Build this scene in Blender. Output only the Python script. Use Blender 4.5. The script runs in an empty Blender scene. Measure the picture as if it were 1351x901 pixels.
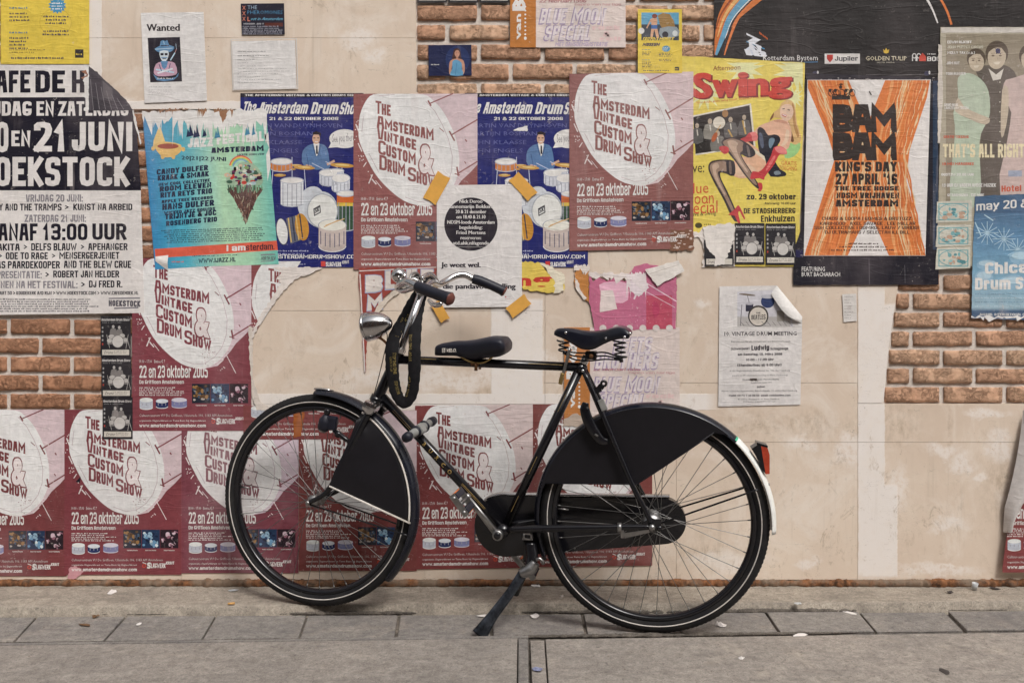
import bpy, bmesh, math, random
from mathutils import Vector, Matrix
from mathutils.geometry import tessellate_polygon
R_ = math.radians
sc = bpy.context.scene
COL = sc.collection

# ------------------------------------------------------------------ camera, sky, sun, exposure
S = 0.00275                      # metres per photograph pixel on the wall plane (y = 0)
DIST = 3.0                       # camera to wall
CAM_H = 0.9127                   # above the kerb stones (z = 0)
FOOT = 0.0284                    # top of the concrete strip the wall stands on
cd = bpy.data.cameras.new('camera'); cam = bpy.data.objects.new('camera', cd); COL.objects.link(cam)
cam.location = (0, -DIST, CAM_H); cam.rotation_euler = (R_(90), 0, 0)
cd.sensor_width = 36; cd.lens = 36 * DIST / (1351 * S); cd.clip_start = 0.05; cd.clip_end = 500
sc.camera = cam
SUN_EL, SUN_AZ = 50, 152         # degrees; azimuth clockwise from +Y
w = bpy.data.worlds.new('World'); sc.world = w; w.use_nodes = True
nt = w.node_tree; nt.nodes.clear()
sky = nt.nodes.new('ShaderNodeTexSky'); sky.sky_type = 'NISHITA'; sky.sun_disc = False
sky.sun_elevation = R_(SUN_EL); sky.sun_rotation = R_(SUN_AZ)
sky.air_density = 1.0; sky.dust_density = 6.0; sky.ozone_density = 1.0; sky.altitude = 0
hs = nt.nodes.new('ShaderNodeHueSaturation'); hs.inputs['Saturation'].default_value = 0.22   # overcast: almost colourless sky
bg = nt.nodes.new('ShaderNodeBackground'); bg.inputs[1].default_value = 0.125
wo = nt.nodes.new('ShaderNodeOutputWorld')
nt.links.new(sky.outputs[0], hs.inputs['Color']); nt.links.new(hs.outputs[0], bg.inputs[0]); nt.links.new(bg.outputs[0], wo.inputs[0])
sd = bpy.data.lights.new('sun', 'SUN'); sd.energy = 1.35; sd.angle = R_(15); sd.color = (1.0, 0.955, 0.905)
sun = bpy.data.objects.new('sun', sd); COL.objects.link(sun)
_d = Vector((math.sin(R_(SUN_AZ)) * math.cos(R_(SUN_EL)), math.cos(R_(SUN_AZ)) * math.cos(R_(SUN_EL)), math.sin(R_(SUN_EL))))
sun.rotation_euler = _d.to_track_quat('Z', 'Y').to_euler()
sc.view_settings.view_transform = 'Standard'; sc.view_settings.look = 'None'
sc.view_settings.exposure = 0.18; sc.view_settings.gamma = 1.0

# ------------------------------------------------------------------ helpers
rnd = random.Random(7)
GAIN = 0.80                      # how bright an albedo of 1 reads in the photograph
def lin(c):
    c = c / 255.0
    return c / 12.92 if c <= 0.04045 else ((c + 0.055) / 1.055) ** 2.4
def alb(rgb):
    return tuple(min(0.86, lin(v) / GAIN) for v in rgb) + (1.0,)

def obj(name, mesh, mat=None, parent=None, mats=None):
    o = bpy.data.objects.new(name, mesh); COL.objects.link(o)
    if mat is not None and not mesh.materials: mesh.materials.append(mat)
    if mats:
        for m in mats: mesh.materials.append(m)
    if parent is not None: o.parent = parent
    return o
def empty(name, loc=(0, 0, 0)):
    o = bpy.data.objects.new(name, None); COL.objects.link(o); o.location = loc; o.empty_display_size = 0.05
    return o
def tag(o, label=None, cat=None, group=None, kind=None):
    if label: o['label'] = label
    if cat: o['category'] = cat
    if group: o['group'] = group
    if kind: o['kind'] = kind
    return o
def mesh_of(verts, faces, name='mesh', smooth=False):
    m = bpy.data.meshes.new(name); m.from_pydata([tuple(v) for v in verts], [], faces); m.update()
    if smooth: m.polygons.foreach_set('use_smooth', [True] * len(m.polygons))
    return m
class MB:                        # collects shapes of ONE part
    def __init__(s): s.v = []; s.f = []; s.sm = []
    def add(s, V, F, smooth=False):
        n = len(s.v); s.v += [tuple(v) for v in V]; s.f += [tuple(i + n for i in f) for f in F]; s.sm += [smooth] * len(F)
        return s
    def box(s, c, d, rot=None, bev=0.0):
        bm = bmesh.new(); bmesh.ops.create_cube(bm, size=1.0)
        bmesh.ops.scale(bm, vec=d, verts=bm.verts)
        if bev: bmesh.ops.bevel(bm, geom=bm.edges[:], offset=bev, segments=2, affect='EDGES', profile=0.6)
        if rot is not None: bmesh.ops.rotate(bm, matrix=rot, verts=bm.verts)
        bmesh.ops.translate(bm, vec=c, verts=bm.verts)
        bm.verts.index_update()
        s.add([v.co.copy() for v in bm.verts], [[v.index for v in f.verts] for f in bm.faces], False); bm.free(); return s
    def tube(s, pts, rad, seg=12, cap=True, smooth=True, closed=False, flat=1.0, up=None):
        pts = [Vector(p) for p in pts]; n = len(pts)
        rads = rad if isinstance(rad, (list, tuple)) else [rad] * n
        V = []; F = []; prev = None
        for i, p in enumerate(pts):
            a = pts[(i - 1) % n] if (i > 0 or closed) else p
            b = pts[(i + 1) % n] if (i < n - 1 or closed) else p
            t = (b - a).normalized()
            if prev is None:
                u0 = Vector(up) if up is not None else (Vector((0, 1, 0)) if abs(t.y) < .9 else Vector((1, 0, 0)))
                x = (u0 - t * u0.dot(t)).normalized()
            else: x = (prev - t * prev.dot(t)).normalized()
            prev = x; y = t.cross(x)
            for k in range(seg):
                an = 2 * math.pi * k / seg
                V.append(p + x * (math.cos(an) * rads[i] * flat) + y * (math.sin(an) * rads[i]))
        m = n if closed else n - 1
        for i in range(m):
            for k in range(seg):
                a0 = i * seg + k; a1 = i * seg + (k + 1) % seg; b0 = ((i + 1) % n) * seg + k; b1 = ((i + 1) % n) * seg + (k + 1) % seg
                F.append((a0, a1, b1, b0))
        if cap and not closed:
            F.append(tuple(reversed(range(seg)))); F.append(tuple((n - 1) * seg + k for k in range(seg)))
        return s.add(V, F, smooth)
    def lathe(s, prof, origin=(0, 0, 0), axis=(0, 1, 0), seg=24, smooth=True, closed=False):
        ax = Vector(axis).normalized(); u = Vector((0, 0, 1)) if abs(ax.z) < .9 else Vector((1, 0, 0))
        x = (u - ax * u.dot(ax)).normalized(); y = ax.cross(x); o = Vector(origin)
        V = [o + ax * h + (x * math.cos(2 * math.pi * k / seg) + y * math.sin(2 * math.pi * k / seg)) * r for (r, h) in prof for k in range(seg)]
        n = len(prof); F = []
        for i in range(n if closed else n - 1):
            j = (i + 1) % n
            for k in range(seg):
                k2 = (k + 1) % seg; F.append((i * seg + k, i * seg + k2, j * seg + k2, j * seg + k))
        return s.add(V, F, smooth)
    def prism(s, pts, off, smooth=False):   # polygon of 3-D points extruded by the vector off
        pts = [Vector(p) for p in pts]; off = Vector(off); n = len(pts)
        tri = [tuple(t) for t in tessellate_polygon([pts])]
        V = pts + [p + off for p in pts]
        F = list(tri) + [tuple(i + n for i in reversed(t)) for t in tri] + [(i, (i + 1) % n, (i + 1) % n + n, i + n) for i in range(n)]
        return s.add(V, F, smooth)
    def mesh(s, name='mesh', fix=True):
        m = bpy.data.meshes.new(name); m.from_pydata(s.v, [], s.f); m.update()
        m.polygons.foreach_set('use_smooth', s.sm)
        if fix:
            bm = bmesh.new(); bm.from_mesh(m); bmesh.ops.recalc_face_normals(bm, faces=bm.faces); bm.to_mesh(m); bm.free()
        return m
    def build(s, name, mat, parent=None, fix=True): return obj(name, s.mesh(name, fix), mat, parent)
def smooth_path(pts, n=6, closed=False):
    P = [Vector(p) for p in pts]; out = []; m = len(P)
    for i in range(m if closed else m - 1):
        if closed: a, b, c, d = P[(i - 1) % m], P[i], P[(i + 1) % m], P[(i + 2) % m]
        else: a, b, c, d = P[max(i - 1, 0)], P[i], P[i + 1], P[min(i + 2, m - 1)]
        for k in range(n):
            t = k / n
            out.append(0.5 * ((2 * b) + (c - a) * t + (2 * a - 5 * b + 4 * c - d) * t * t + (3 * b - a - 3 * c + d) * t ** 3))
    if not closed: out.append(P[-1])
    return out
def lerps(vals, n):              # spread radii like smooth_path spreads points
    out = []
    for i in range(len(vals) - 1):
        for k in range(n): out.append(vals[i] + (vals[i + 1] - vals[i]) * k / n)
    return out + [vals[-1]]

def Wp(px, py, y=0.0): return Vector(((px - 675.5) * S, y, CAM_H + (450.5 - py) * S))        # photograph pixel on the wall
def Gp(px, py, z=0.0):                                                                     # photograph pixel on the level z
    d = (DIST / S) * (CAM_H - z) / (py - 450.5)
    return Vector(((px - 675.5) * S / DIST * d, d - DIST, z))

# ------------------------------------------------------------------ materials
MATS = {}
class NT:
    def __init__(s, name):
        s.m = bpy.data.materials.new(name); s.m.use_nodes = True; s.t = s.m.node_tree; s.b = s.t.nodes['Principled BSDF']; s._p = None
    def n(s, typ, **kw):
        nd = s.t.nodes.new('ShaderNode' + typ)
        for k, v in kw.items():
            if k.startswith('i_'):
                key = k[2:]; key = int(key) if key.isdigit() else key.replace('_', ' ')
                nd.inputs[key].default_value = v
            else: setattr(nd, k, v)
        return nd
    def l(s, a, b): s.t.links.new(a, b); return s
    def pos(s, scale=(1, 1, 1), local=False, rot=(0, 0, 0)):
        src = s.n('TexCoord').outputs['Object'] if local else s.n('NewGeometry').outputs['Position']
        mp = s.n('Mapping'); mp.inputs['Scale'].default_value = scale; mp.inputs['Rotation'].default_value = rot
        s.l(src, mp.inputs['Vector']); return mp.outputs[0]
    def noise(s, scale, detail=4, rough=.55, vec=None, dist=0.0):
        nd = s.n('TexNoise'); nd.inputs['Scale'].default_value = scale; nd.inputs['Detail'].default_value = detail
        nd.inputs['Roughness'].default_value = rough; nd.inputs['Distortion'].default_value = dist
        s.l(vec if vec is not None else s.pos(), nd.inputs['Vector']); return nd.outputs['Fac']
    def rng(s, x, a, b, c=0.0, d=1.0, smooth=False):
        nd = s.n('MapRange'); nd.clamp = True
        if smooth: nd.interpolation_type = 'SMOOTHSTEP'
        for i, v in enumerate((a, b, c, d)): nd.inputs[i + 1].default_value = v
        s.l(x, nd.inputs[0]); return nd.outputs[0]
    def math(s, op, a, b=None):
        nd = s.n('Math', operation=op)
        for i, v in enumerate((a, b)):
            if v is None: continue
            if isinstance(v, (int, float)): nd.inputs[i].default_value = v
            else: s.l(v, nd.inputs[i])
        return nd.outputs[0]
    def mix(s, f, a, b, blend='MIX'):
        nd = s.n('Mix', data_type='RGBA', blend_type=blend)
        for i, v in ((0, f), (6, a), (7, b)):
            if isinstance(v, (int, float)): nd.inputs[i].default_value = v
            elif isinstance(v, tuple): nd.inputs[i].default_value = v
            else: s.l(v, nd.inputs[i])
        return nd.outputs[2]
    def bump(s, h, strength=.3, dist=.002, prev=None):
        nd = s.n('Bump'); nd.inputs['Strength'].default_value = strength; nd.inputs['Distance'].default_value = dist
        s.l(h, nd.inputs['Height'])
        if prev is not None: s.l(prev, nd.inputs['Normal'])
        return nd.outputs[0]
    def fin(s, color=None, rough=None, normal=None, metal=None, spec=None, coat=None):
        for v, k in ((color, 'Base Color'), (rough, 'Roughness'), (normal, 'Normal'), (metal, 'Metallic'), (spec, 'Specular IOR Level'), (coat, 'Coat Weight')):
            if v is None: continue
            if isinstance(v, (int, float, tuple)): s.b.inputs[k].default_value = v
            else: s.l(v, s.b.inputs[k])
        return s.m

def paper_group():
    g = bpy.data.node_groups.new('paper', 'ShaderNodeTree')
    g.interface.new_socket('Color', in_out='INPUT', socket_type='NodeSocketColor')
    g.interface.new_socket('Wear', in_out='INPUT', socket_type='NodeSocketFloat')
    g.interface.new_socket('Color', in_out='OUTPUT', socket_type='NodeSocketColor')
    g.interface.new_socket('Normal', in_out='OUTPUT', socket_type='NodeSocketVector')
    h = NT.__new__(NT); h.t = g; h.m = None
    gi = g.nodes.new('NodeGroupInput'); go = g.nodes.new('NodeGroupOutput')
    p = h.pos()
    # pasted paper: long flat creases, soft blisters, fine tooth
    cre = h.noise(1.0, 5, .62, h.pos((7, 7, 46)), .6)
    cre2 = h.noise(1.0, 3, .5, h.pos((30, 30, 9), rot=(0, .5, 0)), 1.2)
    ridg = h.math('ABSOLUTE', h.math('SUBTRACT', h.noise(1.0, 2, .5, h.pos((3.2, 3.2, 13), rot=(0, .12, 0)), 1.0), 0.5))
    ridg = h.rng(ridg, 0.0, 0.03, 1.0, 0.0)
    blis = h.noise(16, 3, .5, p)
    hh = h.math('ADD', h.math('ADD', h.math('MULTIPLY', cre, 0.55), h.math('MULTIPLY', cre2, 0.35)), h.math('ADD', h.math('MULTIPLY', blis, 0.9), h.math('MULTIPLY', ridg, 0.16)))
    nrm = h.bump(hh, .62, .0054)
    nrm = h.bump(h.noise(420, 3, .6, p), .12, .0006, nrm)
    # rubbed ink and grime
    rub = h.math('MULTIPLY', h.rng(h.noise(60, 6, .75, p, .4), .60, .70), h.rng(h.noise(5, 3, .5, p), .42, .62))
    spk = h.rng(h.noise(230, 3, .7, p), .70, .76)
    wr = h.math('MULTIPLY', h.math('MAXIMUM', h.math('MULTIPLY', rub, .75), h.math('MULTIPLY', spk, .7)), gi.outputs['Wear'])
    c = h.mix(wr, gi.outputs['Color'], alb((205, 196, 190)))
    grime = h.rng(h.noise(3.1, 6, .65, h.pos((1, 1, .7))), .3, .72, .84, 1.04)
    comb = h.n('CombineColor'); [h.l(grime, comb.inputs[i]) for i in range(3)]
    c = h.mix(1.0, c, comb.outputs[0], 'MULTIPLY')
    mot = h.rng(h.noise(48, 6, .7, p), .3, .7, .88, 1.10); cm = h.n('CombineColor'); [h.l(mot, cm.inputs[i]) for i in range(3)]
    c = h.mix(1.0, c, cm.outputs[0], 'MULTIPLY')
    haze = h.math('MULTIPLY', h.rng(h.noise(2.6, 5, .6, h.pos((1, 1, .55))), .50, .72), .16)
    c = h.mix(h.math('MULTIPLY', haze, gi.outputs['Wear']), c, alb((202, 186, 188)))
    run = h.math('MULTIPLY', h.rng(h.noise(1.0, 5, .6, h.pos((22, 22, 2.2)), .4), .58, .74), h.rng(h.noise(3.7, 3, .5, p), .48, .62))
    c = h.mix(h.math('MULTIPLY', h.math('MULTIPLY', run, .30), gi.outputs['Wear']), c, alb((196, 184, 182)))
    spots = h.rng(h.noise(95, 4, .8, p, .5), .735, .78)
    c = h.mix(h.math('MULTIPLY', spots, .45), c, alb((105, 85, 66)))
    h.l(c, go.inputs['Color']); h.l(nrm, go.inputs['Normal'])
    return g
PG = paper_group()
def ink(rgb, wear=1.0, rough=.62):
    key = ('ink', tuple(rgb), wear)
    if key not in MATS:
        t = NT('printed_paper'); g = t.n('Group'); g.node_tree = PG
        g.inputs['Color'].default_value = alb(rgb); g.inputs['Wear'].default_value = wear
        t.l(g.outputs['Color'], t.b.inputs['Base Color']); t.l(g.outputs['Normal'], t.b.inputs['Normal'])
        t.fin(rough=rough, spec=.25); MATS[key] = t.m
    return MATS[key]
def ramp_ink(stops, p0, p1, wear=1.0):      # a printed colour gradient from wall pixel p0 to p1
    key = ('ramp', tuple(stops), p0, p1)
    if key in MATS: return MATS[key]
    t = NT('gradient_print'); a, b = Wp(*p0), Wp(*p1); d = b - a; k = d.length_squared
    vm = t.n('VectorMath', operation='SUBTRACT'); t.l(t.n('NewGeometry').outputs['Position'], vm.inputs[0]); vm.inputs[1].default_value = (a.x, 0, a.z)
    dp = t.n('VectorMath', operation='DOT_PRODUCT'); t.l(vm.outputs[0], dp.inputs[0]); dp.inputs[1].default_value = (d.x / k, 0, d.z / k)
    cr = t.n('ValToRGB'); cr.color_ramp.elements[0].position = stops[0][0]; cr.color_ramp.elements[0].color = alb(stops[0][1])
    cr.color_ramp.elements[1].position = stops[-1][0]; cr.color_ramp.elements[1].color = alb(stops[-1][1])
    for q, c in stops[1:-1]: cr.color_ramp.elements.new(q).color = alb(c)
    t.l(dp.outputs['Value'], cr.inputs[0])
    g = t.n('Group'); g.node_tree = PG; t.l(cr.outputs[0], g.inputs['Color']); g.inputs['Wear'].default_value = wear
    t.l(g.outputs['Color'], t.b.inputs['Base Color']); t.l(g.outputs['Normal'], t.b.inputs['Normal']); t.fin(rough=.6, spec=.25)
    MATS[key] = t.m; return t.m
def plain(name, rgb, rough=.5, metal=0.0, spec=.5, coat=0.0, bump=0.0, bscale=200, var=0.0, direct=None):
    t = NT(name); base = direct if direct else alb(rgb)
    p = t.pos(local=True)
    if var: 
        f = t.rng(t.noise(35, 5, .6, p), .3, .7)
        t.l(t.mix(f, tuple(v * (1 - var) for v in base[:3]) + (1,), tuple(min(1, v * (1 + var)) for v in base[:3]) + (1,)), t.b.inputs['Base Color'])
    else: t.fin(color=base)
    if bump: t.l(t.bump(t.noise(bscale, 4, .6, p), bump, .001), t.b.inputs['Normal'])
    return t.fin(rough=rough, metal=metal, spec=spec, coat=coat)
# ------------------------------------------------------------------ wall, pavement, road
def wall_paint():
    t = NT('painted_board'); p = t.pos()
    big = t.noise(1.7, 5, .6, p); mid = t.noise(9, 6, .65, p); fin_ = t.noise(140, 4, .7, p)
    c = t.mix(t.rng(big, .3, .7), alb((192, 174, 157)), alb((208, 193, 177)))
    c = t.mix(t.math('MULTIPLY', t.rng(mid, .5, .75), .5), c, alb((210, 198, 183)))
    # brown weathering towards the foot and in scattered patches
    sx = t.n('SeparateXYZ'); t.l(t.n('NewGeometry').outputs['Position'], sx.inputs[0]); X, Z = sx.outputs[0], sx.outputs[2]
    st = t.rng(t.noise(14, 8, .78, t.pos((1, 1, .6)), .6), .56, .74)
    reg = t.rng(t.noise(2.1, 3, .5, t.pos((1, 1, 1.3))), .44, .62)
    c = t.mix(t.math('MULTIPLY', t.math('MULTIPLY', st, reg), .55), c, alb((142, 120, 96)))
    def D(amp, sc_): # distorted coordinates
        n_ = t.n('TexNoise'); n_.inputs['Scale'].default_value = sc_; n_.inputs['Detail'].default_value = 5; n_.inputs['Roughness'].default_value = .65
        t.l(p, n_.inputs['Vector']); vm = t.n('VectorMath', operation='SUBTRACT'); t.l(n_.outputs['Color'], vm.inputs[0]); vm.inputs[1].default_value = (.5, .5, .5)
        v2 = t.n('VectorMath', operation='SCALE'); t.l(vm.outputs[0], v2.inputs[0]); v2.inputs['Scale'].default_value = amp
        s2 = t.n('SeparateXYZ'); t.l(v2.outputs[0], s2.inputs[0])
        return t.math('ADD', X, s2.outputs[0]), t.math('ADD', Z, s2.outputs[2])
    soft = D(.16, 7); crisp = D(.012, 30)
    def ell(cx, cy, rx, ry, s, DD, rect=False):
        a = Wp(cx, cy); dx = t.math('DIVIDE', t.math('SUBTRACT', DD[0], a.x), rx * S); dz = t.math('DIVIDE', t.math('SUBTRACT', DD[1], a.z), ry * S)
        if rect: d = t.math('MAXIMUM', t.math('ABSOLUTE', dx), t.math('ABSOLUTE', dz))
        else: d = t.math('SQRT', t.math('ADD', t.math('MULTIPLY', dx, dx), t.math('MULTIPLY', dz, dz)))
        return t.rng(d, 1 - s, 1.0, 1.0, 0.0)
    def union(L):
        r = L[0]
        for q in L[1:]: r = t.math('MAXIMUM', r, q)
        return r
    # rubbed dirt below the drum-meeting sheet, over the old paste line, beside the post line
    dirt = union([ell(x, y, rx, ry, .9, soft) for x, y, rx, ry in ((985, 562, 75, 26), (640, 520, 60, 12), (1130, 570, 22, 40), (1060, 560, 90, 20), (1185, 560, 40, 40), (1330, 640, 60, 60), (940, 730, 90, 30))])
    c = t.mix(t.math('MULTIPLY', t.math('MULTIPLY', dirt, t.rng(t.noise(40, 7, .8, t.pos((1, 1, .5))), .42, .66)), .55), c, alb((134, 112, 84)))
    # white filler and paint smears
    wsoft = union([ell(x, y, rx, ry, .55, soft) for x, y, rx, ry in ((474, 52, 34, 22), (500, 76, 20, 14), (560, 500, 160, 17), (700, 480, 60, 20), (1240, 594, 34, 12), (1268, 610, 26, 14), (1318, 590, 22, 22), (1120, 590, 20, 34), (1056, 584, 26, 12), (1182, 645, 16, 40), (1290, 630, 14, 9), (1300, 548, 40, 9), (1060, 745, 22, 9), (960, 738, 70, 16), (1240, 752, 70, 10), (925, 400, 14, 12), (400, 530, 80, 9), (155, 135, 40, 14), (1250, 690, 30, 12))])
    brk = t.rng(t.noise(55, 6, .7, p), .34, .52)
    c = t.mix(t.math('MULTIPLY', t.math('MULTIPLY', wsoft, brk), .8), c, alb((216, 208, 201)))
    wstr = union([ell(x, y, rx, ry, .06, crisp, True) for x, y, rx, ry in ((682, 465, 35, 72), (1149, 570, 18, 196), (1160, 700, 24, 62), (125, 60, 10, 110), (200, 146, 130, 12), (1166, 460, 16, 60), (620, 530, 330, 11))])
    c = t.mix(t.math('MULTIPLY', t.math('MULTIPLY', wstr, t.rng(t.noise(25, 6, .7, p), .25, .5, .75, 1)), .9), c, alb((216, 210, 205)))
    # scratches and pen marks, chips
    def scr(rot, s, th):
        q = t.noise(1.0, 3, .55, t.pos(s, rot=(0, rot, 0)), 1.5)
        return t.rng(t.math('ABSOLUTE', t.math('SUBTRACT', q, .5)), 0, th, 1, 0)
    gate = t.rng(t.noise(6, 4, .6, p), .56, .63)
    sc1 = t.math('MAXIMUM', t.math('MULTIPLY', scr(.6, (9, 9, 46), .003), gate), t.math('MULTIPLY', scr(-.5, (14, 14, 60), .003), t.rng(t.noise(4.3, 3, .6, p), .57, .63)))
    c = t.mix(t.math('MULTIPLY', sc1, .75), c, alb((104, 90, 76)))
    sc2 = t.math('MULTIPLY', scr(.85, (5, 5, 30), .0035), t.rng(t.noise(9, 4, .6, p), .54, .60))
    c = t.mix(t.math('MULTIPLY', sc2, .7), c, alb((98, 84, 72)))
    drip = t.math('MULTIPLY', t.rng(t.noise(1.0, 6, .65, t.pos((30, 30, 1.6)), .3), .55, .72), t.rng(t.noise(1.9, 4, .6, p), .42, .6))
    c = t.mix(t.math('MULTIPLY', drip, .35), c, alb((150, 134, 116)))
    pal = t.math('MULTIPLY', t.rng(t.noise(4.2, 8, .74, p, .8), .50, .66), .55)
    resid = t.math('MULTIPLY', t.rng(t.noise(17, 9, .8, t.pos((1, 1, .55)), 1.0), .57, .62), t.rng(t.noise(1.6, 3, .5, p), .46, .58))
    c = t.mix(t.math('MULTIPLY', resid, .6), c, alb((160, 142, 122)))
    c = t.mix(pal, c, alb((216, 207, 197)))
    chips = t.math('MULTIPLY', t.rng(t.noise(85, 4, .75, t.pos((1, 1, 1.5)), .3), .665, .71), t.rng(t.noise(3.3, 3, .5, p), .4, .6))
    c = t.mix(t.math('MULTIPLY', chips, .8), c, alb((98, 76, 58)))
    h_ = t.math('ADD', t.math('MULTIPLY', t.noise(22, 5, .6, p), .5), t.math('ADD', t.math('MULTIPLY', wstr, .35), t.math('ADD', t.math('MULTIPLY', wsoft, .2), t.math('MULTIPLY', chips, -.6))))
    nrm = t.bump(h_, .5, .003); nrm = t.bump(fin_, .22, .0008, nrm)
    return t.fin(color=c, rough=.72, normal=nrm, spec=.3)
def brick_mat(A_=(204, 160, 132), B_=(222, 184, 156), dk=(176, 134, 108)):
    t = NT('hand_moulded_brick'); p = t.pos(local=True); pw = t.pos()
    oi = t.n('ObjectInfo').outputs['Random']
    c = t.mix(oi, alb(A_), alb(B_))
    c = t.mix(t.math('MULTIPLY', t.rng(t.noise(38, 7, .75, pw), .42, .68), .6), c, alb(dk))
    c = t.mix(t.math('MULTIPLY', t.rng(t.noise(210, 4, .8, pw), .62, .72), .6), c, alb((84, 52, 38)))
    c = t.mix(t.math('MULTIPLY', t.rng(t.noise(120, 4, .8, pw, .5), .66, .74), .5), c, alb((205, 170, 145)))
    vw = t.math('ABSOLUTE', t.math('SUBTRACT', t.noise(1.0, 5, .65, t.pos((34, 34, 52)), 2.6), .5))
    crk = t.math('MAXIMUM', t.rng(vw, 0, .040, 0, 1), t.rng(t.noise(14, 3, .5, pw), .50, .60))
    c = t.mix(t.rng(crk, 0, 1, .5, 0), c, alb((122, 86, 66)))
    pit = t.rng(t.noise(70, 6, .8, pw, .6), .60, .66)
    c = t.mix(t.math('MULTIPLY', pit, .45), c, alb((122, 88, 68)))
    c = t.mix(1.0, c, t.mix(t.rng(t.noise(11, 5, .7, pw), .3, .7), (.86, .84, .83, 1), (1.14, 1.12, 1.10, 1)), 'MULTIPLY')
    c = t.mix(t.math('MULTIPLY', t.rng(t.noise(90, 5, .8, t.pos((1, 1, 1.6)), 1.2), .52, .66), .45), c, alb((206, 166, 138)))
    nrm = t.bump(t.math('ADD', t.noise(60, 7, .75, pw), t.math('ADD', t.math('MULTIPLY', crk, .6), t.math('MULTIPLY', pit, -.5))), 1.0, .008)
    return t.fin(color=c, rough=.9, normal=nrm, spec=.15)
def mortar_mat():
    t = NT('mortar'); p = t.pos()
    c = t.mix(t.rng(t.noise(90, 6, .75, p), .35, .7), alb((190, 181, 172)), alb((216, 208, 200)))
    c = t.mix(t.math('MULTIPLY', t.rng(t.noise(260, 3, .8, p), .64, .7), .5), c, alb((120, 106, 96)))
    return t.fin(color=c, rough=.95, normal=t.bump(t.noise(240, 5, .8, p), .8, .003), spec=.1)
def concrete(name, a, b, dark, scale=1.0, bump=.5, spots=.6, purple=0.0):
    t = NT(name); p = t.pos()
    oi = t.n('ObjectInfo').outputs['Random']
    c = t.mix(t.rng(t.noise(2.6 * scale, 6, .65, p), .3, .7), alb(a), alb(b))
    c = t.mix(t.math('MULTIPLY', oi, .22), c, alb(dark))
    c = t.mix(t.math('MULTIPLY', t.rng(t.noise(170, 6, .85, p), .46, .66), .62), c, alb(tuple(v * .86 for v in dark)))
    c = t.mix(t.math('MULTIPLY', t.rng(t.noise(420, 3, .8, p), .58, .68), .6), c, alb((200, 190, 178)))
    c = t.mix(t.math('MULTIPLY', t.rng(t.noise(19, 7, .75, p, .8), .60, .75), spots), c, alb(dark))
    c = t.mix(t.math('MULTIPLY', t.rng(t.noise(60, 4, .7, p, .3), .70, .76), .7), c, alb((80, 74, 68)))
    c = t.mix(t.math('MULTIPLY', t.rng(t.noise(6.5, 4, .6, p, 1.0), .56, .72), .25), c, alb((176, 164, 150)))
    bl = t.noise(34, 9, .82, p, .4); c = t.mix(1.0, c, t.mix(t.rng(bl, .32, .68), (.60, .59, .58, 1), (1.28, 1.27, 1.25, 1)), 'MULTIPLY')
    c = t.mix(t.math('MULTIPLY', t.rng(t.noise(75, 5, .8, p), .60, .66), .75), c, alb(tuple(v * .72 for v in dark)))
    c = t.mix(t.math('MULTIPLY', t.rng(t.noise(7, 6, .7, t.pos((1, 2.5, 1)), .8), .5, .66), .4), c, alb(dark))
    vein = t.rng(t.math('ABSOLUTE', t.math('SUBTRACT', t.noise(1.5, 4, .6, p, 2.0), .5)), 0, .0045, 1, 0)
    c = t.mix(t.math('MULTIPLY', t.math('MULTIPLY', vein, t.rng(t.noise(2, 2, .5, p), .52, .6)), .5), c, alb(dark))
    nrm = t.bump(t.noise(36, 7, .7, p), bump, .006); nrm = t.bump(t.noise(380, 3, .8, p), .5, .0012, nrm)
    return t.fin(color=c, rough=.85, normal=nrm, spec=.25)
def foam_mat():
    t = NT('aged_sealing_foam'); p = t.pos()
    c = t.mix(t.rng(t.noise(40, 6, .7, p), .38, .64), alb((70, 52, 40)), alb((136, 92, 62)))
    c = t.mix(t.rng(t.noise(9, 4, .6, p), .44, .60, 0, .85), c, alb((118, 104, 90)))
    c = t.mix(t.rng(t.noise(150, 3, .8, p), .62, .7, 0, .8), c, alb((52, 34, 24)))
    return t.fin(color=c, rough=.9, normal=t.bump(t.noise(110, 5, .7, p), .7, .004), spec=.2)
M_board = wall_paint(); M_brick = brick_mat(); M_mortar = mortar_mat(); M_foam = foam_mat()
M_strip = concrete('rough_concrete', (146, 138, 127), (172, 162, 149), (96, 90, 84), 1.6, 1.0, .75)
M_kerb = concrete('grey_paving_tile', (122, 118, 115), (142, 137, 131), (88, 85, 86), 1.8, .7, .6)
M_slab = concrete('worn_road_concrete', (136, 130, 124), (160, 152, 144), (98, 94, 92), 1.0, .7, .7)
M_dirt = concrete('joint_dirt', (90, 84, 78), (108, 101, 94), (64, 60, 56), 3, .8, .6)

wall = obj('wall', MB().box((0, .105, 1.53), (7.0, .2, 3.06)).mesh(), M_mortar)   # front face at y = +0.005
wall.parent = None
tag(wall, 'brick wall faced with weathered beige boards and covered in pasted posters', 'wall')
BOARD_Y = -.004
def board(x0, y0, x1, y1, poly=None):
    g = .22
    pts = poly or ((x0 + g, y0 + g), (x1 - g, y0 + g), (x1 - g, y1 - g), (x0 + g, y1 - g))
    m = MB().prism([Wp(px, py, BOARD_Y) for px, py in pts], (0, .0175, 0))
    return m.build('board', M_board, wall)
for b in ((118, -200, 549, 51), (118, 51, 549, 145), (320, 145, 549, 410), (320, 410, 549, 533), (549, 123, 719, 410), (549, 410, 719, 533),
          (719, 123, 892, 505), (719, 505, 892, 533), (892, 123, 1131, 505), (892, 505, 1131, 583), (-620, 541, 240, 764), (240, 533, 560, 764), (560, 533, 892, 764),
          (892, 583, 1131, 764), (1131, 583, 1960, 764), (1131, 532, 1960, 583)):
    board(*b)
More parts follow.
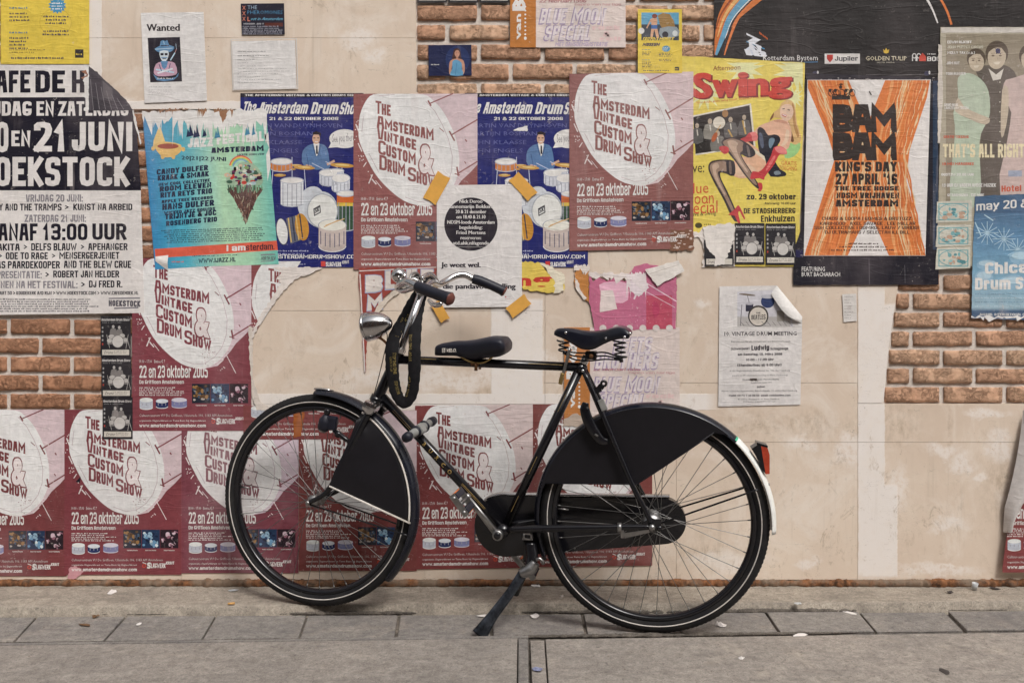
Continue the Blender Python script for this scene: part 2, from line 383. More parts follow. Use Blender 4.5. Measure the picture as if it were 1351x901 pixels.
board(0, 0, 0, 0, poly=((1131.3, 123), (1192, 123), (1184, 378), (1172, 455), (1165, 531.6), (1131.3, 531.6)))
# bricks: four moulded shapes shared by all
def brick_mesh(seed, w, mat_=None):
    r = random.Random(seed); h, d = .0540, .030
    k = max(3, round(w / .026)); xs = [0, .0028] + [.0028 + (w - .0056) * i / k for i in range(1, k)] + [w - .0028, w]; zs = [0, .0026, .015, .027, .039, .0514, h]
    nx, nz = len(xs) - 1, len(zs) - 1; V = []; F = []
    eb = [r.uniform(-.0016, .0016) for _ in xs]; et = [r.uniform(-.0016, .0016) for _ in xs]
    for j, zz in enumerate(zs):
        for i, xx in enumerate(xs):
            x = xx - w / 2; z = zz - h / 2; edge = i in (0, nx) or j in (0, nz)
            y = -.0030 if edge else -.0075 + r.uniform(-.0011, .0011)
            if j <= 1: z += eb[i]
            if j >= nz - 1: z += et[i]
            if i <= 1 or i >= nx - 1: x += r.uniform(-.0014, .0014) if edge else 0
            if i in (0, nx) and j in (0, nz): x *= 1 - .0035 / (w / 2); z *= .90
            V.append((x, y, z))
    for j in range(nz):
        for i in range(nx):
            a = j * (nx + 1) + i; F.append((a, a + 1, a + nx + 2, a + nx + 1))
    ring = [i for i in range(nx + 1)] + [(j + 1) * (nx + 1) + nx for j in range(nz)] + [nz * (nx + 1) + nx - 1 - i for i in range(nx)] + [(nz - 1 - j) * (nx + 1) for j in range(nz - 1)]
    n = len(V)
    for a in ring: V.append((V[a][0], d, V[a][2]))
    m_ = len(ring)
    for k in range(m_): F.append((ring[(k + 1) % m_], ring[k], n + k, n + (k + 1) % m_))
    me = mesh_of(V, F, 'brick', True); me.materials.append(mat_ or M_brick); return me
M_brick2 = brick_mat((178, 132, 104), (200, 152, 122), (148, 106, 82))
SETS = {m_: ([brick_mesh(s_, 78 * S, m_) for s_ in (1, 2, 3, 4, 5, 6)], {}) for m_ in (M_brick, M_brick2)}
def lay(rows, x_lim, skip=None, mt=None):
    FULL, HALF = SETS[mt or M_brick]
    for (yc, start, period) in rows:
        x = start
        while x > x_lim[0]: x -= period
        while x < x_lim[1]:
            a, b = max(x, x_lim[0] + 1.5), min(x + period - 6, x_lim[1] - 1.5)
            if b - a > 5 and not (skip and skip((a + b) / 2, yc)):
                wd = b - a
                if wd > 74: me = rnd.choice(FULL); sx = wd / 78
                else:
                    k = round(wd / 8) * 8 or 8
                    if k not in HALF: HALF[k] = brick_mesh(100 + k, k * S, mt or M_brick)
                    me = HALF[k]; sx = wd / k
                o = obj('brick', me, None, wall); o.location = Wp((a + b) / 2, yc + rnd.uniform(-.5, .5), rnd.uniform(.0026, .0050))
                o.scale = (sx, 1, rnd.uniform(.95, 1.03)); o.rotation_euler = (0, rnd.uniform(-.008, .008), 0)
            x += period
top_rows = [(17.3 + 25.9 * (k), (551 if k % 2 == 0 else 593), 84) for k in range(-1, 6)]
lay(top_rows, (549, 960), lambda x, y: y > 132)
left_rows = [(431 + 24.6 * k, (14 if k % 2 == 0 else 56), 83.5) for k in range(-11, 5)]
lay(left_rows, (-60, 215), lambda x, y: (y < 410 and x < 150) or (x > 150 and y > 350), M_brick2)
lay([(17.3 + 25.9 * k, (-70 if k % 2 == 0 else -30), 84) for k in range(-1, 4)], (-60, 24), None, M_brick2)
right_rows = [(372.5 + 24.7 * k, (1160.5 if k % 2 else 1120), 83) for k in range(0, 7)]
def right_x(y): return 1184 - (y - 378) * (19 / 153)
for r_ in right_rows: lay([(r_[0], {0: 1162.5, 1: 1205.5}[int(round((r_[0] - 372.5) / 24.7)) % 2] + 0, 83)], (right_x(r_[0]), 1420))
# foam seam along the wall foot, lumpy
def foam(y_of=lambda x: -.003, zc=FOOT + .0085, kz=1.05, ky=.8, seed=3, gate=False):
    V = []; F = []; n = 1400; seg = 9; r = random.Random(seed)
    ph = [r.uniform(0, 6.28) for _ in range(8)]
    lump = [0] * n
    i = 0
    while i < n:
        L = r.randint(4, 16); a = r.uniform(.2, 1.0)
        for k in range(L):
            if i + k < n: lump[i + k] = a * math.sin(math.pi * (k + .5) / L) ** .6
        i += L
    for i in range(n):
        x = -3.4 + 6.8 * i / (n - 1)
        w_ = .5 + .5 * math.sin(x * 2.3 + ph[0]) * math.sin(x * 5.1 + ph[1])
        gt = max(0.02, min(1, 1.2 * math.sin(x * 1.7 + ph[2]) + .9 * math.sin(x * 4.3 + ph[3]) + .3)) if gate else 1
        rz = .0095 + .004 * w_ + .0075 * lump[i] ** 1.5; ry = .004 + .008 * w_ + .017 * lump[i]
        for k in range(seg):
            a = math.pi * k / (seg - 1) - math.pi / 2
            V.append((x + r.uniform(-.0016, .0016), y_of(x) - math.cos(a) * ry * ky * gt * (1 + r.uniform(-.16, .16)), zc + math.sin(a) * rz * kz * gt + r.uniform(-.0011, .0011)))
    for i in range(n - 1):
        for k in range(seg - 1):
            a = i * seg + k; F.append((a, a + seg, a + seg + 1, a + 1))
    return mesh_of(V, F, 'foam', True)
obj('foam_seam', foam(), M_foam, wall)

# ground sheet to the horizon, then the paving laid on it
ground = obj('ground', mesh_of([(-60, -60, -.03), (60, -60, -.03), (60, 3, -.03), (-60, 3, -.03)], [(0, 1, 2, 3)]), M_dirt); tag(ground, kind='structure')
def line_at(p0, p1, z):          # y of the line through two ground pixels, as a function of x
    a, b = Gp(p0[0], p0[1], z), Gp(p1[0], p1[1], z)
    return lambda x: a.y + (b.y - a.y) * (x - a.x) / (b.x - a.x)
edge_strip = line_at((0, 811.5), (1351, 804.5), 0)
edge_kerb = line_at((0, 846), (1351, 830.5), 0)
def slab(name, pts, top, mat, parent=None, bev=.003, thick=.06, rough=0.0, seed=1):
    bm = bmesh.new(); vs = [bm.verts.new((x, y, top)) for x, y in pts]; f = bm.faces.new(vs)
    r = bmesh.ops.extrude_face_region(bm, geom=[f]); up = [g for g in r['geom'] if isinstance(g, bmesh.types.BMVert)]
    bmesh.ops.translate(bm, vec=(0, 0, -thick), verts=up)
    bmesh.ops.recalc_face_normals(bm, faces=bm.faces)
    tope = [e for e in bm.edges if all(abs(v.co.z - top) < 1e-6 for v in e.verts)]
    bmesh.ops.bevel(bm, geom=tope, offset=bev, segments=2, affect='EDGES', profile=.6)
    m = bpy.data.meshes.new(name); bm.to_mesh(m); bm.free()
    return obj(name, m, mat, parent)
# concrete strip with a broken edge
def strip_mesh():
    V = []; F = []; n = 420; r = random.Random(5); cuts = 10
    for i in range(n + 1):
        x = -3.4 + 6.8 * i / n; ye = edge_strip(x) + .004 * math.sin(x * 9) + r.uniform(-.0022, .0022)
        for k in range(cuts + 1):
            f = k / cuts; y = .012 + (ye - .012) * f
            z = FOOT + .0035 * math.sin(x * 3.1 + f * 2) * math.sin(f * 3.14) - .0015 * max(0, f - .9) / .1 + r.uniform(-.0006, .0006)
            V.append((x, y, z))
        V.append((x, ye - .002, -.03))
    c = cuts + 2
    for i in range(n):
        for k in range(c - 1):
            a = i * c + k; F.append((a, a + c, a + c + 1, a + 1))
    return mesh_of(V, F, 'strip', True)
pav = obj('pavement_strip', strip_mesh(), M_strip); tag(pav, kind='structure')
kerb = obj('kerb', mesh_of([(-3.6, -.2, -.012), (3.6, -.2, -.012), (3.6, -.62, -.012), (-3.6, -.62, -.012)], [(0, 3, 2, 1)]), M_dirt); tag(kerb, kind='structure')
joints = [((49, 811), (15, 847)), ((167, 811), (135, 846)), ((285, 811), (265, 844)), ((405, 810), (394, 841)), ((526, 812), (522, 839)), ((647, 810), (649, 839)), ((769, 811), (774, 838)), ((890, 810), (900, 836)), ((1011, 808), (1028, 833)), ((1136, 810), (1154, 831)), ((1253, 810), (1273, 830))]
jx = []
for a, b in joints:
    A, B_ = Gp(*a), Gp(*b); jx.append((A, B_))
jl = [(lambda y, A=A, B_=B_: A.x + (B_.x - A.x) * (y - A.y) / (B_.y - A.y)) for A, B_ in jx]
pitch = .302
allj = [(lambda y, k=k: jl[0](y) - pitch * k) for k in range(6, 0, -1)] + jl + [(lambda y, k=k: jl[-1](y) + pitch * k) for k in range(1, 7)]
for i in range(len(allj) - 1):
    f, g = allj[i], allj[i + 1]; gap = .0030 + rnd.uniform(0, .003)
    x0 = f(-.4); yb = edge_strip(x0) - .006; yf = edge_kerb(x0) + .006
    top = rnd.uniform(-.004, .001)
    slab('kerb_stone', [(f(yb) + gap, yb), (g(yb) - gap, edge_strip(g(yb)) - .006), (g(yf) - gap, edge_kerb(g(yf)) + .005), (f(yf) + gap, yf)], top, M_kerb, kerb, .004)
# dirt packed along the edges of strip and tiles
obj('packed_dirt', foam(lambda x: edge_strip(x) + .002, .001, .55, .55, 8, True), M_dirt, kerb); obj('packed_dirt', foam(lambda x: edge_kerb(x) + .004, -.004, .38, .6, 9, True), M_dirt, kerb)
# road slabs
TL, TR = .016, .004
road = obj('road', mesh_of([(-8, -.44, -.016), (8, -.44, -.016), (8, -12, -.016), (-8, -12, -.016)], [(0, 3, 2, 1)]), M_dirt); tag(road, kind='structure')
e1 = line_at((0, 848), (697, 838), TL); e2 = line_at((722, 842.5), (1351, 833.5), TR)
xs = Gp(697, 845, TL).x; xs2 = Gp(698.5, 900, TL).x
def jn(px0, px1, z):
    A, B_ = Gp(px0, 840, z), Gp(px1, 901, z); return lambda y: A.x + (B_.x - A.x) * (y - A.y) / (B_.y - A.y)
ja = jn(683, 682, TL); jb = jn(697, 698, TL); jc = jn(699.5, 702, TR); jd = jn(718, 722, TR); 
slab('road_slab', [(-4.2, e1(-4.2) - .018), (ja(-.55), e1(0) - .018), (ja(-2.2), -2.2), (-4.2, -2.2)], TL, M_slab, road, .003)
slab('slab_edging', [(-4.2, e1(-4.2)), (jb(-.5), e1(0.05)), (jb(-.52), e1(.05) - .0155), (-4.2, e1(-4.2) - .0155)], TL + .001, M_kerb, road, .002)
slab('slab_edging', [(ja(-.55) + .003, e1(0) - .019), (jb(-.55), e1(0) - .019), (jb(-2.2), -2.2), (ja(-2.2) + .003, -2.2)], TL - .002, M_kerb, road, .005)
slab('joint_strip', [(jc(-.5), e2(0.05)), (jd(-.5), e2(.05)), (jd(-2.2), -2.2), (jc(-2.2), -2.2)], TR - .003, M_slab, road, .003)
slab('road_slab', [(jd(-.5) + .004, e2(.1)), (4.2, e2(4.2)), (4.2, -2.2), (jd(-2.2) + .004, -2.2)], TR, M_slab, road, .003)
slab('road_slab', [(-4.2, -2.21), (4.2, -2.21), (4.2, -6.0), (-4.2, -6.0)], TR, M_slab, road, .003)

# unseen house front, added opposite to shade low sky and show in the chrome
hb = MB().box((0, -9.3, 4.0), (30, .5, 8.1)); facade = obj('added_house', hb.mesh(), concrete('dark_house_brick', (96, 66, 54), (124, 86, 68), (70, 50, 42), .6, .6, .4))
tag(facade, 'added unseen dark brick house front with white framed windows opposite the postered wall', 'building')
M_wf = plain('white_window_frame', (206, 202, 196), .5, bump=.1); M_wp = plain('window_glass', (0, 0, 0), .05, direct=(.02, .025, .03, 1), spec=.8)
for i in range(-5, 6):
    for zc in (1.9, 4.9):
        f = MB().box((i * 2.6, -9.03, zc), (1.35, .10, 1.95)).build('window', M_wf, facade); MB().box((i * 2.6, -8.978, zc), (1.15, .02, 1.75)).build('pane', M_wp, f)
        MB().box((i * 2.6, -8.95, zc - 1.02), (1.5, .22, .09)).build('sill', M_kerb, f)
MB().box((0, -8.9, 8.0), (30, .5, .28)).build('cornice', M_wf, facade)
# ------------------------------------------------------------------ pasted posters
FC = bpy.data.curves.new('font', 'FONT'); FO = bpy.data.objects.new('font_probe', FC); FC.resolution_u = 2
TXT = {}
def glyphs(s, bold, res):
    key = (s, bold, res)
    if key not in TXT:
        FC.body = s; FC.offset = bold; FC.resolution_u = res
        m = bpy.data.meshes.new_from_object(FO)
        V = [(v.co.x, v.co.y) for v in m.vertices]; F = [tuple(p.vertices) for p in m.polygons]; bpy.data.meshes.remove(m)
        TXT[key] = (V, F)
    return TXT[key]
_c = glyphs('HE', 0, 2)[0]; CAP = max(v[1] for v in _c)

# heavy condensed block letters drawn as mitred strokes on a 4 x 8 grid ('~' rounds the corners, 'o' closes the line, 'a' is below the baseline)
BF = dict(A='00183840 1333', B='~08484404 ~04444000 0008', C='~474808004041', D='~08484000 0008', E='40000848 0434', F='000848 0434', G='~474808004043 2343', H='0008 4048 0444', I='0008', J='~48400002', K='0008 4803 1440', L='080040', M='0008234840', N='00084048',
  O='~00084840o', P='0008 ~08484404', Q='~00084840o 2240', R='0008 ~08484404 2440', S='~4748080444400001', T='0848 2028', U='~08004048', V='08103048', W='0810263048', X='0048 0840', Y='082448 2420', Z='08480040',
  a='~05064640 ~43030040', b='0008 ~06464000', c='~454606004041', d='4048 ~46060040', e='~03434606004041', f='~482820 0646', g='~46060040 ~464a0a', h='0008 ~064640', i='0005 0708', j='0006', k='0008 4602 1340', l='0008', m='0006 ~062620 ~264640', n='0006 ~064640',
  o='~00064640o', p='0a06 ~06464000', q='4a46 ~46060040', r='0006 ~064645', s='~4546060343400001', t='~282040 0646', u='~06004046 4046', v='062046', w='0610253046', x='0046 0640', y='0620 460a', z='06460040')
BF.update({'0': '~00084840o', '1': '062820', '2': '~0708484500 0040', '3': '~0708484414 ~1444400001', '4': '30380242', '5': '480805 ~0545400001', '6': '~47480800404404', '7': '084810', '8': '~00084840o 0444', '9': '~01004048080444', '&': '~401618383603003043',
  '.': '0000', ',': '0000', ':': '0000 0505', "'": '0708', '-': '0444', '>': '074401', '/': '0048', '(': '~48080040', ')': '~08484000', '|': '0008', '+': '0444 2226', '@': '~00084840o', '!': '0000 0308', '€': '~464808004042 0434'})
BW = dict(M=.78, W=.80, I=0, i=0, l=0, j=0, m=.74, w=.70, f=.32, t=.32, r=.36, E=.44, F=.42, L=.42, J=.42); BW.update({'1': .34, '.': 0, ',': 0, ':': 0, "'": 0, '-': .3, '|': 0, '!': 0, '(': .28, ')': .28, '/': .4, '&': .6})
def block(s, wt):
    V = []; F = []; x = 0; st = 0
    for ch in s:
        if ch == ' ': x += .26; continue
        w_ = max(BW.get(ch, .5), 0); w_ = w_ + .02 if w_ else wt
        for sp in BF.get(ch, BF['O']).split():
            rd = sp[0] == '~'; sp = sp.lstrip('~'); cl = sp[-1] == 'o'; sp = sp.rstrip('o')
            P = [Vector((wt / 2 + int(sp[i]) / 4 * (w_ - wt), wt / 2 + (-.26 if sp[i + 1] == 'a' else int(sp[i + 1]) / 8) * (1 - wt))) for i in range(0, len(sp), 2)]
            if len(P) == 2 and (P[0] - P[1]).length < 1e-6: P[1] = P[0] + Vector((0, .001))
            if rd:
                Q_ = []; m = len(P)
                for i in range(m):
                    if not cl and i in (0, m - 1): Q_.append(P[i]); continue
                    a, b, c = P[i - 1], P[i], P[(i + 1) % m]; r1 = min(.15, (a - b).length * .48); r2 = min(.15, (c - b).length * .48); A = b + (a - b).normalized() * r1; C_ = b + (c - b).normalized() * r2
                    for t in (0, .5, 1): Q_.append(A * (1 - t) ** 2 + b * 2 * t * (1 - t) + C_ * t * t)
                P = Q_
            m = len(P)
            if not cl: P[0] = P[0] + (P[0] - P[1]).normalized() * wt * .499; P[-1] = P[-1] + (P[-1] - P[-2]).normalized() * wt * .499
            n0 = len(V)
            for i in range(m):
                d1 = (P[i] - P[i - 1]) if (i or cl) else (P[1] - P[0]); d2 = (P[(i + 1) % m] - P[i]) if (i < m - 1 or cl) else d1
                d1 = d1.normalized(); d2 = d2.normalized(); n1 = Vector((-d1.y, d1.x)); n2 = Vector((-d2.y, d2.x)); mt = n1 + n2
                mt = mt.normalized() if mt.length > 1e-4 else n1; k = min(1 / max(mt.dot(n1), .2), 2.2) * wt / 2
                for q in (1, -1): v = P[i] + mt * k * q; V.append((x + v.x, v.y, st % 5))
            for i in range(m if cl else m - 1): a = n0 + 2 * i; b = n0 + 2 * ((i + 1) % m); F.append((a, a + 1, b + 1, b))
            st += 1
        x += w_ + .075
    return V, F
GAP = .00003
def clip2(V, F, lines):          # keep the side where a*x+b*y+c >= 0
    if not lines: return V, F
    bm = bmesh.new(); vs = [bm.verts.new(v) for v in V]
    for f in F:
        try: bm.faces.new([vs[i] for i in f])
        except ValueError: pass
    for (p, q) in lines:         # wall-pixel line; keeps the left side seen walking p -> q with y down
        a, b = Wp(*p), Wp(*q); d = b - a; no = Vector((-d.z, 0, d.x))
        bmesh.ops.bisect_plane(bm, geom=bm.verts[:] + bm.edges[:] + bm.faces[:], plane_co=a, plane_no=no, clear_inner=True)
    bm.verts.index_update()
    out = [v.co.copy() for v in bm.verts], [tuple(v.index for v in f.verts) for f in bm.faces]
    bm.free(); return out
class Poster:
    def __init__(s, name, label, cat, outline, layer, color=(205, 200, 197), group=None, lift=0.0, mat=None, wear=1.0, clip=None, thick=.0005):
        s.y = -.0068 - layer * .0009 - lift; s.wear = wear; s.clip = clip
        s.art = MB(); s.amats = []; s.afm = []; s.let = MB(); s.lmats = []; s.lfm = []
        if len(outline) == 4 and isinstance(outline[0], (int, float)):
            x0, y0, x1, y1 = outline; outline = [(x0, y0), (x1, y0), (x1, y1), (x0, y1)]
        s.outline = outline
        mb = MB().prism([Wp(px, py, s.y) for px, py in outline], (0, thick, 0))
        if clip: mb.v, mb.f = clip2(mb.v, mb.f, clip); mb.sm = [False] * len(mb.f)
        s.o = mb.build(name, mat or ink(color, wear * .6)); tag(s.o, label, cat, group)
        s.cnt = 0
    def _add(s, V, F, color, text=False, mat=None, lev=None):
        if s.clip: V, F = clip2(V, F, s.clip)
        if not F: return
        m = mat or ink(color, s.wear)
        mats, fm, mb = (s.lmats, s.lfm, s.let) if text else (s.amats, s.afm, s.art)
        if m not in mats: mats.append(m)
        mb.add(V, F); fm += [mats.index(m)] * len(F)
    def poly(s, pts, color, lev=0, sm=0, mat=None):
        if sm: pts = [(p.x, p.z) for p in smooth_path([(x, 0, z) for x, z in pts], sm, True)]
        s.cnt = (s.cnt + 5) % 12; P3 = [Wp(x, y, s.y - GAP * (lev + 1) - s.cnt * 2e-6) for x, y in pts]
        s._add(P3, [tuple(t) for t in tessellate_polygon([P3])], color, mat=mat); return s
    def rect(s, x0, y0, x1, y1, color, lev=0, mat=None): return s.poly([(x0, y0), (x1, y0), (x1, y1), (x0, y1)], color, lev, mat=mat)
    def ell(s, cx, cy, rx, ry, color, lev=0, rot=0, n=28, arc=None):
        a0, a1 = arc or (0, 360); c, q = math.cos(R_(rot)), math.sin(R_(rot)); P = []
        for i in range(n + (1 if arc else 0)):
            a = R_(a0 + (a1 - a0) * i / n); x, y = rx * math.cos(a), ry * math.sin(a); P.append((cx + x * c - y * q, cy + x * q + y * c))
        return s.poly(P, color, lev)
    def ring(s, cx, cy, rx, ry, wd, color, lev=0, rot=0, a0=0, a1=360, n=36):
        c, q = math.cos(R_(rot)), math.sin(R_(rot)); V = []
        for i in range(n + 1):
            a = R_(a0 + (a1 - a0) * i / n)
            for k in (0, wd):
                x, y = (rx - k) * math.cos(a), (ry - k) * math.sin(a); V.append(Wp(cx + x * c - y * q, cy + x * q + y * c, s.y - GAP * (lev + 1)))
        s._add(V, [(2 * i, 2 * i + 1, 2 * i + 3, 2 * i + 2) for i in range(n)], color); return s
    def line(s, x0, y0, x1, y1, wd, color, lev=0):
        dx, dy = x1 - x0, y1 - y0; L = math.hypot(dx, dy) or 1; nx, ny = -dy / L * wd / 2, dx / L * wd / 2
        return s.poly([(x0 + nx, y0 + ny), (x1 + nx, y1 + ny), (x1 - nx, y1 - ny), (x0 - nx, y0 - ny)], color, lev)
    def t(s, body, x0, y0, x1, y1, color=(30, 28, 42), bold=.0, slope=0.0, sh=0.0, lev=8, res=1, slope2=None, xd=0, taper=1.0, serif=False):
        # capitals fill the box x0..x1, y0 (cap top) .. y1 (baseline); slope = px the right end lies lower; sh = slant px at cap height
        blockf = bold >= .02 and not serif
        if blockf:
            V, F = block(body, min(.25, .10 + bold * 2.6)); cap = 1.0
        else: V, F = glyphs(body, min(bold, .045), res); V = [(v[0], v[1], 0) for v in V]; cap = CAP
        s.cnt = (s.cnt + 5) % 12
        a = min(v[0] for v in V); b = max(v[0] for v in V); H = y1 - y0
        s2 = slope if slope2 is None else slope2
        for k in ((0,) if not xd else (-xd, 0, xd)):
            P = []
            for (gx, gy, gk) in V:
                u = (gx - a) / (b - a); v = gy / cap; hh = 1 + (taper - 1) * u
                P.append(Wp(x0 + u * (x1 - x0) + sh * v + k, y1 - v * H * hh + u * (slope + (s2 - slope) * 0), s.y - GAP * (lev + 1) - (k + xd) * 6e-6 - gk * 2e-6 - s.cnt * 1e-6))
            s._add(P, F, color, True)
        return s
    def bars(s, x0, y0, x1, rows, dy, h, color, seed=1, lev=7, slope=0.0, ragged=.25, align='l', dens=1.0):
        r = random.Random(seed); V = []; F = []
        for i in range(rows):
            L = (x1 - x0) * (1 - r.uniform(0, ragged)); x = x0 if align == 'l' else (x0 + x1 - L) / 2; xe = x + L
            while x < xe - 1:
                wd = min(r.uniform(1.5, 7) * dens, xe - x); n = len(V)
                # word of short strokes
                k = max(1, int(wd / 1.5)); 
                for j in range(k):
                    xa = x + wd * j / k; xb = xa + wd / k * r.uniform(.55, .85); ya = y0 + i * dy + (0 if r.random() < .25 else h * .25)
                    yo = slope * (xa - x0) / (x1 - x0); n = len(V)
                    for (xx, yy) in ((xa, ya), (xb, ya), (xb, y0 + i * dy + h), (xa, y0 + i * dy + h)): V.append(Wp(xx, yy + yo, s.y - GAP * (lev + 1)))
                    F.append((n, n + 1, n + 2, n + 3))
                x += wd + r.uniform(.7, 1.3)
        s._add(V, F, color, True); return s
    def photo(s, x0, y0, x1, y1, base, cols, seed=1, n=14, lev=1, size=.28):
        r = random.Random(seed); s.rect(x0, y0, x1, y1, base, lev); w_, h_ = x1 - x0, y1 - y0
        for i in range(n):
            rx = w_ * r.uniform(.06, size); ry = h_ * r.uniform(.06, size); cx = r.uniform(x0 + rx, x1 - rx); cy = r.uniform(y0 + ry, y1 - ry); rot = r.uniform(-25, 25)
            k = r.randint(5, 9); pts = []
            for j in range(k):
                a = 2 * math.pi * j / k; q = r.uniform(.6, 1.0); pts.append((min(max(cx + rx * q * math.cos(a), x0), x1), min(max(cy + ry * q * math.sin(a), y0), y1)))
            s.poly(pts, r.choice(cols), lev + 1 + (i % 3), sm=2)
        return s
    def tear(s, pts, seed, amp=1.2, step=3.0, color=(214, 207, 202), lev=10):
        s.poly(ragged(pts, seed, amp, step), color, lev); return s
    def done(s):
        for nm, mb, mats, fm in (('artwork', s.art, s.amats, s.afm), ('lettering', s.let, s.lmats, s.lfm)):
            if mb.f:
                m = mb.mesh(nm, fix=False)
                for q in mats: m.materials.append(q)
                m.polygons.foreach_set('material_index', fm)
                # faces towards the street
                for p in m.polygons:
                    if p.normal.y > 0: p.flip()
                m.update(); obj(nm, m, None, s.o)
        return s.o
def ragged(pts, seed, amp=1.2, step=3.0, closed=True):
    r = random.Random(seed); out = []; n = len(pts)
    for i in range(n if closed else n - 1):
        a, b = pts[i], pts[(i + 1) % n]; L = math.hypot(b[0] - a[0], b[1] - a[1]); k = max(1, int(L / step)); nx, ny = -(b[1] - a[1]) / max(L, .01), (b[0] - a[0]) / max(L, .01)
        for j in range(k):
            f = j / k; q = r.uniform(-amp, amp) if j else 0
            out.append((a[0] + (b[0] - a[0]) * f + nx * q, a[1] + (b[1] - a[1]) * f + ny * q))
    return out
def spikes(x0, x1, ytop, ybase, depth, seed, n=14, slope=0.0):      # torn paper hanging in fibres: a band with ragged spikes downwards
    r = random.Random(seed); P = [(x0, ytop)]; x = x0
    up = [(x0 + (x1 - x0) * i / 24, ytop + r.uniform(-1.5, 2.5) + slope * i / 24) for i in range(25)]
    fs = sorted(r.random() for _ in range(n * 2 - 1)); fs = [0] + fs + [1]; dn = []
    for i, f in enumerate(reversed(fs)): dn.append((x0 + (x1 - x0) * f, ybase + slope * f + (depth * r.random() ** 1.4 + 1 if i % 2 else r.uniform(-.2, .12) * depth)))
    return up + dn
BLK, WHT, PAP, GRY = (29, 26, 37), (220, 214, 211), (214, 209, 206), (128, 124, 130)
MAR, MAR2, PNK, HEAD = (124, 58, 60), (128, 62, 62), (201, 182, 186), (217, 207, 206)

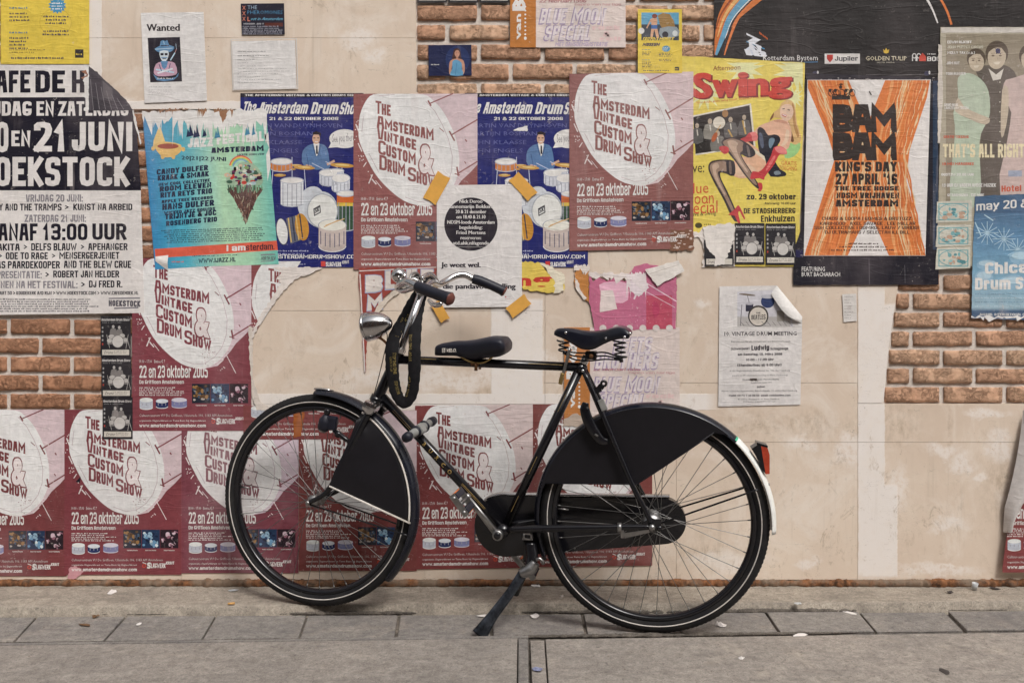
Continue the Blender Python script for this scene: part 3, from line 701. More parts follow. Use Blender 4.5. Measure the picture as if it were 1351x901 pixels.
# --- the drum show poster of 2005, pasted again and again ------------------------------------
def drum_poster(label, ox, oy, layer, mar=MAR, pnk=PNK, head=HEAD, h=231, w_=163, clip=None, rise=0.0, extra=None, lift=0.0, ink_t=None, wear=1.0, group='maroon drum show posters of 2005'):
    mar = (mar[0] - 2, mar[1] + 5, mar[2] + 5); k = w_ / 163.0; q = h / 231.0
    X = lambda x: ox + (x - 751) * k
    Y = lambda y, x=751: oy + (y - 100) * q + rise * (x - 751) / 163
    A = lambda x, y: (X(x), Y(y, x))
    ti = ink_t or mar
    p = Poster('drum_show_poster', label, 'poster', [A(751, 100), A(914, 100), A(914, 331), A(751, 331)], layer, mar, group, clip=clip, lift=lift, wear=wear)
    # drum shell and lower splash
    p.poly([A(800, 100), A(914, 100), A(914, 193), A(905, 203), A(893, 214), A(886, 224), A(868, 244), A(845, 249), A(820, 240)], pnk, 0)
    head_pts = [(757.5, 150), (759.5, 128), (767, 110), (777, 101), (800, 100.2), (842, 101), (856, 109), (868, 122), (878, 140), (886, 160), (890, 183), (889, 203), (883, 220), (872, 235), (856, 245.5), (838, 247), (818, 241), (798, 226), (780, 206), (766, 180), (759, 163)]
    p.poly([A(*a) for a in head_pts], tuple(min(255, c + 8) for c in head), 1, sm=3)
    hp2 = [(762, 150), (764, 130), (772, 112), (784, 103), (805, 101), (832, 103), (846, 110), (858, 123), (868, 141), (876, 160), (881, 182), (880, 202), (874, 219), (864, 232), (850, 241), (836, 242), (819, 236), (801, 222), (784, 203), (771, 178), (764, 163)]
    for i in range(len(hp2)):
        u, v = hp2[i], hp2[(i + 1) % len(hp2)]
        if u[0] > 842 or i % 3 == 0: p.line(*A(*u), *A(*v), .7, tuple(int(c * .90) for c in pnk), 2)
    hp3 = [(x + (823 - x) * .018, y + (172 - y) * .018) for x, y in hp2]
    for i in range(30):
        rr = random.Random(i + 300); p.ell(*A(rr.uniform(846, 874), rr.uniform(195, 240)), rr.uniform(.4, 1.6), rr.uniform(.3, 1), tuple(int(c * .95) for c in head), 3, n=6)
    # tension rods, lugs and splashes
    for (x0, y0, x1, y1, wd) in ((851, 113, 882, 99.8, 1.5), (849, 109, 853, 116, 2.0), (880, 154, 914, 134, 1.7), (877, 149, 884, 162, 2.0), (864, 145, 870, 150, 1.0), (888, 205, 914, 189, 1.7), (887, 196, 889, 208, 2.2), (884, 205, 891, 207, 1.4), (898, 160, 900, 163, 1.6), (897, 189, 899, 192, 1.2)):
        p.line(*A(x0, y0), *A(x1, y1), wd, ti, 4)
    for (x0, y0, x1, y1, wd) in ((878, 226, 893, 254, .9), (872, 233, 883, 222, .8), (758, 150, 754, 140, 1.6), (757, 165, 762, 176, 1.4), (776, 206, 771, 218, 1.5), (780, 214, 788, 224, .8), (868, 243, 876, 236, 1.0), (768, 190, 764, 196, 1.2), (775, 212, 781, 219, 1.6)):
        p.line(*A(x0, y0), *A(x1, y1), wd, head, 1)
    r = random.Random(4)
    for i in range(26):
        x, y = r.choice(((760, 133), (757, 150), (762, 178), (774, 210), (783, 218), (874, 238))); x += r.uniform(-5, 4); y += r.uniform(-9, 12); p.ell(*A(x, y), .8, .8, head, 1, n=5)
    for i in range(22):
        p.ell(*A(r.uniform(845, 884), r.uniform(225, 246)), r.uniform(.3, 1.2), .5, mar, 4, n=5)
    def T(b, x0, y0, x1, y1, dy, dh=0, col=None, bold=.03, **kw):
        p.t(b, X(x0), Y(y0, x0), X(x1), Y(y1, x0), col or ti, bold, slope=(dy + rise * (x1 - x0) / 163) * q, taper=1 + dh, **kw)
    # slanted chunky lettering, first letters larger
    for (b_, x0, y0, x1, y1, dy, tp, big) in (('THE', 780, 111.5, 800, 126, 3.6, 1, 2.5), ('AMSTERDAM', 781.5, 131.5, 856.5, 144.5, 17, 1.14, 3), ('VINTAGE', 782, 146.5, 833.5, 159, 15.5, 1.1, 3), ('CUSTOM', 783.5, 163.5, 833, 179, 15, 1.0, 3), ('DRUM', 785, 183, 819, 199.5, 9, .95, 3), ('SHOW', 822.5, 198.5, 859.5, 214, 10.5, .92, 3)):
        n_ = len(b_); f0 = (x1 - x0) / (n_ + .25); bl = .047
        T(b_[0], x0, y0 - big, x0 + f0 * 1.25, y1, dy / n_, 0, None, .024); T(b_[1:], x0 + f0 * 1.32, y0 + dy * 1.15 / n_, x1, y1 + dy * 1.15 / n_, dy * (1 - 1.15 / n_), tp - 1, None, bl)
    p.t('&', X(837), Y(165.5), X(857.5), Y(202.5), ti, .045, slope=4, lev=8, res=3, serif=True, xd=1.3); p.t('&', X(838), Y(166.5), X(856.5), Y(201.5), head, .030, slope=4, lev=9, res=3, xd=.7, serif=True)
    W_ = WHT
    T('10.00 - 17.00   Entree € 7', 761, 236, 796, 240, 0, 0, W_, .0)
    T('22 en 23 oktober 2005', 761, 243.5, 854.5, 260, 0, 0, W_, .02)
    T('De Griffioen Amstelveen', 761, 263, 822, 268, 0, 0, W_, .02)
    p.bars(X(761), Y(272.5), X(826), 5, 2.5 * q, 1.3, W_, 5, ragged=.35)
    for (cx, cy, rx, hh, body, top) in ((770.5, 295, 9, 12, (176, 180, 190), (214, 216, 214)), (792, 295, 8.5, 9, (32, 44, 86), (206, 210, 216)), (815.5, 294, 10.5, 10, (120, 122, 160), (200, 196, 206))):
        a, b = A(cx, cy); hh *= q
        p.ell(a, b + hh / 2 - 1, rx * k, 2.8, body, 2); p.rect(a - rx * k, b - hh / 2 + 1, a + rx * k, b + hh / 2 - 1, body, 2); p.ell(a, b - hh / 2 + .6, rx * k, 2.9, top, 3)
        p.ring(a, b + hh / 2 - 1.2, rx * k, 3, 1.0, top, 3, a0=0, a1=180, n=12)
        for g in (-.6, 0, .6): p.rect(a + g * rx * k - .5, b - 1, a + g * rx * k + .5, b + 2, (150, 150, 160), 4)
    for i, (x, cols, bc) in enumerate(((833, [(148, 112, 70), (60, 82, 104), (176, 166, 160), (36, 40, 56), (92, 66, 40)], (30, 36, 48)), (858.7, [(106, 148, 180), (206, 214, 220), (44, 66, 100), (24, 34, 58), (140, 170, 190)], (34, 52, 80)), (884.5, [(200, 176, 186), (140, 96, 112), (66, 32, 40), (30, 22, 30), (168, 140, 150)], (40, 26, 34)))):
        a, b = A(x, 268); c, d = A(x + 25.2, 294); p.photo(a, b, c, d, bc, cols, 11 + i, 34, 1, .15); T('Yamaha Drums' if i == 0 else 'Basix Free Session' if i == 1 else 'Sonor Sessions', x + 5, 296, x + 20, 297.6, 0, 0, W_, .02)
    T('Cultuurcentrum VU De Griffioen, Uilenstede 106, 1183 AM Amstelveen', 761, 308.5, 888, 312, 0, 0, tuple(int(c * .86) for c in W_), .0)
    T('organisatie Slagwerkkrant en Tama Basic bij Slagwerkkrant', 761, 316, 852, 318.4, 0, 0, W_, .0)
    T('www.amsterdamdrumshow.com', 761, 321.5, 852, 326, 0, 0, W_, .03)
    T('S', 866, 313.6, 871, 322.5, 0, 0, W_, .05, sh=.5); T('LAGWERK', 871.5, 315, 892, 321.6, 0, 0, W_, .03, sh=.5); T('KRANT', 892.5, 312.5, 904, 316.6, 0, 0, W_, .03)
    a, b = A(863, 318); p.ring(a - 1, b + .5, 2.4, 2.6, 1, (196, 70, 50), 3, n=12); p.line(a - 3, b - 4, a + 2, b - 2, 1, WHT, 4)
    if extra: extra(p, X, Y)
    return p.done()
G = 'maroon drum show posters of 2005'
LM, MM = (120, 50, 54), (140, 78, 76)
drum_poster('faded drum show poster just above the handlebar, between the two blue posters', 467, 125, 2, (140, 82, 80), h=231, w_=163, rise=0)
drum_poster('faded drum show poster directly right of the second blue poster', 751, 99, 3, (138, 84, 80), (204, 184, 186), h=232.5, w_=163, rise=-3,
            extra=lambda p, X, Y: (p.tear([(X(883), Y(303)), (X(914), Y(303)), (X(914), Y(330)), (X(884), Y(331))], 5, 1.5, 3, (120, 84, 66), 5), [p.ell(random.Random(i).uniform(X(886), X(912)), random.Random(i + 90).uniform(Y(304), Y(328)), random.Random(i + 7).uniform(.8, 3), .9, (196, 178, 168), 6, n=7) for i in range(26)]))
drum_poster('drum show poster beside the upright flyer strip, below the turquoise festival poster', 175.5, 341, 1.5, (126, 58, 66), (204, 184, 190), wear=1.1, h=227, w_=157, rise=0)
drum_poster('bottom-row drum show poster cut off by the picture edge', -64, 540, .5, (116, 54, 56), wear=1.5, w_=153, h=219, rise=0)
drum_poster('bottom-row drum show poster below the dark flyer strip', 86.5, 540, 1, (122, 54, 60), wear=.9, h=217, w_=154, extra=lambda p, X, Y: (p.tear([(93, 748), (100, 745), (112, 752), (108, 757), (98, 764), (91, 762)], 8, 1, 2, (190, 140, 146), 6), p.poly([(101, 635), (108, 628), (107, 636)], BLK, 6)))
drum_poster('bottom-row drum show poster cut across by the front edge of the front wheel', 240.5, 543, .5, (118, 56, 66), (199, 182, 192), wear=1.7, h=212, w_=154)
drum_poster('bottom-row drum show poster behind the hub of the front wheel', 395, 541, 1, (118, 56, 54), wear=1.2, h=211, w_=155)
drum_poster('drum show poster seen through the frame triangle, right of the front wheel', 548, 535, .5, (120, 54, 54), (203, 186, 184), wear=2.0, h=215, w_=155, rise=-2)
drum_poster('rightmost bottom-row drum show poster, behind the chain case and rear wheel', 703, 533, 1, (118, 58, 54), wear=1.6, h=214, w_=157, rise=-2)
# remnants of a torn copy: the corner with TH and A, and the strip with the web address
TORN = (214, 205, 200)
drum_poster('torn drum show poster corner showing half a word, below the first blue poster', 327, 345, 1, (134, 70, 72), h=231, w_=157, clip=[((325, 458), (398, 345))])
q = Poster('torn_paper', 'white ragged flap of torn paper under the turquoise poster and blue poster', 'paper scrap', ragged([(362, 353), (426, 353), (414, 360), (396, 366), (384, 374), (370, 390), (356, 408), (340, 434), (331, 452), (334, 438), (345, 414), (358, 396), (366, 384), (372, 374), (366, 366), (372, 360)], 9, 1.3, 2.5), 2, (212, 204, 198)); q.done()
drum_poster('torn lower strip of a drum show poster seen through the top of the front wheel', 322, 350, 2, (122, 58, 58), h=229, w_=160, clip=[((482, 548), (320, 534))])
q = Poster('torn_paper', 'ragged orange scrap between torn drum show posters behind the tyre top', 'paper scrap', ragged([(388, 541), (403, 541), (398, 575), (388, 576)], 3, .8, 3), 3, (150, 84, 40)); q.done()
q = Poster('torn_paper', 'pale torn paper edge running down beside the drum show poster by the flyers', 'paper scrap', ragged([(329, 430), (334, 432), (335, 500), (345, 530), (362, 540), (340, 541), (333, 520), (330, 470)], 3, .8, 3), 3, (206, 196, 186)); q.done()

# --- blue drum show poster of 2006 -----------------------------------------------------------
def blue_poster(label, ox, oy, layer):
    B, DIM = (30, 35, 100), (86, 90, 144)
    p = Poster('blue_drum_show_poster', label, 'poster', (ox, oy, ox + 162, oy + 229), layer, B, 'blue drum show posters of 2006')
    D = lambda x: ox + x - 318; Y = lambda y: oy + y - 124
    p.rect(ox, oy, ox + 162, oy + 5.5, BLK, 1)
    p.t('THE AMSTERDAM VINTAGE & CUSTOM DRUM SHOW', D(324), Y(125.4), D(476), Y(128), WHT, .03)
    p.t('The', D(320), Y(135), D(337), Y(150), WHT, .035, sh=4, res=2); p.t('Amsterdam', D(341.5), Y(136), D(405), Y(151), WHT, .035, sh=4, res=2)
    p.t('Drum', D(410), Y(136), D(445), Y(151.5), WHT, .035, sh=4, res=2); p.t('Show', D(447.5), Y(136), D(476), Y(152), WHT, .035, sh=4, res=2)
    p.t('21 & 22 OKTOBER 2006', D(356), Y(155.5), D(447), Y(159.5), WHT, .03)
    for b, x0, x1, y in (('MARTIN VAN DUYNHOVEN', 322, 452, 164), ('MARTIJN BOSMAN', 322, 413, 174.5), ('JOHN KLAASSE', 322, 399, 186), ('JOHN ENGELS', 322, 394, 197)): p.t(b, D(x0), Y(y), D(x1), Y(y + 5.3), DIM, .0)
    p.ell(D(455), Y(184), 20, 12.5, WHT, 1); p.poly([(D(437), Y(190)), (D(444), Y(187)), (D(447), Y(195)), (D(434), Y(196))], WHT, 1)
    p.t('See you there', D(439), Y(178), D(468), Y(189), GRY, .0, slope=-2)
    # drummer in a blue suit
    SU, SK = (84, 116, 158), (196, 160, 136)
    p.poly([(D(403), Y(222)), (D(399), Y(205)), (D(403), Y(196)), (D(412), Y(191)), (D(425), Y(191)), (D(432), Y(196)), (D(435), Y(212)), (D(434), Y(224))], SU, 1, sm=2)
    p.poly([(D(414), Y(190)), (D(422), Y(190)), (D(420), Y(205)), (D(418), Y(207))], WHT, 2); p.poly([(D(417.5), Y(193)), (D(419.5), Y(193)), (D(420), Y(204)), (D(417.6), Y(204))], BLK, 3)
    p.line(D(413), Y(192), D(417), Y(206), 1.4, (62, 92, 132), 3); p.line(D(424), Y(192), D(420), Y(206), 1.4, (62, 92, 132), 3); p.line(D(405), Y(204), D(408), Y(220), .8, (52, 80, 120), 3)
    p.ell(D(417.7), Y(184), 5, 7, SK, 2); p.poly([(D(412), Y(181)), (D(413), Y(176)), (D(418), Y(174)), (D(424), Y(176.5)), (D(424), Y(182)), (D(422), Y(178.5)), (D(414), Y(178.5))], (34, 24, 26), 3)
    p.rect(D(414), Y(182.5), D(416.8), Y(183.6), (60, 40, 38), 4); p.rect(D(419), Y(182.5), D(421.8), Y(183.6), (60, 40, 38), 4); p.line(D(416), Y(188), D(420), Y(188), .8, (236, 226, 220), 4)
    p.line(D(432), Y(218), D(442), Y(213), 3, SK, 3); p.line(D(404), Y(219), D(412), Y(221), 3, SK, 3)
    # cymbals, stands
    for cx, cy, rx, ry, r in ((375, 223, 16, 2.3, 4), (402, 222, 14, 2.6, 3), (452, 219, 16, 3, 4), (391, 219, 8, 1.5, 0), (352 + 18, 232, 8, 2, 0)): p.ell(D(cx), Y(cy), rx, ry, (190, 142, 66), 4, r); p.ell(D(cx), Y(cy - .6), rx * .6, ry * .4, (226, 192, 126), 5, r)
    for x0, y0, x1, y1 in ((386, 208, 386, 240), (361, 222, 358, 262), (402, 222, 404, 250), (452, 219, 450, 246), (412, 216, 428, 224), (430, 214, 446, 222)): p.line(D(x0), Y(y0), D(x1), Y(y1), .9, (190, 196, 214), 3)
    def drum(cx, top, rx, ry, hh, body, topc=WHT, rim=(176, 180, 192), hatch=5, lean=0):
        a, b = D(cx), Y(top)
        p.poly([(a - rx, b), (a + rx, b), (a + rx + lean, b + hh), (a + rx * .7 + lean, b + hh + ry * .7), (a + lean, b + hh + ry), (a - rx * .7 + lean, b + hh + ry * .7), (a - rx + lean, b + hh)], body, 5)
        p.ring(a + lean, b + hh - .3, rx, ry, 1.3, rim, 6, a0=0, a1=180, n=14); p.ell(a, b, rx + .7, ry + .7, rim, 6); p.ell(a, b, rx - .6, ry - .6, topc, 7)
        for i in range(hatch):
            g = -0.8 + 1.6 * i / max(1, hatch - 1); yy = b + ry * math.sqrt(1 - g * g); p.rect(a + g * rx - .5, yy + 1, a + g * rx + .5, yy + hh - 1, (150, 152, 164), 6)
    drum(372, 214, 14, 4.2, 10, (196, 120, 60)); drum(386, 239, 15, 4, 31, (206, 208, 212)); drum(434, 229, 12, 5, 13, (196, 198, 206)); drum(450, 236, 12, 6, 14, (204, 206, 212)); drum(444, 226, 10, 2.4, 4, (206, 208, 214))
    p.ell(D(411), Y(268), 17, 22, (196, 200, 206), 3, 20); p.ell(D(424), Y(277), 22, 24, (188, 192, 198), 4); p.ell(D(426), Y(279), 20, 22.5, (214, 214, 210), 5); p.ring(D(426), Y(279), 20.5, 23, 1.4, (160, 164, 172), 6)
    p.poly([(D(414), Y(276)), (D(423), Y(271)), (D(424), Y(281)), (D(415), Y(286))], (50, 50, 56), 6); p.poly([(D(415.4), Y(277.2)), (D(422), Y(273.3)), (D(422.8), Y(280.2)), (D(416), Y(284))], (206, 206, 204), 7); p.t('SK', D(416), Y(276), D(422), Y(282), (40, 40, 46), .03, slope=-3)
    drum(457, 256, 12, 4, 46, (44, 74, 52)); p.rect(D(445), Y(258), D(469), Y(268), (190, 96, 42), 6); p.rect(D(445.5), Y(268), D(468.6), Y(272.5), (206, 176, 70), 6)
    # drums lying at the lower left, snare in front
    p.ell(D(399), Y(300), 9, 18, (190, 136, 56), 6, -8); p.poly([(D(378), Y(289)), (D(396), Y(283)), (D(402), Y(316)), (D(384), Y(322))], (96, 98, 112), 6); p.ell(D(373), Y(306), 7, 17, (216, 216, 214), 8, -8); p.ring(D(373), Y(306), 8, 18, 1.3, (60, 62, 78), 8, -8)
    for g in range(4): p.line(D(381 + 5 * g), Y(288 - g * 1.5), D(385 + 5 * g), Y(320 - g * 1.5), 1.6, (50, 54, 72) if g % 2 else (206, 176, 110), 7)
    p.rect(D(421), Y(299), D(457), Y(324), (190, 176, 170), 8); p.ell(D(439), Y(324), 18, 8, (182, 168, 162), 8); p.ell(D(439), Y(298), 19, 8.5, (150, 152, 162), 8); p.ell(D(439), Y(297.5), 17.6, 7.4, (220, 214, 204), 9)
    for g in range(6): a = -.85 + .34 * g; p.rect(D(439 + a * 18) - .7, Y(304 + 5 * (1 - a * a)), D(439 + a * 18) + .7, Y(321 + 6 * (1 - a * a)), (116, 110, 122), 9)
    p.line(D(428), Y(300), D(447), Y(291), 1.2, (196, 160, 110), 10); p.line(D(430), Y(298), D(455), Y(289), 1.2, (206, 172, 120), 10); p.ring(D(439), Y(325), 18.3, 8.2, 1.2, (206, 206, 210), 9, a0=0, a1=180)
    p.bars(D(362), Y(330.5), D(412), 2, 4, 1.8, (170, 172, 200), 4); p.t('WWW.AMSTERDAMDRUMSHOW.COM', D(330), Y(336.5), D(476), Y(341.5), WHT, .02)
    p.bars(D(345), Y(348), D(418), 1, 3, 1.8, (170, 172, 200), 6); p.rect(D(424), Y(345), D(430), Y(352), (190, 60, 54), 5); p.t('SLAGWERK', D(430.5), Y(346), D(451), Y(352), WHT, .04); p.t('KRANT', D(452), Y(344.5), D(461), Y(348.5), WHT, .03, slope=-.6)
    return p
p = blue_poster('blue drum show poster overlapping the turquoise festival poster, drummer in a suit', 318, 124, 0)
for i in range(14):
    r = random.Random(i + 40); p.ell(r.uniform(338, 360), r.uniform(136, 160), r.uniform(.4, 1.6), r.uniform(.3, .9), WHT, 10, n=6)
p.done()
p = blue_poster('blue drum show poster partly under the white sheet with the black circle', 613.5, 124, 0)
p.tear([(677, 173), (683, 170), (696, 167), (696, 174), (686, 174)], 3, .5, 2, WHT, 10); p.done()

# --- café festival poster at the left edge ---------------------------------------------------
p = Poster('cafe_festival_poster', 'large black and white cafe festival poster with heavy capitals at the picture edge', 'poster', [(-40, 87), (118, 87), (118, 146), (176, 146.5), (187, 252), (192, 413), (-40, 416)], 2, PAP)
K = (25, 22, 35)
p.poly([(-40, 130), (118, 129.5), (118, 133), (-40, 133.5)], K, 0); p.poly([(-40, 131), (119, 130), (119, 147), (177, 147), (182, 175), (187.5, 252), (-40, 252)], K, 0)
for b, x0, x1 in (('CAFE', -21, 42), ('DE', 48.5, 87.5), ('HOEK', 96.5, 166)):
    if b != 'HOEK': p.t(b, x0, 94.5, x1, 123.5, K, .035)
p.t('HO', 96.5, 94.5, 132, 123.5, K, .035)
for b, x0, x1, sl in (('VRIJDAG', -41, 43.5, 0), ('EN', 50, 73, 0), ('ZATERDAG', 78, 171, 0)): p.t(b, x0, 135, x1, 154, PAP, .035)
p.t('20', -23, 162, 13, 202, PAP, .035); p.t('EN', 17, 173.5, 42, 194, PAP, .035); p.t('21', 45, 162, 86.5, 201, PAP, .035); p.t('JUNI', 96.5, 162, 176, 200.5, PAP, .035)
p.t('HOEKSTOCK', -27, 208, 173.5, 246.5, PAP, .035)
for b, x0, y0, x1, y1, c in (('VRIJDAG 20 JUNI:', 36, 257.5, 111, 267, GRY), ('TIMMY AND THE TRAMPS', -24, 269.5, 83, 278.5, K), ('>', 87, 271, 93, 277, K), ('KUNST NA ARBEID', 98, 269.5, 176, 278, K),
        ('ZATERDAG 21 JUNI:', 34, 284, 115, 293.5, GRY), ('VANAF', -14, 295.5, 51.5, 318, K), ('13:00', 58, 295.5, 117, 317.5, K), ('UUR', 123.5, 295.5, 169, 317, K),
        ('HAKITA', -8, 322, 28, 331, K), ('>', 33, 323, 38, 329.5, K), ('DELFS BLAUW', 43, 321.5, 103, 331, K), ('>', 108, 323, 113, 329.5, K), ('APEHANGER', 118, 321.5, 170, 330.5, K),
        ('>', 0, 335, 5, 341, K), ('ODE TO RAGE', 9.5, 333.5, 65, 342.5, K), ('>', 70, 335, 75, 341, K), ('MENSERGERJENIET', 80, 333, 159, 342, K),
        ('AS PAARDEKOOPER', -2, 345, 81, 354.5, K), ('AND THE BLEW CRUE', 86, 344.5, 174.5, 354, K), ('PRESENTATIE:', -2, 358, 57, 367.5, GRY), ('>', 61.5, 359, 67, 366, K), ('ROBERT JAN HELDER', 72, 357.5, 159, 366.5, K),
        ('BINNEN NA HET FESTIVAL:', -12, 371, 104, 380.5, GRY), ('>', 108.5, 372, 114, 379, K), ('DJ FRED R.', 119, 370.5, 163, 379.5, K)): p.t(b, x0, y0, x1, y1, c, .03)
p.t('DORPSSTRAAT 50 > KOUDEKERK A/D RIJN > WWW.HOEKSTOCK.COM > WWW.CAFEDEHOEK.NL', -22, 384.5, 184, 389, K, .03)
p.bars(-10, 394, 133, 6, 3.1, 2, (96, 92, 98), 5, ragged=.12, dens=1.6); p.line(145, 394, 186, 393.5, 1.8, GRY, 2); p.t('HOEKSTOCK', 145, 396, 187, 404, (84, 80, 88), .05, slope=1); p.line(152, 407, 184, 406, 2, GRY, 2)
for x, y, s_ in ((109, 96, 1), (108, 104, 1), (112, 112, 1)): p.poly([(x, y), (119, y - 4), (119, y + 5), (x + 5, y + 3)], (150, 104, 80), 10)
p.tear([(112, 87), (121, 87), (122, 100), (121, 120), (121, 147), (112, 147), (117, 136), (110, 128), (117, 120), (111, 108), (118, 100)], 12, 1.3, 2.5, WHT, 11)
p.tear([(176, 146), (178, 146), (181, 160), (188, 190), (186.5, 192), (180, 168)], 2, .7, 3, WHT, 11); p.done()
p = Poster('torn_photo_print', 'torn triangle of a dark greyscale photo print beside the cafe poster', 'paper scrap', ragged([(119, 89), (136, 103), (152, 118), (168, 133), (177, 147), (119, 147.5)], 4, .5, 3), 3, (70, 66, 72))
for a in (((122, 98), (136, 106), (134, 130), (124, 128), (52, 48, 56)), ((137, 108), (150, 119), (150, 134), (138, 130), (88, 84, 88)), ((124, 130), (150, 136), (147, 147), (122, 147), (40, 38, 46)), ((152, 124), (168, 136), (160, 146), (150, 146), (56, 52, 60)), ((160, 130), (166, 136), (158, 138), (156, 132), (170, 166, 166))): p.poly(list(a[:4]), a[4], 1)
for i in range(6): p.line(121 + i * 7, 106 + i * 5, 125 + i * 8, 146, .7, (120, 116, 120), 3)
p.done()

# --- yellow museum posters -------------------------------------------------------------------
YEL = (226, 190, 78); NAV = (44, 44, 84)
def museum(label, x0, y0, w_, h, layer, big):
    p = Poster('museum_poster', label, 'poster', (x0, y0, x0 + w_, y0 + h), layer, YEL, 'yellow museum posters')
    U = lambda u: x0 + u * w_; V = lambda v: y0 + v * h
    p.rect(U(.08), V(.055), U(.93), V(.49), (96, 156, 186), 1); p.rect(U(.08), V(.24), U(.93), V(.49), (60, 66, 74), 2)
    r = random.Random(2)
    p.poly([(U(.45), V(.1)), (U(.72), V(.08)), (U(.85), V(.3)), (U(.6), V(.36))], (150, 118, 70), 3, sm=2); p.poly([(U(.5), V(.3)), (U(.88), V(.28)), (U(.92), V(.42)), (U(.55), V(.46))], (140, 150, 156), 4, sm=2); p.ell(U(.62), V(.4), w_ * .07, h * .05, (40, 42, 50), 5); p.ell(U(.84), V(.38), w_ * .06, h * .045, (196, 200, 200), 5)
    p.ell(U(.38), V(.11), w_ * .06, h * .035, (120, 60, 46), 5); p.poly([(U(.30), V(.15)), (U(.44), V(.15)), (U(.43), V(.27)), (U(.48), V(.44)), (U(.42), V(.45)), (U(.37), V(.32)), (U(.33), V(.46)), (U(.28), V(.45)), (U(.31), V(.27))], (206, 160, 130), 5, sm=2); p.rect(U(.3), V(.25), U(.44), V(.31), (70, 110, 168), 6); p.line(U(.3), V(.16), U(.2), V(.3), w_ * .03, (206, 160, 130), 6)
    p.ell(U(.08), V(.34), w_ * .07, w_ * .07, WHT, 6, n=12)
    p.t('(AUTO-) MOBILE', U(.10), V(.44), U(.80), V(.5), YEL, .04, sh=.03 * w_, lev=9, res=2); p.t('MUSEUM', U(.10), V(.53), U(.48), V(.58), NAV, .045, sh=.03 * w_, lev=9, res=2)
    st = []
    for i in range(28): a = 2 * math.pi * i / 28; q_ = 1 if i % 2 else .74; st.append((U(.64) + .105 * w_ * q_ * math.cos(a), V(.62) + .055 * h * q_ * math.sin(a)))
    p.poly(st, (70, 140, 178), 3); p.bars(U(.575), V(.6), U(.70), 3, .018 * h, .01 * h, WHT, 3, ragged=.1, align='c')
    p.ring(U(.62), V(.73), .18 * w_, .09 * h, max(.3, .004 * w_), (190, 158, 60), 2)
    for v, n_, hd in ((.63, 3, (70, 120, 150)), (.79, 4, (70, 120, 150))):
        p.bars(U(.10), V(v), U(.31), 1, 1, .011 * h, hd, 4, ragged=.1); p.bars(U(.10), V(v + .035), U(.33), n_, .022 * h, .012 * h, NAV, int(v * 100), ragged=.3)
    p.bars(U(.47), V(.685), U(.78), 3, .022 * h, .012 * h, NAV, 8, ragged=.3, align='c'); p.bars(U(.47), V(.78), U(.78), 2, .022 * h, .012 * h, NAV, 9, ragged=.2, align='c')
    p.bars(U(.10), V(.905), U(.64), 2, .016 * h, .006 * h, (120, 100, 60), 9, ragged=.5); p.bars(U(.12), V(.955), U(.75), 1, 1, .012 * h, NAV, 10, ragged=.1)
    p.rect(U(.84), V(.905), U(.935), V(.96), (52, 48, 50), 3); p.bars(U(.85), V(.93), U(.925), 1, 1, .012 * h, YEL, 12, ragged=.05)
    p.done()
museum('large yellow museum poster above the black and white cafe poster', 3, -116, 116.5, 202, 3, True)
museum('small yellow museum poster glued on the bricks beside the black poster', 841, 14, 58, 84, 4, False)

# --- small sheets on the upper board ---------------------------------------------------------
p = Poster('wanted_sheet', 'white Wanted sheet with a cartoon cowboy skeleton on black', 'poster', [(187, 18.5), (269.5, 17.5), (274, 134), (192, 137)], 1, (212, 209, 207), wear=.4)
for b, x0, x1 in (('W', 195, 208), ('anted', 208.3, 238)): p.t(b, x0, 33.5, x1, 42.5, (38, 32, 36), .0, xd=.5, res=2, slope=-.3)
p.rect(195.5, 42.1, 200, 42.9, (38, 32, 36), 2) if False else None
p.poly([(196, 51.5), (238.5, 50.3), (241.3, 108.8), (199.5, 110)], (34, 30, 40), 1)
BL, LB = (92, 132, 168), (176, 200, 216)
p.poly([(205, 66), (212, 62), (213, 56), (217, 54.5), (219, 56), (222, 54.5), (224.5, 61), (231, 63), (229, 68), (222, 71), (212, 71)], BL, 2, sm=2); p.line(213, 62, 224, 61.5, 1.2, (34, 30, 40), 4); p.line(217, 56, 218, 60, .8, LB, 4); p.line(206, 66.5, 229, 65, .9, LB, 4)
p.poly([(212, 69), (223, 68.5), (223, 77), (220, 82), (215.5, 82), (212.5, 77)], (196, 206, 212), 3, sm=2); p.rect(213, 71.5, 217, 74.5, (34, 30, 40), 4); p.rect(218.5, 71.5, 222.3, 74.5, (34, 30, 40), 4); p.line(215.5, 79, 220.5, 79, 1, (34, 30, 40), 4); p.line(214, 77.5, 222, 77.2, 1.2, BL, 4)
p.poly([(207, 86), (214, 83), (224, 82.5), (232, 85), (235, 97), (229, 101), (210, 102), (204, 97)], (188, 152, 170), 2, sm=2); p.poly([(213, 82), (223, 82), (221, 90), (218, 93), (215, 90)], BL, 4); p.line(207, 93, 231, 97, 2.2, LB, 4); p.line(209, 98, 229, 92, 2.2, (206, 210, 216), 5); p.line(211, 86, 215, 97, 1, (60, 70, 100), 5); p.line(226, 85, 223, 96, 1, (60, 70, 100), 5)
p.poly([(203, 99), (210, 104), (221, 106), (233, 103), (237, 97), (236, 102), (230, 107), (218, 108.6), (208, 107)], BL, 5); p.bars(209, 104, 231, 1, 1, 1.4, WHT, 4)
p.line(226, 81, 232, 71, 1.6, LB, 4); p.line(232, 71, 234, 66, .6, (200, 150, 150), 4); p.line(234, 66, 233, 59, .5, LB, 4)
p.bars(197.5, 115.5, 229, 1, 1, .9, (160, 156, 156), 3); p.bars(197.5, 119.5, 233, 4, 1.9, .7, (176, 172, 172), 4, ragged=.5); p.done()

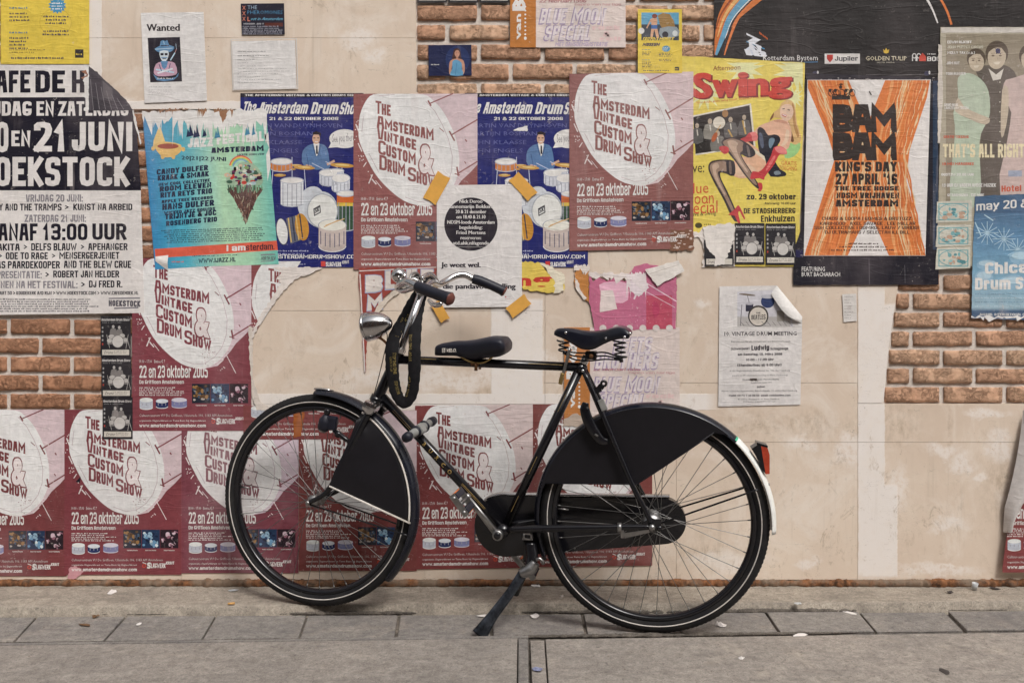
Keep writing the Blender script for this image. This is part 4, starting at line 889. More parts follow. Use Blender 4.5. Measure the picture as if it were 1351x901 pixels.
p = Poster('band_flyer', 'small black landscape band flyer with XXX letters on the beige board', 'flyer', [(318.5, 6.5), (375.5, 6), (376.5, 47), (320, 47.5)], 1, (34, 32, 46), wear=.4)
for i in range(3): p.t('X', 320.5, 9.5 + i * 7.2, 325, 14.8 + i * 7.2, (214, 132, 108), .0)
p.t('THE', 327.5, 9, 340, 13.8, (150, 170, 190), -.005); p.t('PHEROMONES', 327.5, 15.5, 373.5, 20.3, (80, 134, 170), -.005); p.t('L', 327.5, 24, 331, 29.5, (214, 132, 108), .01); p.t('ost in Amsterdam', 331, 24.5, 373.5, 28.2, (104, 166, 196), .01, sh=2)
p.t('WEDNESDAY, JUNE 17', 322, 32, 349, 34, (190, 190, 196), .02); p.rect(350, 31.5, 374, 36.5, (84, 40, 34), 3); p.bars(321, 35.5, 374, 5, 2.5, 1.5, (150, 150, 160), 6, ragged=.1, dens=1.5); p.done()

p = Poster('typed_letter', 'white typed letter in a clear plastic sleeve below the band flyer', 'paper sheet', [(307, 55.5), (390, 54.5), (392, 117.5), (309.5, 119)], 1, (211, 208, 206), wear=.3)
for i, (y, L, d) in enumerate(((69, 38, 120), (74.5, 41, 120), (79.5, 23, 130), (84, 14, 160), (88, 40, 175), (91.5, 66, 165), (95, 70, 160), (98.5, 54, 165), (102.5, 30, 170), (106, 58, 165), (109.5, 36, 170))): p.bars(314.5, y, 314.5 + L, 1, 1, 1.1 if i < 3 else .9, (d, d - 3, d - 2), i, slope=-.4, ragged=.02)
p.done()
tS = NT('clear_sleeve'); tS.b.inputs['Transmission Weight'].default_value = 1.0; tS.b.inputs['IOR'].default_value = 1.02; tS.fin(color=(.98, .98, .98, 1), rough=.25)
sl = MB(); F4 = [(305.5, 53), (392.5, 52), (394.5, 118.5), (308, 120.5)]
for a, b in ((0, 1), (1, 2), (2, 3), (3, 0)):
    A_, B_ = F4[a], F4[b]; ia = [(x * .97 + 349.5 * .03, y * .97 + 86 * .03) for x, y in (A_, B_)]
    sl.prism([Wp(*A_, p.y - .001), Wp(*B_, p.y - .001), Wp(*ia[1], p.y - .001), Wp(*ia[0], p.y - .001)], (0, .0004, 0))
sl.build('plastic_sleeve_edge', plain('sleeve_plastic', (200, 196, 192), .25, spec=.8), p.o)

p = Poster('photo_card', 'small dark blue photo card of a woman in a blue dress on the bricks', 'photo card', [(565.5, 61), (622, 60.5), (622.5, 101), (566, 101.5)], 1, (26, 32, 68), wear=.4)
p.ell(604, 80, 16, 18, (34, 48, 92), 0, n=20); SK = (186, 138, 116)
p.poly([(598, 72), (599, 67), (603, 65), (607, 67), (608.5, 76), (609, 82), (597, 82)], (70, 44, 40), 1, sm=2); p.ell(603.3, 72, 3.3, 4.6, SK, 2); p.rect(601.8, 75.5, 604.8, 80, SK, 2)
p.poly([(594, 82), (600, 79), (607, 79), (612, 82), (613.5, 92), (612, 99), (609.5, 99), (609.5, 86), (597, 86), (596, 98), (593, 99), (592.6, 90)], SK, 2, sm=2); p.poly([(597, 83), (602, 80), (609, 84), (609.5, 92), (611, 100.8), (594, 100.8), (597, 92)], (96, 150, 184), 3, sm=2); p.line(603, 84, 601, 100, .7, (70, 120, 160), 4)
p.rect(601.5, 71, 602.6, 71.7, (60, 34, 34), 4); p.rect(604.3, 71, 605.4, 71.7, (60, 34, 34), 4); p.t('de flyers', 569, 85.8, 579.5, 87.3, WHT, .03); p.done()

# --- blue moon posters -----------------------------------------------------------------------
def moon(label, ox, oy, layer, top=-60, bot=64, clip=None):
    p = Poster('concert_poster', label, 'poster', (ox - 34, oy + top, ox + 118, oy + bot), layer, (210, 196, 190), 'blue moon concert posters', clip=clip)
    X = lambda x: ox + x; Y = lambda y: oy + y
    p.rect(X(-34), Y(top), X(0), Y(bot), (176, 112, 52), 0)
    # vertical name on the orange band: letters turned a quarter
    def vt(b, x0, x1, ya, yb, bold):    # reads upwards from yb to ya
        V, F = glyphs(b, bold, 1); a = min(v[0] for v in V); c = max(v[0] for v in V)
        p._add([Wp(X(x1) - (x1 - x0) * gy / CAP if False else X(x1 - (x1 - x0) * gy / CAP), Y(yb - (yb - ya) * (gx - a) / (c - a)), p.y - GAP * 9) for gx, gy in V], F, WHT, True)
    vt('van', -27.5, -20, 20, 54, .03); vt('B', -30, -15, -2, 16, .05); vt('eek', -30, -18, -34, -5, .05)
    for i in range(9): p.ell(X(-14), Y(52 - i * 5.2), 1.9 if i < 1 else 1.3, 2.3 if i < 1 else 1.3, WHT, 2, n=10)
    LB_, LI = (160, 144, 170), (214, 204, 206)
    def fat(b, x0, y0, x1, y1, col=LI, e=LB_, bo=.05):
        p.t(b, X(x0) - 1, Y(y0) - .4, X(x1) + .3, Y(y1) + 1.2, e, .062, sh=4, lev=7); p.t(b, X(x0) + .6, Y(y0) + .6, X(x1) + .2, Y(y1) - .6, col, .032, sh=4, lev=9)
    fat('BLUE', 4, 13, 38, 33); fat('MOON', 46, 13, 89, 33); fat('SPECIAL', 10, 35, 70, 55)
    p.t('22 februari 1996', X(4), Y(1), X(66), Y(5), (168, 104, 112), .02, sh=1); p.t('hapro van hartige', X(51), Y(6), X(112), Y(9), (196, 156, 156), .02)
    p.t('MET DANSDEMONSTRATIE', X(25), Y(57), X(94), Y(62.5), (176, 160, 184), .03, sh=1)
    for b, x0, y0, x1, y1 in (('rock', 74, 35, 112, 41), ('&', 88, 43, 98, 50), ('roll', 84, 50, 112, 55)): p.t(b, X(x0), Y(y0), X(x1), Y(y1), (216, 188, 186), .05)
    return p, fat, X, Y
p, *_ = moon('pale blue moon special poster with an orange side band, glued on the top bricks', 707, 0, 1); p.done()
p, fat, X, Y = moon('pale concert poster behind the leather saddle, orange band at its side', 778, 484, 3, top=-52, bot=76, clip=[((779.5, 560), (779.5, 380))] if False else None)
fat('BEETS', 30, -39, 79, -18); fat('BROTHERS', 6, -19, 88, 3)
p.tear([(744, 552), (758, 545), (770, 549), (778, 548), (778, 562), (742, 562)], 6, 1.2, 3, (176, 160, 146), 11); p.done()
p = Poster('torn_poster_sheet', 'pink torn poster remains on the board above the leather saddle', 'torn poster', ragged([(777, 362), (782, 372), (790, 366), (800, 372), (812, 366), (824, 372), (836, 352), (850, 348), (870, 352), (892, 362), (892, 405), (891, 434), (784, 436), (782, 420), (777, 400)], 3, .8, 3), 4, (184, 104, 132), wear=2.0)
p.rect(852, 390, 886, 434, (180, 78, 98), 0); p.poly([(790, 376), (806, 372), (826, 374), (828, 396), (812, 400), (796, 390)], (216, 168, 186), 1, sm=2); p.poly([(860, 400), (866, 398), (870, 412), (862, 420)], (176, 66, 96), 1, sm=2)
p.tear([(792, 384), (808, 383), (814, 408), (791, 412)], 4, .4, 4, (214, 200, 196), 5); p.line(846, 370, 892, 398, 1.3, (224, 190, 200), 3); p.line(850, 384, 890, 406, .8, (224, 190, 200), 3); p.line(846, 372, 836, 395, 2.2, (226, 200, 206), 3)
p.poly(spikes(777, 830, 360, 366, 10, 4, 6), (214, 204, 200), 7); p.poly(spikes(826, 852, 360, 372, 22, 5, 4), (218, 206, 206), 7); p.tear([(828, 370), (850, 366), (856, 380), (842, 392), (830, 384)], 6, 1.4, 2.5, (222, 204, 208), 6)
for i in range(40):
    r = random.Random(i); p.ell(r.uniform(785, 886), r.uniform(395, 432), r.uniform(.2, .8), r.uniform(.2, .6), (224, 170, 190), 6, n=5)
for i in range(6): p.ell(795 + i * 17.5, 433, 4.6, 4.4, (208, 198, 194), 7, n=14)
p.done()
p = Poster('torn_paper', 'curled white strip of torn paper across the pink torn poster', 'paper scrap', ragged([(850, 356), (894, 344), (902, 358), (866, 378)], 5, .7, 4), 6, (218, 210, 204), lift=.004); p.line(856, 362, 894, 350, .8, (186, 176, 168), 1); p.done()
p = Poster('torn_paper', 'ochre flame-shaped paper remnant beside the pink torn poster', 'paper scrap', ragged([(758, 360), (766, 350), (768, 362), (776, 356), (777, 400), (768, 392), (759, 380), (757, 370)], 6, 1.2, 2.5), 3, (184, 124, 66)); p.poly(spikes(757, 778, 350, 356, 12, 8, 3), (214, 204, 196), 3); p.poly(ragged([(758, 366), (762, 370), (766, 384), (774, 394), (770, 396), (760, 382)], 2, .6, 2), (214, 204, 196), 3); p.done()

# --- the yellow swing poster -----------------------------------------------------------------
p = Poster('swing_poster', 'yellow swing concert poster with a reclining woman in black and red gloves', 'poster', ragged([(897, 75), (1061, 84), (1054, 310), (1046, 352), (926, 352), (930, 330), (921, 308), (899, 302)], 2, .4, 8), 1, (227, 196, 96))
RED, RD2 = (190, 62, 50), (120, 36, 34)
for cx, cy, R0 in ((982, 92, 26), (1048, 96, 30), (1046, 130, 16), (930, 122, 26)):
    st = []
    for i in range(24): a = 2 * math.pi * i / 24 + .1; q_ = R0 if i % 2 else R0 * .45; st.append((min(max(cx + q_ * math.cos(a), 913), 1058), max(cy + q_ * math.sin(a), 84))) 
    p.poly(st, (236, 222, 160), 0)
for b, x0, y0, x1, y1, sl in (('S', 914, 99, 938, 129, 0), ('w', 939, 98, 972, 128, -1), ('i', 973.5, 96, 985, 127, 0), ('n', 987, 97, 1012, 126.5, -1), ('g', 1013, 96, 1043, 122, -1)):
    for c, o_, bo, lv in ((RD2, 1.4, .07, 7), (RED, 0, .055, 9)): p.t(b, x0 + o_, y0 + o_, x1 + o_, y1 + o_, c, bo * .6, slope=sl, lev=lv, res=3, serif=True, xd=1.0 if lv == 9 else 1.7)
p.t('Afternoon', 940, 88.5, 976, 94.5, (140, 90, 50), .01, slope=-1.5, res=2); p.t('Vriendelijke gratis swing instuif, danslessen voor iedereen', 918, 135.5, 1017, 138, RED, .0, slope=-9)
p.poly([(914, 153.5), (990, 137.5), (996, 194), (917, 206)], (214, 208, 196), 1); p.poly([(914, 155.5), (988, 140), (993.5, 193), (917, 204)], (40, 36, 34), 2)
r = random.Random(9)
for cx, cy, s_ in ((919, 168, 1), (936, 162, 1.1), (963, 160, 1.1), (981, 157, 1), (946, 178, 1.2)):
    p.ell(cx, cy - 1, 2.6 * s_, 3.4 * s_, (176, 160, 142), 4, n=12); p.poly([(cx - 6 * s_, cy + 4), (cx + 6 * s_, cy + 3), (cx + 8 * s_, cy + 20), (cx - 7 * s_, cy + 22)], r.choice(((112, 110, 104), (88, 86, 84), (134, 130, 122))), 3, sm=2); p.line(cx, cy + 4, cx + 1, cy + 12, 1.5, (196, 190, 180), 5)
p.ell(948, 163, 8, 8, (206, 198, 184), 5); p.ell(956, 151, 4, 5, (150, 110, 66), 4); p.ell(942, 182, 3, 7, (166, 84, 44), 5, 25); p.line(944, 176, 950, 166, 1, (190, 150, 90), 5); p.line(960, 172, 966, 183, 2, (186, 150, 80), 5); p.line(979, 160, 983, 178, 2.2, (186, 150, 80), 5)
# woman: stockinged legs, black bodice, red gloves
SKN, BLKD, STK, STD, HAIR, GLV = (216, 172, 146), (36, 36, 46), (146, 122, 106), (62, 52, 52), (206, 170, 116), (186, 62, 66)
def zp(pts, c, lv, sm=2): p.poly([(905 + x / 4.869, 125 + y / 4.869) for x, y in pts], c, lv, sm=sm)
zp([(640, 330), (720, 305), (728, 350), (690, 400), (630, 410)], (150, 196, 130), 1)
zp([(608, 62), (640, 40), (672, 44), (694, 74), (702, 130), (710, 190), (732, 262), (735, 298), (700, 326), (668, 308), (650, 258), (662, 210), (640, 172), (566, 152), (528, 178), (560, 118), (590, 98)], HAIR, 2, 3)
zp([(676, 60), (690, 80), (696, 140), (704, 200), (722, 262), (712, 280), (690, 220), (680, 150)], (170, 126, 76), 3)
zp([(560, 120), (540, 150), (536, 172), (556, 150)], (120, 80, 52), 3); zp([(655, 175), (668, 220), (690, 300), (672, 306), (654, 256)], (110, 74, 50), 3)
zp([(470, 204), (520, 184), (560, 168), (600, 162), (645, 172), (668, 214), (674, 262), (662, 330), (640, 358), (600, 340), (590, 300), (560, 272), (520, 278), (480, 240), (440, 262), (428, 248)], SKN, 4)
zp([(560, 170), (600, 166), (640, 178), (648, 194), (604, 186), (566, 180)], (190, 140, 116), 5); zp([(640, 230), (660, 240), (652, 300), (628, 330), (606, 330), (628, 296)], (226, 188, 164), 5)
zp([(600, 112), (608, 82), (640, 66), (672, 74), (686, 110), (676, 150), (650, 173), (618, 166), (602, 140)], (224, 184, 160), 6, 3)
zp([(612, 128), (642, 136), (636, 148), (616, 142)], (184, 60, 60), 7); zp([(615, 131), (640, 138), (634, 142), (617, 136)], (232, 222, 214), 8)
zp([(616, 94), (630, 92), (630, 98), (616, 100)], (70, 50, 44), 7, 0); zp([(648, 98), (664, 102), (662, 108), (648, 104)], (70, 50, 44), 7, 0)
zp([(345, 290), (380, 275), (398, 252), (430, 246), (455, 270), (448, 300), (410, 304), (370, 310)], GLV, 6); zp([(405, 250), (440, 244), (458, 270), (450, 302), (420, 296), (420, 270)], (214, 120, 116), 7)
zp([(455, 230), (476, 214), (502, 232), (524, 266), (562, 260), (592, 270), (602, 296), (590, 322), (562, 372), (552, 402), (572, 440), (600, 482), (636, 504), (632, 526), (540, 530), (516, 470), (500, 400), (470, 378), (458, 320)], BLKD, 6)
zp([(466, 250), (486, 262), (496, 330), (484, 350), (470, 310)], (84, 92, 112), 7); zp([(530, 290), (556, 282), (566, 300), (540, 350), (528, 330)], (110, 130, 146), 7); zp([(560, 500), (590, 492), (606, 512), (570, 520)], (120, 132, 140), 7)
zp([(370, 300), (430, 332), (482, 372), (522, 412), (526, 452), (512, 502), (490, 532), (440, 510), (380, 540), (300, 526), (298, 440), (340, 400), (400, 400)], (224, 172, 142), 5)
zp([(430, 350), (500, 400), (520, 440), (470, 400), (430, 372)], (238, 204, 180), 6); zp([(310, 460), (400, 450), (450, 500), (380, 530), (310, 515)], (232, 184, 156), 6)
zp([(150, 440), (180, 426), (240, 420), (302, 430), (312, 480), (306, 523), (270, 516), (230, 505), (216, 512), (226, 552), (262, 622), (302, 712), (322, 762), (332, 812), (310, 816), (280, 770), (240, 682), (190, 592), (150, 512), (140, 472)], STD, 6, 3)
zp([(156, 450), (184, 436), (238, 430), (262, 450), (258, 496), (222, 492), (202, 506), (220, 560), (256, 636), (296, 722), (312, 770), (296, 764), (250, 672), (198, 580), (160, 508), (150, 472)], STK, 7, 3); zp([(170, 450), (200, 444), (210, 470), (190, 490), (210, 560), (250, 640), (240, 640), (186, 550), (168, 490)], (186, 160, 140), 8, 3)
zp([(258, 424), (302, 430), (314, 480), (306, 525), (264, 516), (256, 470)], (48, 42, 46), 8); zp([(272, 436), (286, 438), (290, 510), (276, 508)], (112, 96, 88), 9)
zp([(222, 310), (250, 285), (290, 276), (342, 290), (402, 325), (438, 365), (436, 396), (390, 406), (352, 388), (372, 432), (412, 492), (442, 546), (472, 592), (466, 612), (430, 586), (398, 550), (358, 500), (318, 440), (278, 390), (248, 350)], STD, 7, 3)
zp([(234, 312), (256, 294), (292, 286), (338, 298), (368, 320), (358, 366), (344, 378), (360, 424), (402, 488), (436, 548), (452, 584), (424, 570), (372, 502), (328, 438), (288, 382), (256, 344)], STK, 8, 3); zp([(262, 306), (300, 298), (330, 320), (320, 350), (346, 420), (392, 492), (380, 496), (324, 420), (286, 360)], (186, 160, 140), 9, 3)
zp([(366, 314), (402, 325), (438, 365), (434, 397), (392, 408), (362, 370)], (44, 40, 46), 9); zp([(384, 330), (400, 342), (410, 396), (396, 398)], (116, 104, 100), 10)
zp([(210, 340), (240, 333), (270, 345), (270, 374), (242, 386), (216, 362)], GLV, 9)
zp([(560, 344), (600, 334), (640, 360), (642, 388), (602, 388), (588, 402), (562, 452), (532, 492), (502, 532), (496, 552), (470, 540), (430, 545), (408, 542), (424, 496), (462, 500), (500, 468), (540, 400)], GLV, 9); zp([(566, 346), (600, 336), (640, 362), (640, 388), (604, 384), (580, 372)], (216, 128, 124), 10); zp([(556, 400), (570, 408), (520, 488), (510, 480)], (214, 110, 108), 10)
zp([(456, 572), (482, 570), (488, 600), (476, 624), (456, 620), (466, 600)], GLV, 9); zp([(268, 775), (310, 738), (330, 713), (346, 730), (376, 796), (366, 799), (342, 752), (332, 766), (346, 826), (328, 822), (308, 780)], GLV, 9)
for b, x0, y0, x1, y1, c, bo, sl in (('Live:', 904, 216, 928.5, 229, (60, 48, 40), .0, -1), ('Blue', 904, 243, 934, 257, (196, 84, 56), .0, -2), ('Moon', 903, 255, 941, 271, (196, 84, 56), .0, -2), ('Special', 896, 268, 946, 284, (196, 84, 56), .0, -3), ('Jive & Swing', 912, 280, 944, 286, (60, 60, 50), .0, -2),
        ('GRATIS', 1030, 213, 1050, 218.5, (196, 96, 60), .0, 1), ('TOEGANG', 1027, 219.5, 1050, 225, (196, 96, 60), .0, 1), ('zo. 29 oktober', 983.5, 256.5, 1049, 264, (54, 46, 40), .04, 0), ('Aanvang: 16.00 uur', 1008, 267.5, 1049, 270.5, (54, 46, 40), .02, 0),
        ('DE STADSHERBERG', 980.5, 275.5, 1048.5, 282.5, (54, 46, 40), .035, -.5), ('Enkhuizen', 1003, 285, 1047.5, 293.5, (54, 46, 40), .035, -.5)): p.t(b, x0, y0, x1, y1, c, bo, slope=sl, res=2)
p.ell(921, 298, 5.5, 4.5, (70, 66, 40), 3); p.ring(921, 298, 5.5, 4.5, .8, YEL, 4); p.bars(928, 296, 938, 2, 3, 1.4, (90, 80, 40), 3)
p.tear([(897, 302), (921, 308), (930, 300), (962, 294), (970, 300), (969, 352), (925, 353), (929, 330), (922, 314), (898, 312)], 7, 1.3, 3, (212, 204, 198), 11); p.poly([(897, 306), (921, 313), (928, 332), (924, 354), (897, 354)], (0, 0, 0), 0) if False else None
p.done()
# --- small black and white drum show flyers ---------------------------------------------------
def flyer(label, x0, y0, w_=40, h=52, layer=3, group='small black drum show flyers', rot=0.0):
    p = Poster('drum_flyer', label, 'flyer', [(x0, y0), (x0 + w_, y0 + rot), (x0 + w_ + 1.5 * rot, y0 + h + rot), (x0 + 1.5 * rot, y0 + h)], layer, (40, 38, 42), group, wear=.7)
    U = lambda u: x0 + u * w_; V = lambda v: y0 + v * h
    p.t('Amsterdam Drum Show', U(.03), V(.06), U(.97), V(.12), (196, 192, 190), .03); p.bars(U(.05), V(.15), U(.95), 1, 1, .9, (140, 138, 138), 2)
    g1, g2 = (176, 172, 168), (120, 116, 114)
    for a in ((.42, .26), (.62, .28)):
        p.ell(U(a[0]), V(a[1]), w_ * .045, h * .04, g1, 2, n=10); p.poly([(U(a[0] - .09), V(a[1] + .06)), (U(a[0] + .08), V(a[1] + .05)), (U(a[0] + .1), V(a[1] + .25)), (U(a[0] - .1), V(a[1] + .25))], g2, 2, sm=2)
    for cx, cy, rx in ((.36, .5, .1), (.72, .48, .09), (.3, .6, .09), (.82, .58, .08)): p.ell(U(cx), V(cy), w_ * rx, h * .05, g1, 3, n=12); p.rect(U(cx - rx * .9), V(cy), U(cx + rx * .9), V(cy + .09), g2, 2)
    p.ell(U(.57), V(.62), w_ * .2, h * .155, (192, 188, 184), 4); p.ring(U(.57), V(.62), w_ * .2, h * .155, .6, (80, 78, 78), 5)
    for q_ in ((.2, .45, .3, .78), (.92, .45, .84, .8), (.9, .6, .98, .8)): p.line(U(q_[0]), V(q_[1]), U(q_[2]), V(q_[3]), .6, g1, 3)
    for i in range(5): p.rect(U(.04), V(.26 + .1 * i), U(.09), V(.31 + .1 * i), (150, 60, 52) if i == 4 else (150, 148, 148), 3)
    p.rect(U(.05), V(.82), U(.95), V(.95), (196, 190, 180), 3); p.t('Drums', U(.12), V(.85), U(.4), V(.92), (70, 60, 60), .0, sh=1); p.bars(U(.45), V(.85), U(.9), 2, 2.2, 1.2, (150, 144, 138), 4)
    p.done()
FG = 'small black drum show flyers'
flyer('black drum flyer topmost of the upright strip beside the drum show poster', 134.5, 417, 39.5, 54, 3)
flyer('black drum flyer in the middle of the upright strip beside the bricks', 135.5, 470.5, 39.5, 54, 3)
flyer('black drum flyer lowest of the upright strip, over the bottom-row poster', 137, 524, 39.5, 54.5, 3)
flyer('black drum flyer pasted over the swing poster, nearest the torn white paper', 968.5, 295, 39, 54, 4)
flyer('black drum flyer pasted over the swing poster, nearest its outer corner', 1009, 295.5, 39.5, 54.5, 4)
flyer('cut-off black drum flyer at the top edge above the bricks, nearest the board', 551, -49, 39, 54, 1)
flyer('cut-off black drum flyer at the top edge beside the orange band', 592, -49, 39, 54, 1)
flyer('cut-off black drum flyer touching the orange band at the top edge', 633, -49, 39, 54, 1)
p = Poster('torn_flyer', 'torn black drum flyer mostly covered by white paper remains', 'flyer', ragged([(928, 318), (936, 312), (966, 312), (967, 351), (929, 352)], 4, .6, 4), 4, (42, 40, 44))
p.rect(931, 342, 965, 349.5, (196, 190, 180), 2); p.t('Drums', 933, 343.5, 942, 348, (80, 70, 70), 0); p.tear([(926, 300), (968, 296), (968, 314), (962, 330), (954, 350), (941, 351), (942, 338), (934, 330), (930, 320)], 5, 1.5, 2.5, (214, 208, 202), 8); p.done()

# --- jazz festival poster --------------------------------------------------------------------
grad = ramp_ink([(0, (50, 124, 176)), (.3, (78, 164, 184)), (.6, (168, 204, 172)), (.8, (158, 202, 172)), (1, (104, 178, 168))], (192, 240), (362, 230))
p = Poster('jazz_festival_poster', 'turquoise jazz festival poster with a floating island, its top torn white', 'poster', [(189.5, 152), (352, 147), (357, 215), (368.5, 349), (268, 352), (206, 356), (197, 250)], 2, (100, 180, 190), mat=grad)
p.ell(322, 262, 38, 60, (0, 0, 0), 0) if False else None
p.poly([(205.5, 329), (366, 318), (367.5, 330.5), (206.5, 341)], (206, 92, 72), 1)
p.t('I am', 300, 324, 325, 332, WHT, .03, slope=-1); p.t('sterdam.', 325.5, 323, 363, 331, (52, 40, 48), .02, slope=-1.5)
p.t('WWW.IJAZZ.NL', 263, 341.8, 312, 347.5, (28, 36, 60), .03, slope=-2); p.bars(255, 338, 318, 1, 1, 1, (28, 36, 60), 3, slope=-2); p.bars(228, 345, 245, 1, 1, 1.6, (206, 92, 72), 3); p.line(345, 337, 364, 336, 1.5, GRY, 2); p.t('NORTH SEA', 345, 339, 364, 343.5, (90, 90, 96), .03, sh=1); p.line(345, 345.5, 362, 344.5, 1, GRY, 2)
NV = (30, 38, 64)
for b, x0, x1, yb, hh, sl in (('CANDY DULFER', 208, 276, 231.5, 7, -6), ('KRAAK & SMAAK', 209, 277, 239.5, 7, -6), ('NEW COOL COLLECTIVE', 210.5, 278, 246.5, 4, -6), ('ROOM ELEVEN', 212, 280, 254, 7, -6), ('RITA REYS TRIO', 213, 281, 262, 7, -6), ('APPLE TREE RECORDS', 214.5, 282, 269, 4, -6), ('HANS DULFER', 215.5, 284, 278, 8, -6), ('WICKED JAZZ SOUNDS', 217.5, 285, 284, 4.2, -6), ('TRIJNTJE & JOC', 219, 286.5, 290.5, 7, -6), ('ROSENBERG TRIO', 220.5, 287.5, 299, 6.6, -6)): p.t(b, x0, yb - hh, x1, yb, NV, .05, slope=sl)
for i in range(7): p.bars(214 + i * 1.2 + (i % 3) * 3, 304 + i * 2.6, 352 - (i % 3) * 3, 1, 1, 1.5, (50, 66, 74), i, slope=-4, ragged=.04, dens=1.3)
p.t('JAZZ', 249, 184, 283, 196, WHT, .05, slope=-2, res=2); p.t('FESTIVAL', 287, 179, 349, 192, WHT, .05, slope=-5, res=2); p.t('AMSTERDAM', 280, 196, 349, 203, (26, 34, 60), .06, slope=-3); p.t('LOCATIE: NDSM WERF', 314, 204, 350, 206.5, NV, .03, slope=-1); p.t('20|21|22 JUNI', 241, 206.5, 299, 211.5, NV, .0, xd=.35, slope=2)
# bathtub boat and floating island
p.poly([(203, 195), (208, 176), (212, 168), (216, 178), (221, 200)], (222, 186, 120), 1, sm=2); p.poly([(205, 192), (220, 188), (240, 192), (239, 202), (228, 208), (214, 207)], (220, 178, 108), 2, sm=2); p.ell(223, 194, 14, 3.6, (150, 70, 50), 3)
for x, y in ((203.5, 197), (243, 198), (216, 208), (230, 208)): p.ell(x, y, 2.6, 3, (220, 178, 108), 4, n=10)
for i, c in enumerate(((206, 96, 84), (220, 176, 90), (130, 190, 130), (120, 150, 190))): p.ring(319, 222, 16 - i * 1.6, 16 - i * 1.6, 1.6, c, 1, a0=190, a1=345, n=18)
p.poly([(299, 238), (304, 228), (312, 222), (318, 216), (326, 215), (336, 218), (344, 226), (348, 238), (344, 246), (330, 250), (312, 250), (302, 246)], (150, 176, 150), 2, sm=3)
r = random.Random(21)
for i in range(60):
    a = r.uniform(0, 6.28); q_ = r.random() ** .5; cx, cy = 323 + 23 * q_ * math.cos(a), 233 + 14 * q_ * math.sin(a); p.ell(cx, cy, r.uniform(1, 4.2), r.uniform(1, 3.2), r.choice(((60, 34, 52), (96, 44, 80), (190, 62, 54), (206, 208, 196), (120, 150, 96), (64, 96, 78), (170, 196, 200), (48, 44, 90), (206, 176, 150))), 3 + i % 4, n=8)
p.poly([(304, 248), (344, 248), (346, 254), (340, 262), (336, 272), (330, 284), (325, 297), (321, 284), (314, 272), (309, 262), (303, 254)], (92, 66, 60), 3, sm=2)
for i in range(44):
    v = r.random(); cx = 324.5 + (1 - v) * 19 * r.uniform(-1, 1); p.line(cx, 250 + v * 38, cx + r.uniform(-3, 3), 255 + v * 40, r.uniform(.5, 1.5), r.choice(((60, 42, 42), (130, 98, 84), (160, 150, 130), (74, 50, 52))), 4 + i % 3)
for i in range(30): cx = r.uniform(301, 348); p.line(cx, 245, cx + r.uniform(-2, 2), 250 + r.uniform(0, 6), 1.1, r.choice(((96, 140, 110), (130, 170, 140), (60, 96, 76))), 7)
p.poly(spikes(189, 262, 149, 161, 34, 31, 17, -2), WHT, 11); p.poly(spikes(250, 353, 147, 168, 32, 32, 26, -2), WHT, 11); p.poly(spikes(205, 250, 149, 160, 26, 33, 9, -2), WHT, 12)
for (x_, w_, h_, sd_) in ((211, 40, 13, 1), (262, 12, 10, 2), (283, 26, 10, 3)): p.poly(spikes(x_, x_ + w_, 145, 147, h_, sd_, 5), (150, 112, 84), 13)
for i, (x0, y0, x1) in enumerate(((247, 168, 257), (256, 169, 265), (268, 168, 274), (284, 170, 292), (324, 166, 331), (333, 166, 338))): p.poly([(x0, y0 + 14), (x0 + 2, y0 + 3), (x0 + 4, y0 + 8), ((x0 + x1) / 2, y0 - 3), (x1 - 2, y0 + 6), (x1, y0 + 12)], (26, 40, 74) if i < 3 else (66, 130, 160), 12)
for x0, y0 in ((213, 143), (217, 144), (226, 142), (235, 143), (255, 145), (290, 148)): p.poly(ragged([(x0, y0), (x0 + 11, y0 - 1), (x0 + 9, y0 + 8), (x0 + 5, y0 + 16), (x0 + 3, y0 + 8)], x0, 1, 2), (150, 108, 80), 12) if y0 > 147 else None
p.poly([(349, 180), (355, 176), (358, 220), (354, 240), (352, 205), (356, 196)], WHT, 11); p.done()
c_ = MB(); n = 6; V = []; F = []
for i in range(n + 1):
    for j in range(n + 1):
        u, v = i / n, j / n; V.append(Wp(206.5 + 17 * u, 339 + 15 * v * u + 6 * v - 2 * u, p.y - .0008 - .010 * (1 - abs(2 * v - 1)) * u * (1 - u * .3)))
for i in range(n):
    for j in range(n): a = i * (n + 1) + j; F.append((a, a + 1, a + n + 2, a + n + 1))
obj('curled_corner', mesh_of(V, F, 'curl', True), ink((216, 212, 208)), p.o)

# --- king's day poster with its black backing ------------------------------------------------
p = Poster('black_backing_poster', 'black poster backing with two white lines of text below the orange king day poster', 'poster', ragged([(1062, 98), (1236, 104), (1236.5, 376), (1045.5, 376.5), (1046, 330), (1055, 305), (1060, 200)], 5, .4, 9), 3, (27, 24, 34))
p.t('FEATURING', 1056.5, 352.5, 1087, 358, WHT, .01); p.t('BURT BACHARACH', 1056.5, 359.5, 1107, 365, WHT, .01); p.rect(1229, 108, 1236, 330, (30, 50, 74), 1); p.rect(1046.5, 330, 1058, 340, (36, 34, 70), 1)
for x, y0, y1 in ((1145, 342, 376), (1192, 350, 374), (1146.5, 110, 118)): p.line(x, y0, x + .5, y1, .7, (90, 86, 92), 3)
for i in range(24): r = random.Random(i); p.ell(r.uniform(1064, 1236), 105 + r.uniform(-1, 2.5), r.uniform(.5, 2), .7, (150, 144, 142), 3, n=6)
p.done()
p = Poster('kings_day_poster', 'white poster with flaming orange X shape and heavy black BAM BAM lettering', 'poster', [(1064, 107), (1226, 106.5), (1219, 338), (1059, 338)], 4, (214, 209, 206), wear=.3)
ORG = [(208, 124, 68), (220, 152, 98), (192, 104, 56), (226, 190, 150), (202, 114, 62), (214, 170, 126)]
r = random.Random(14)
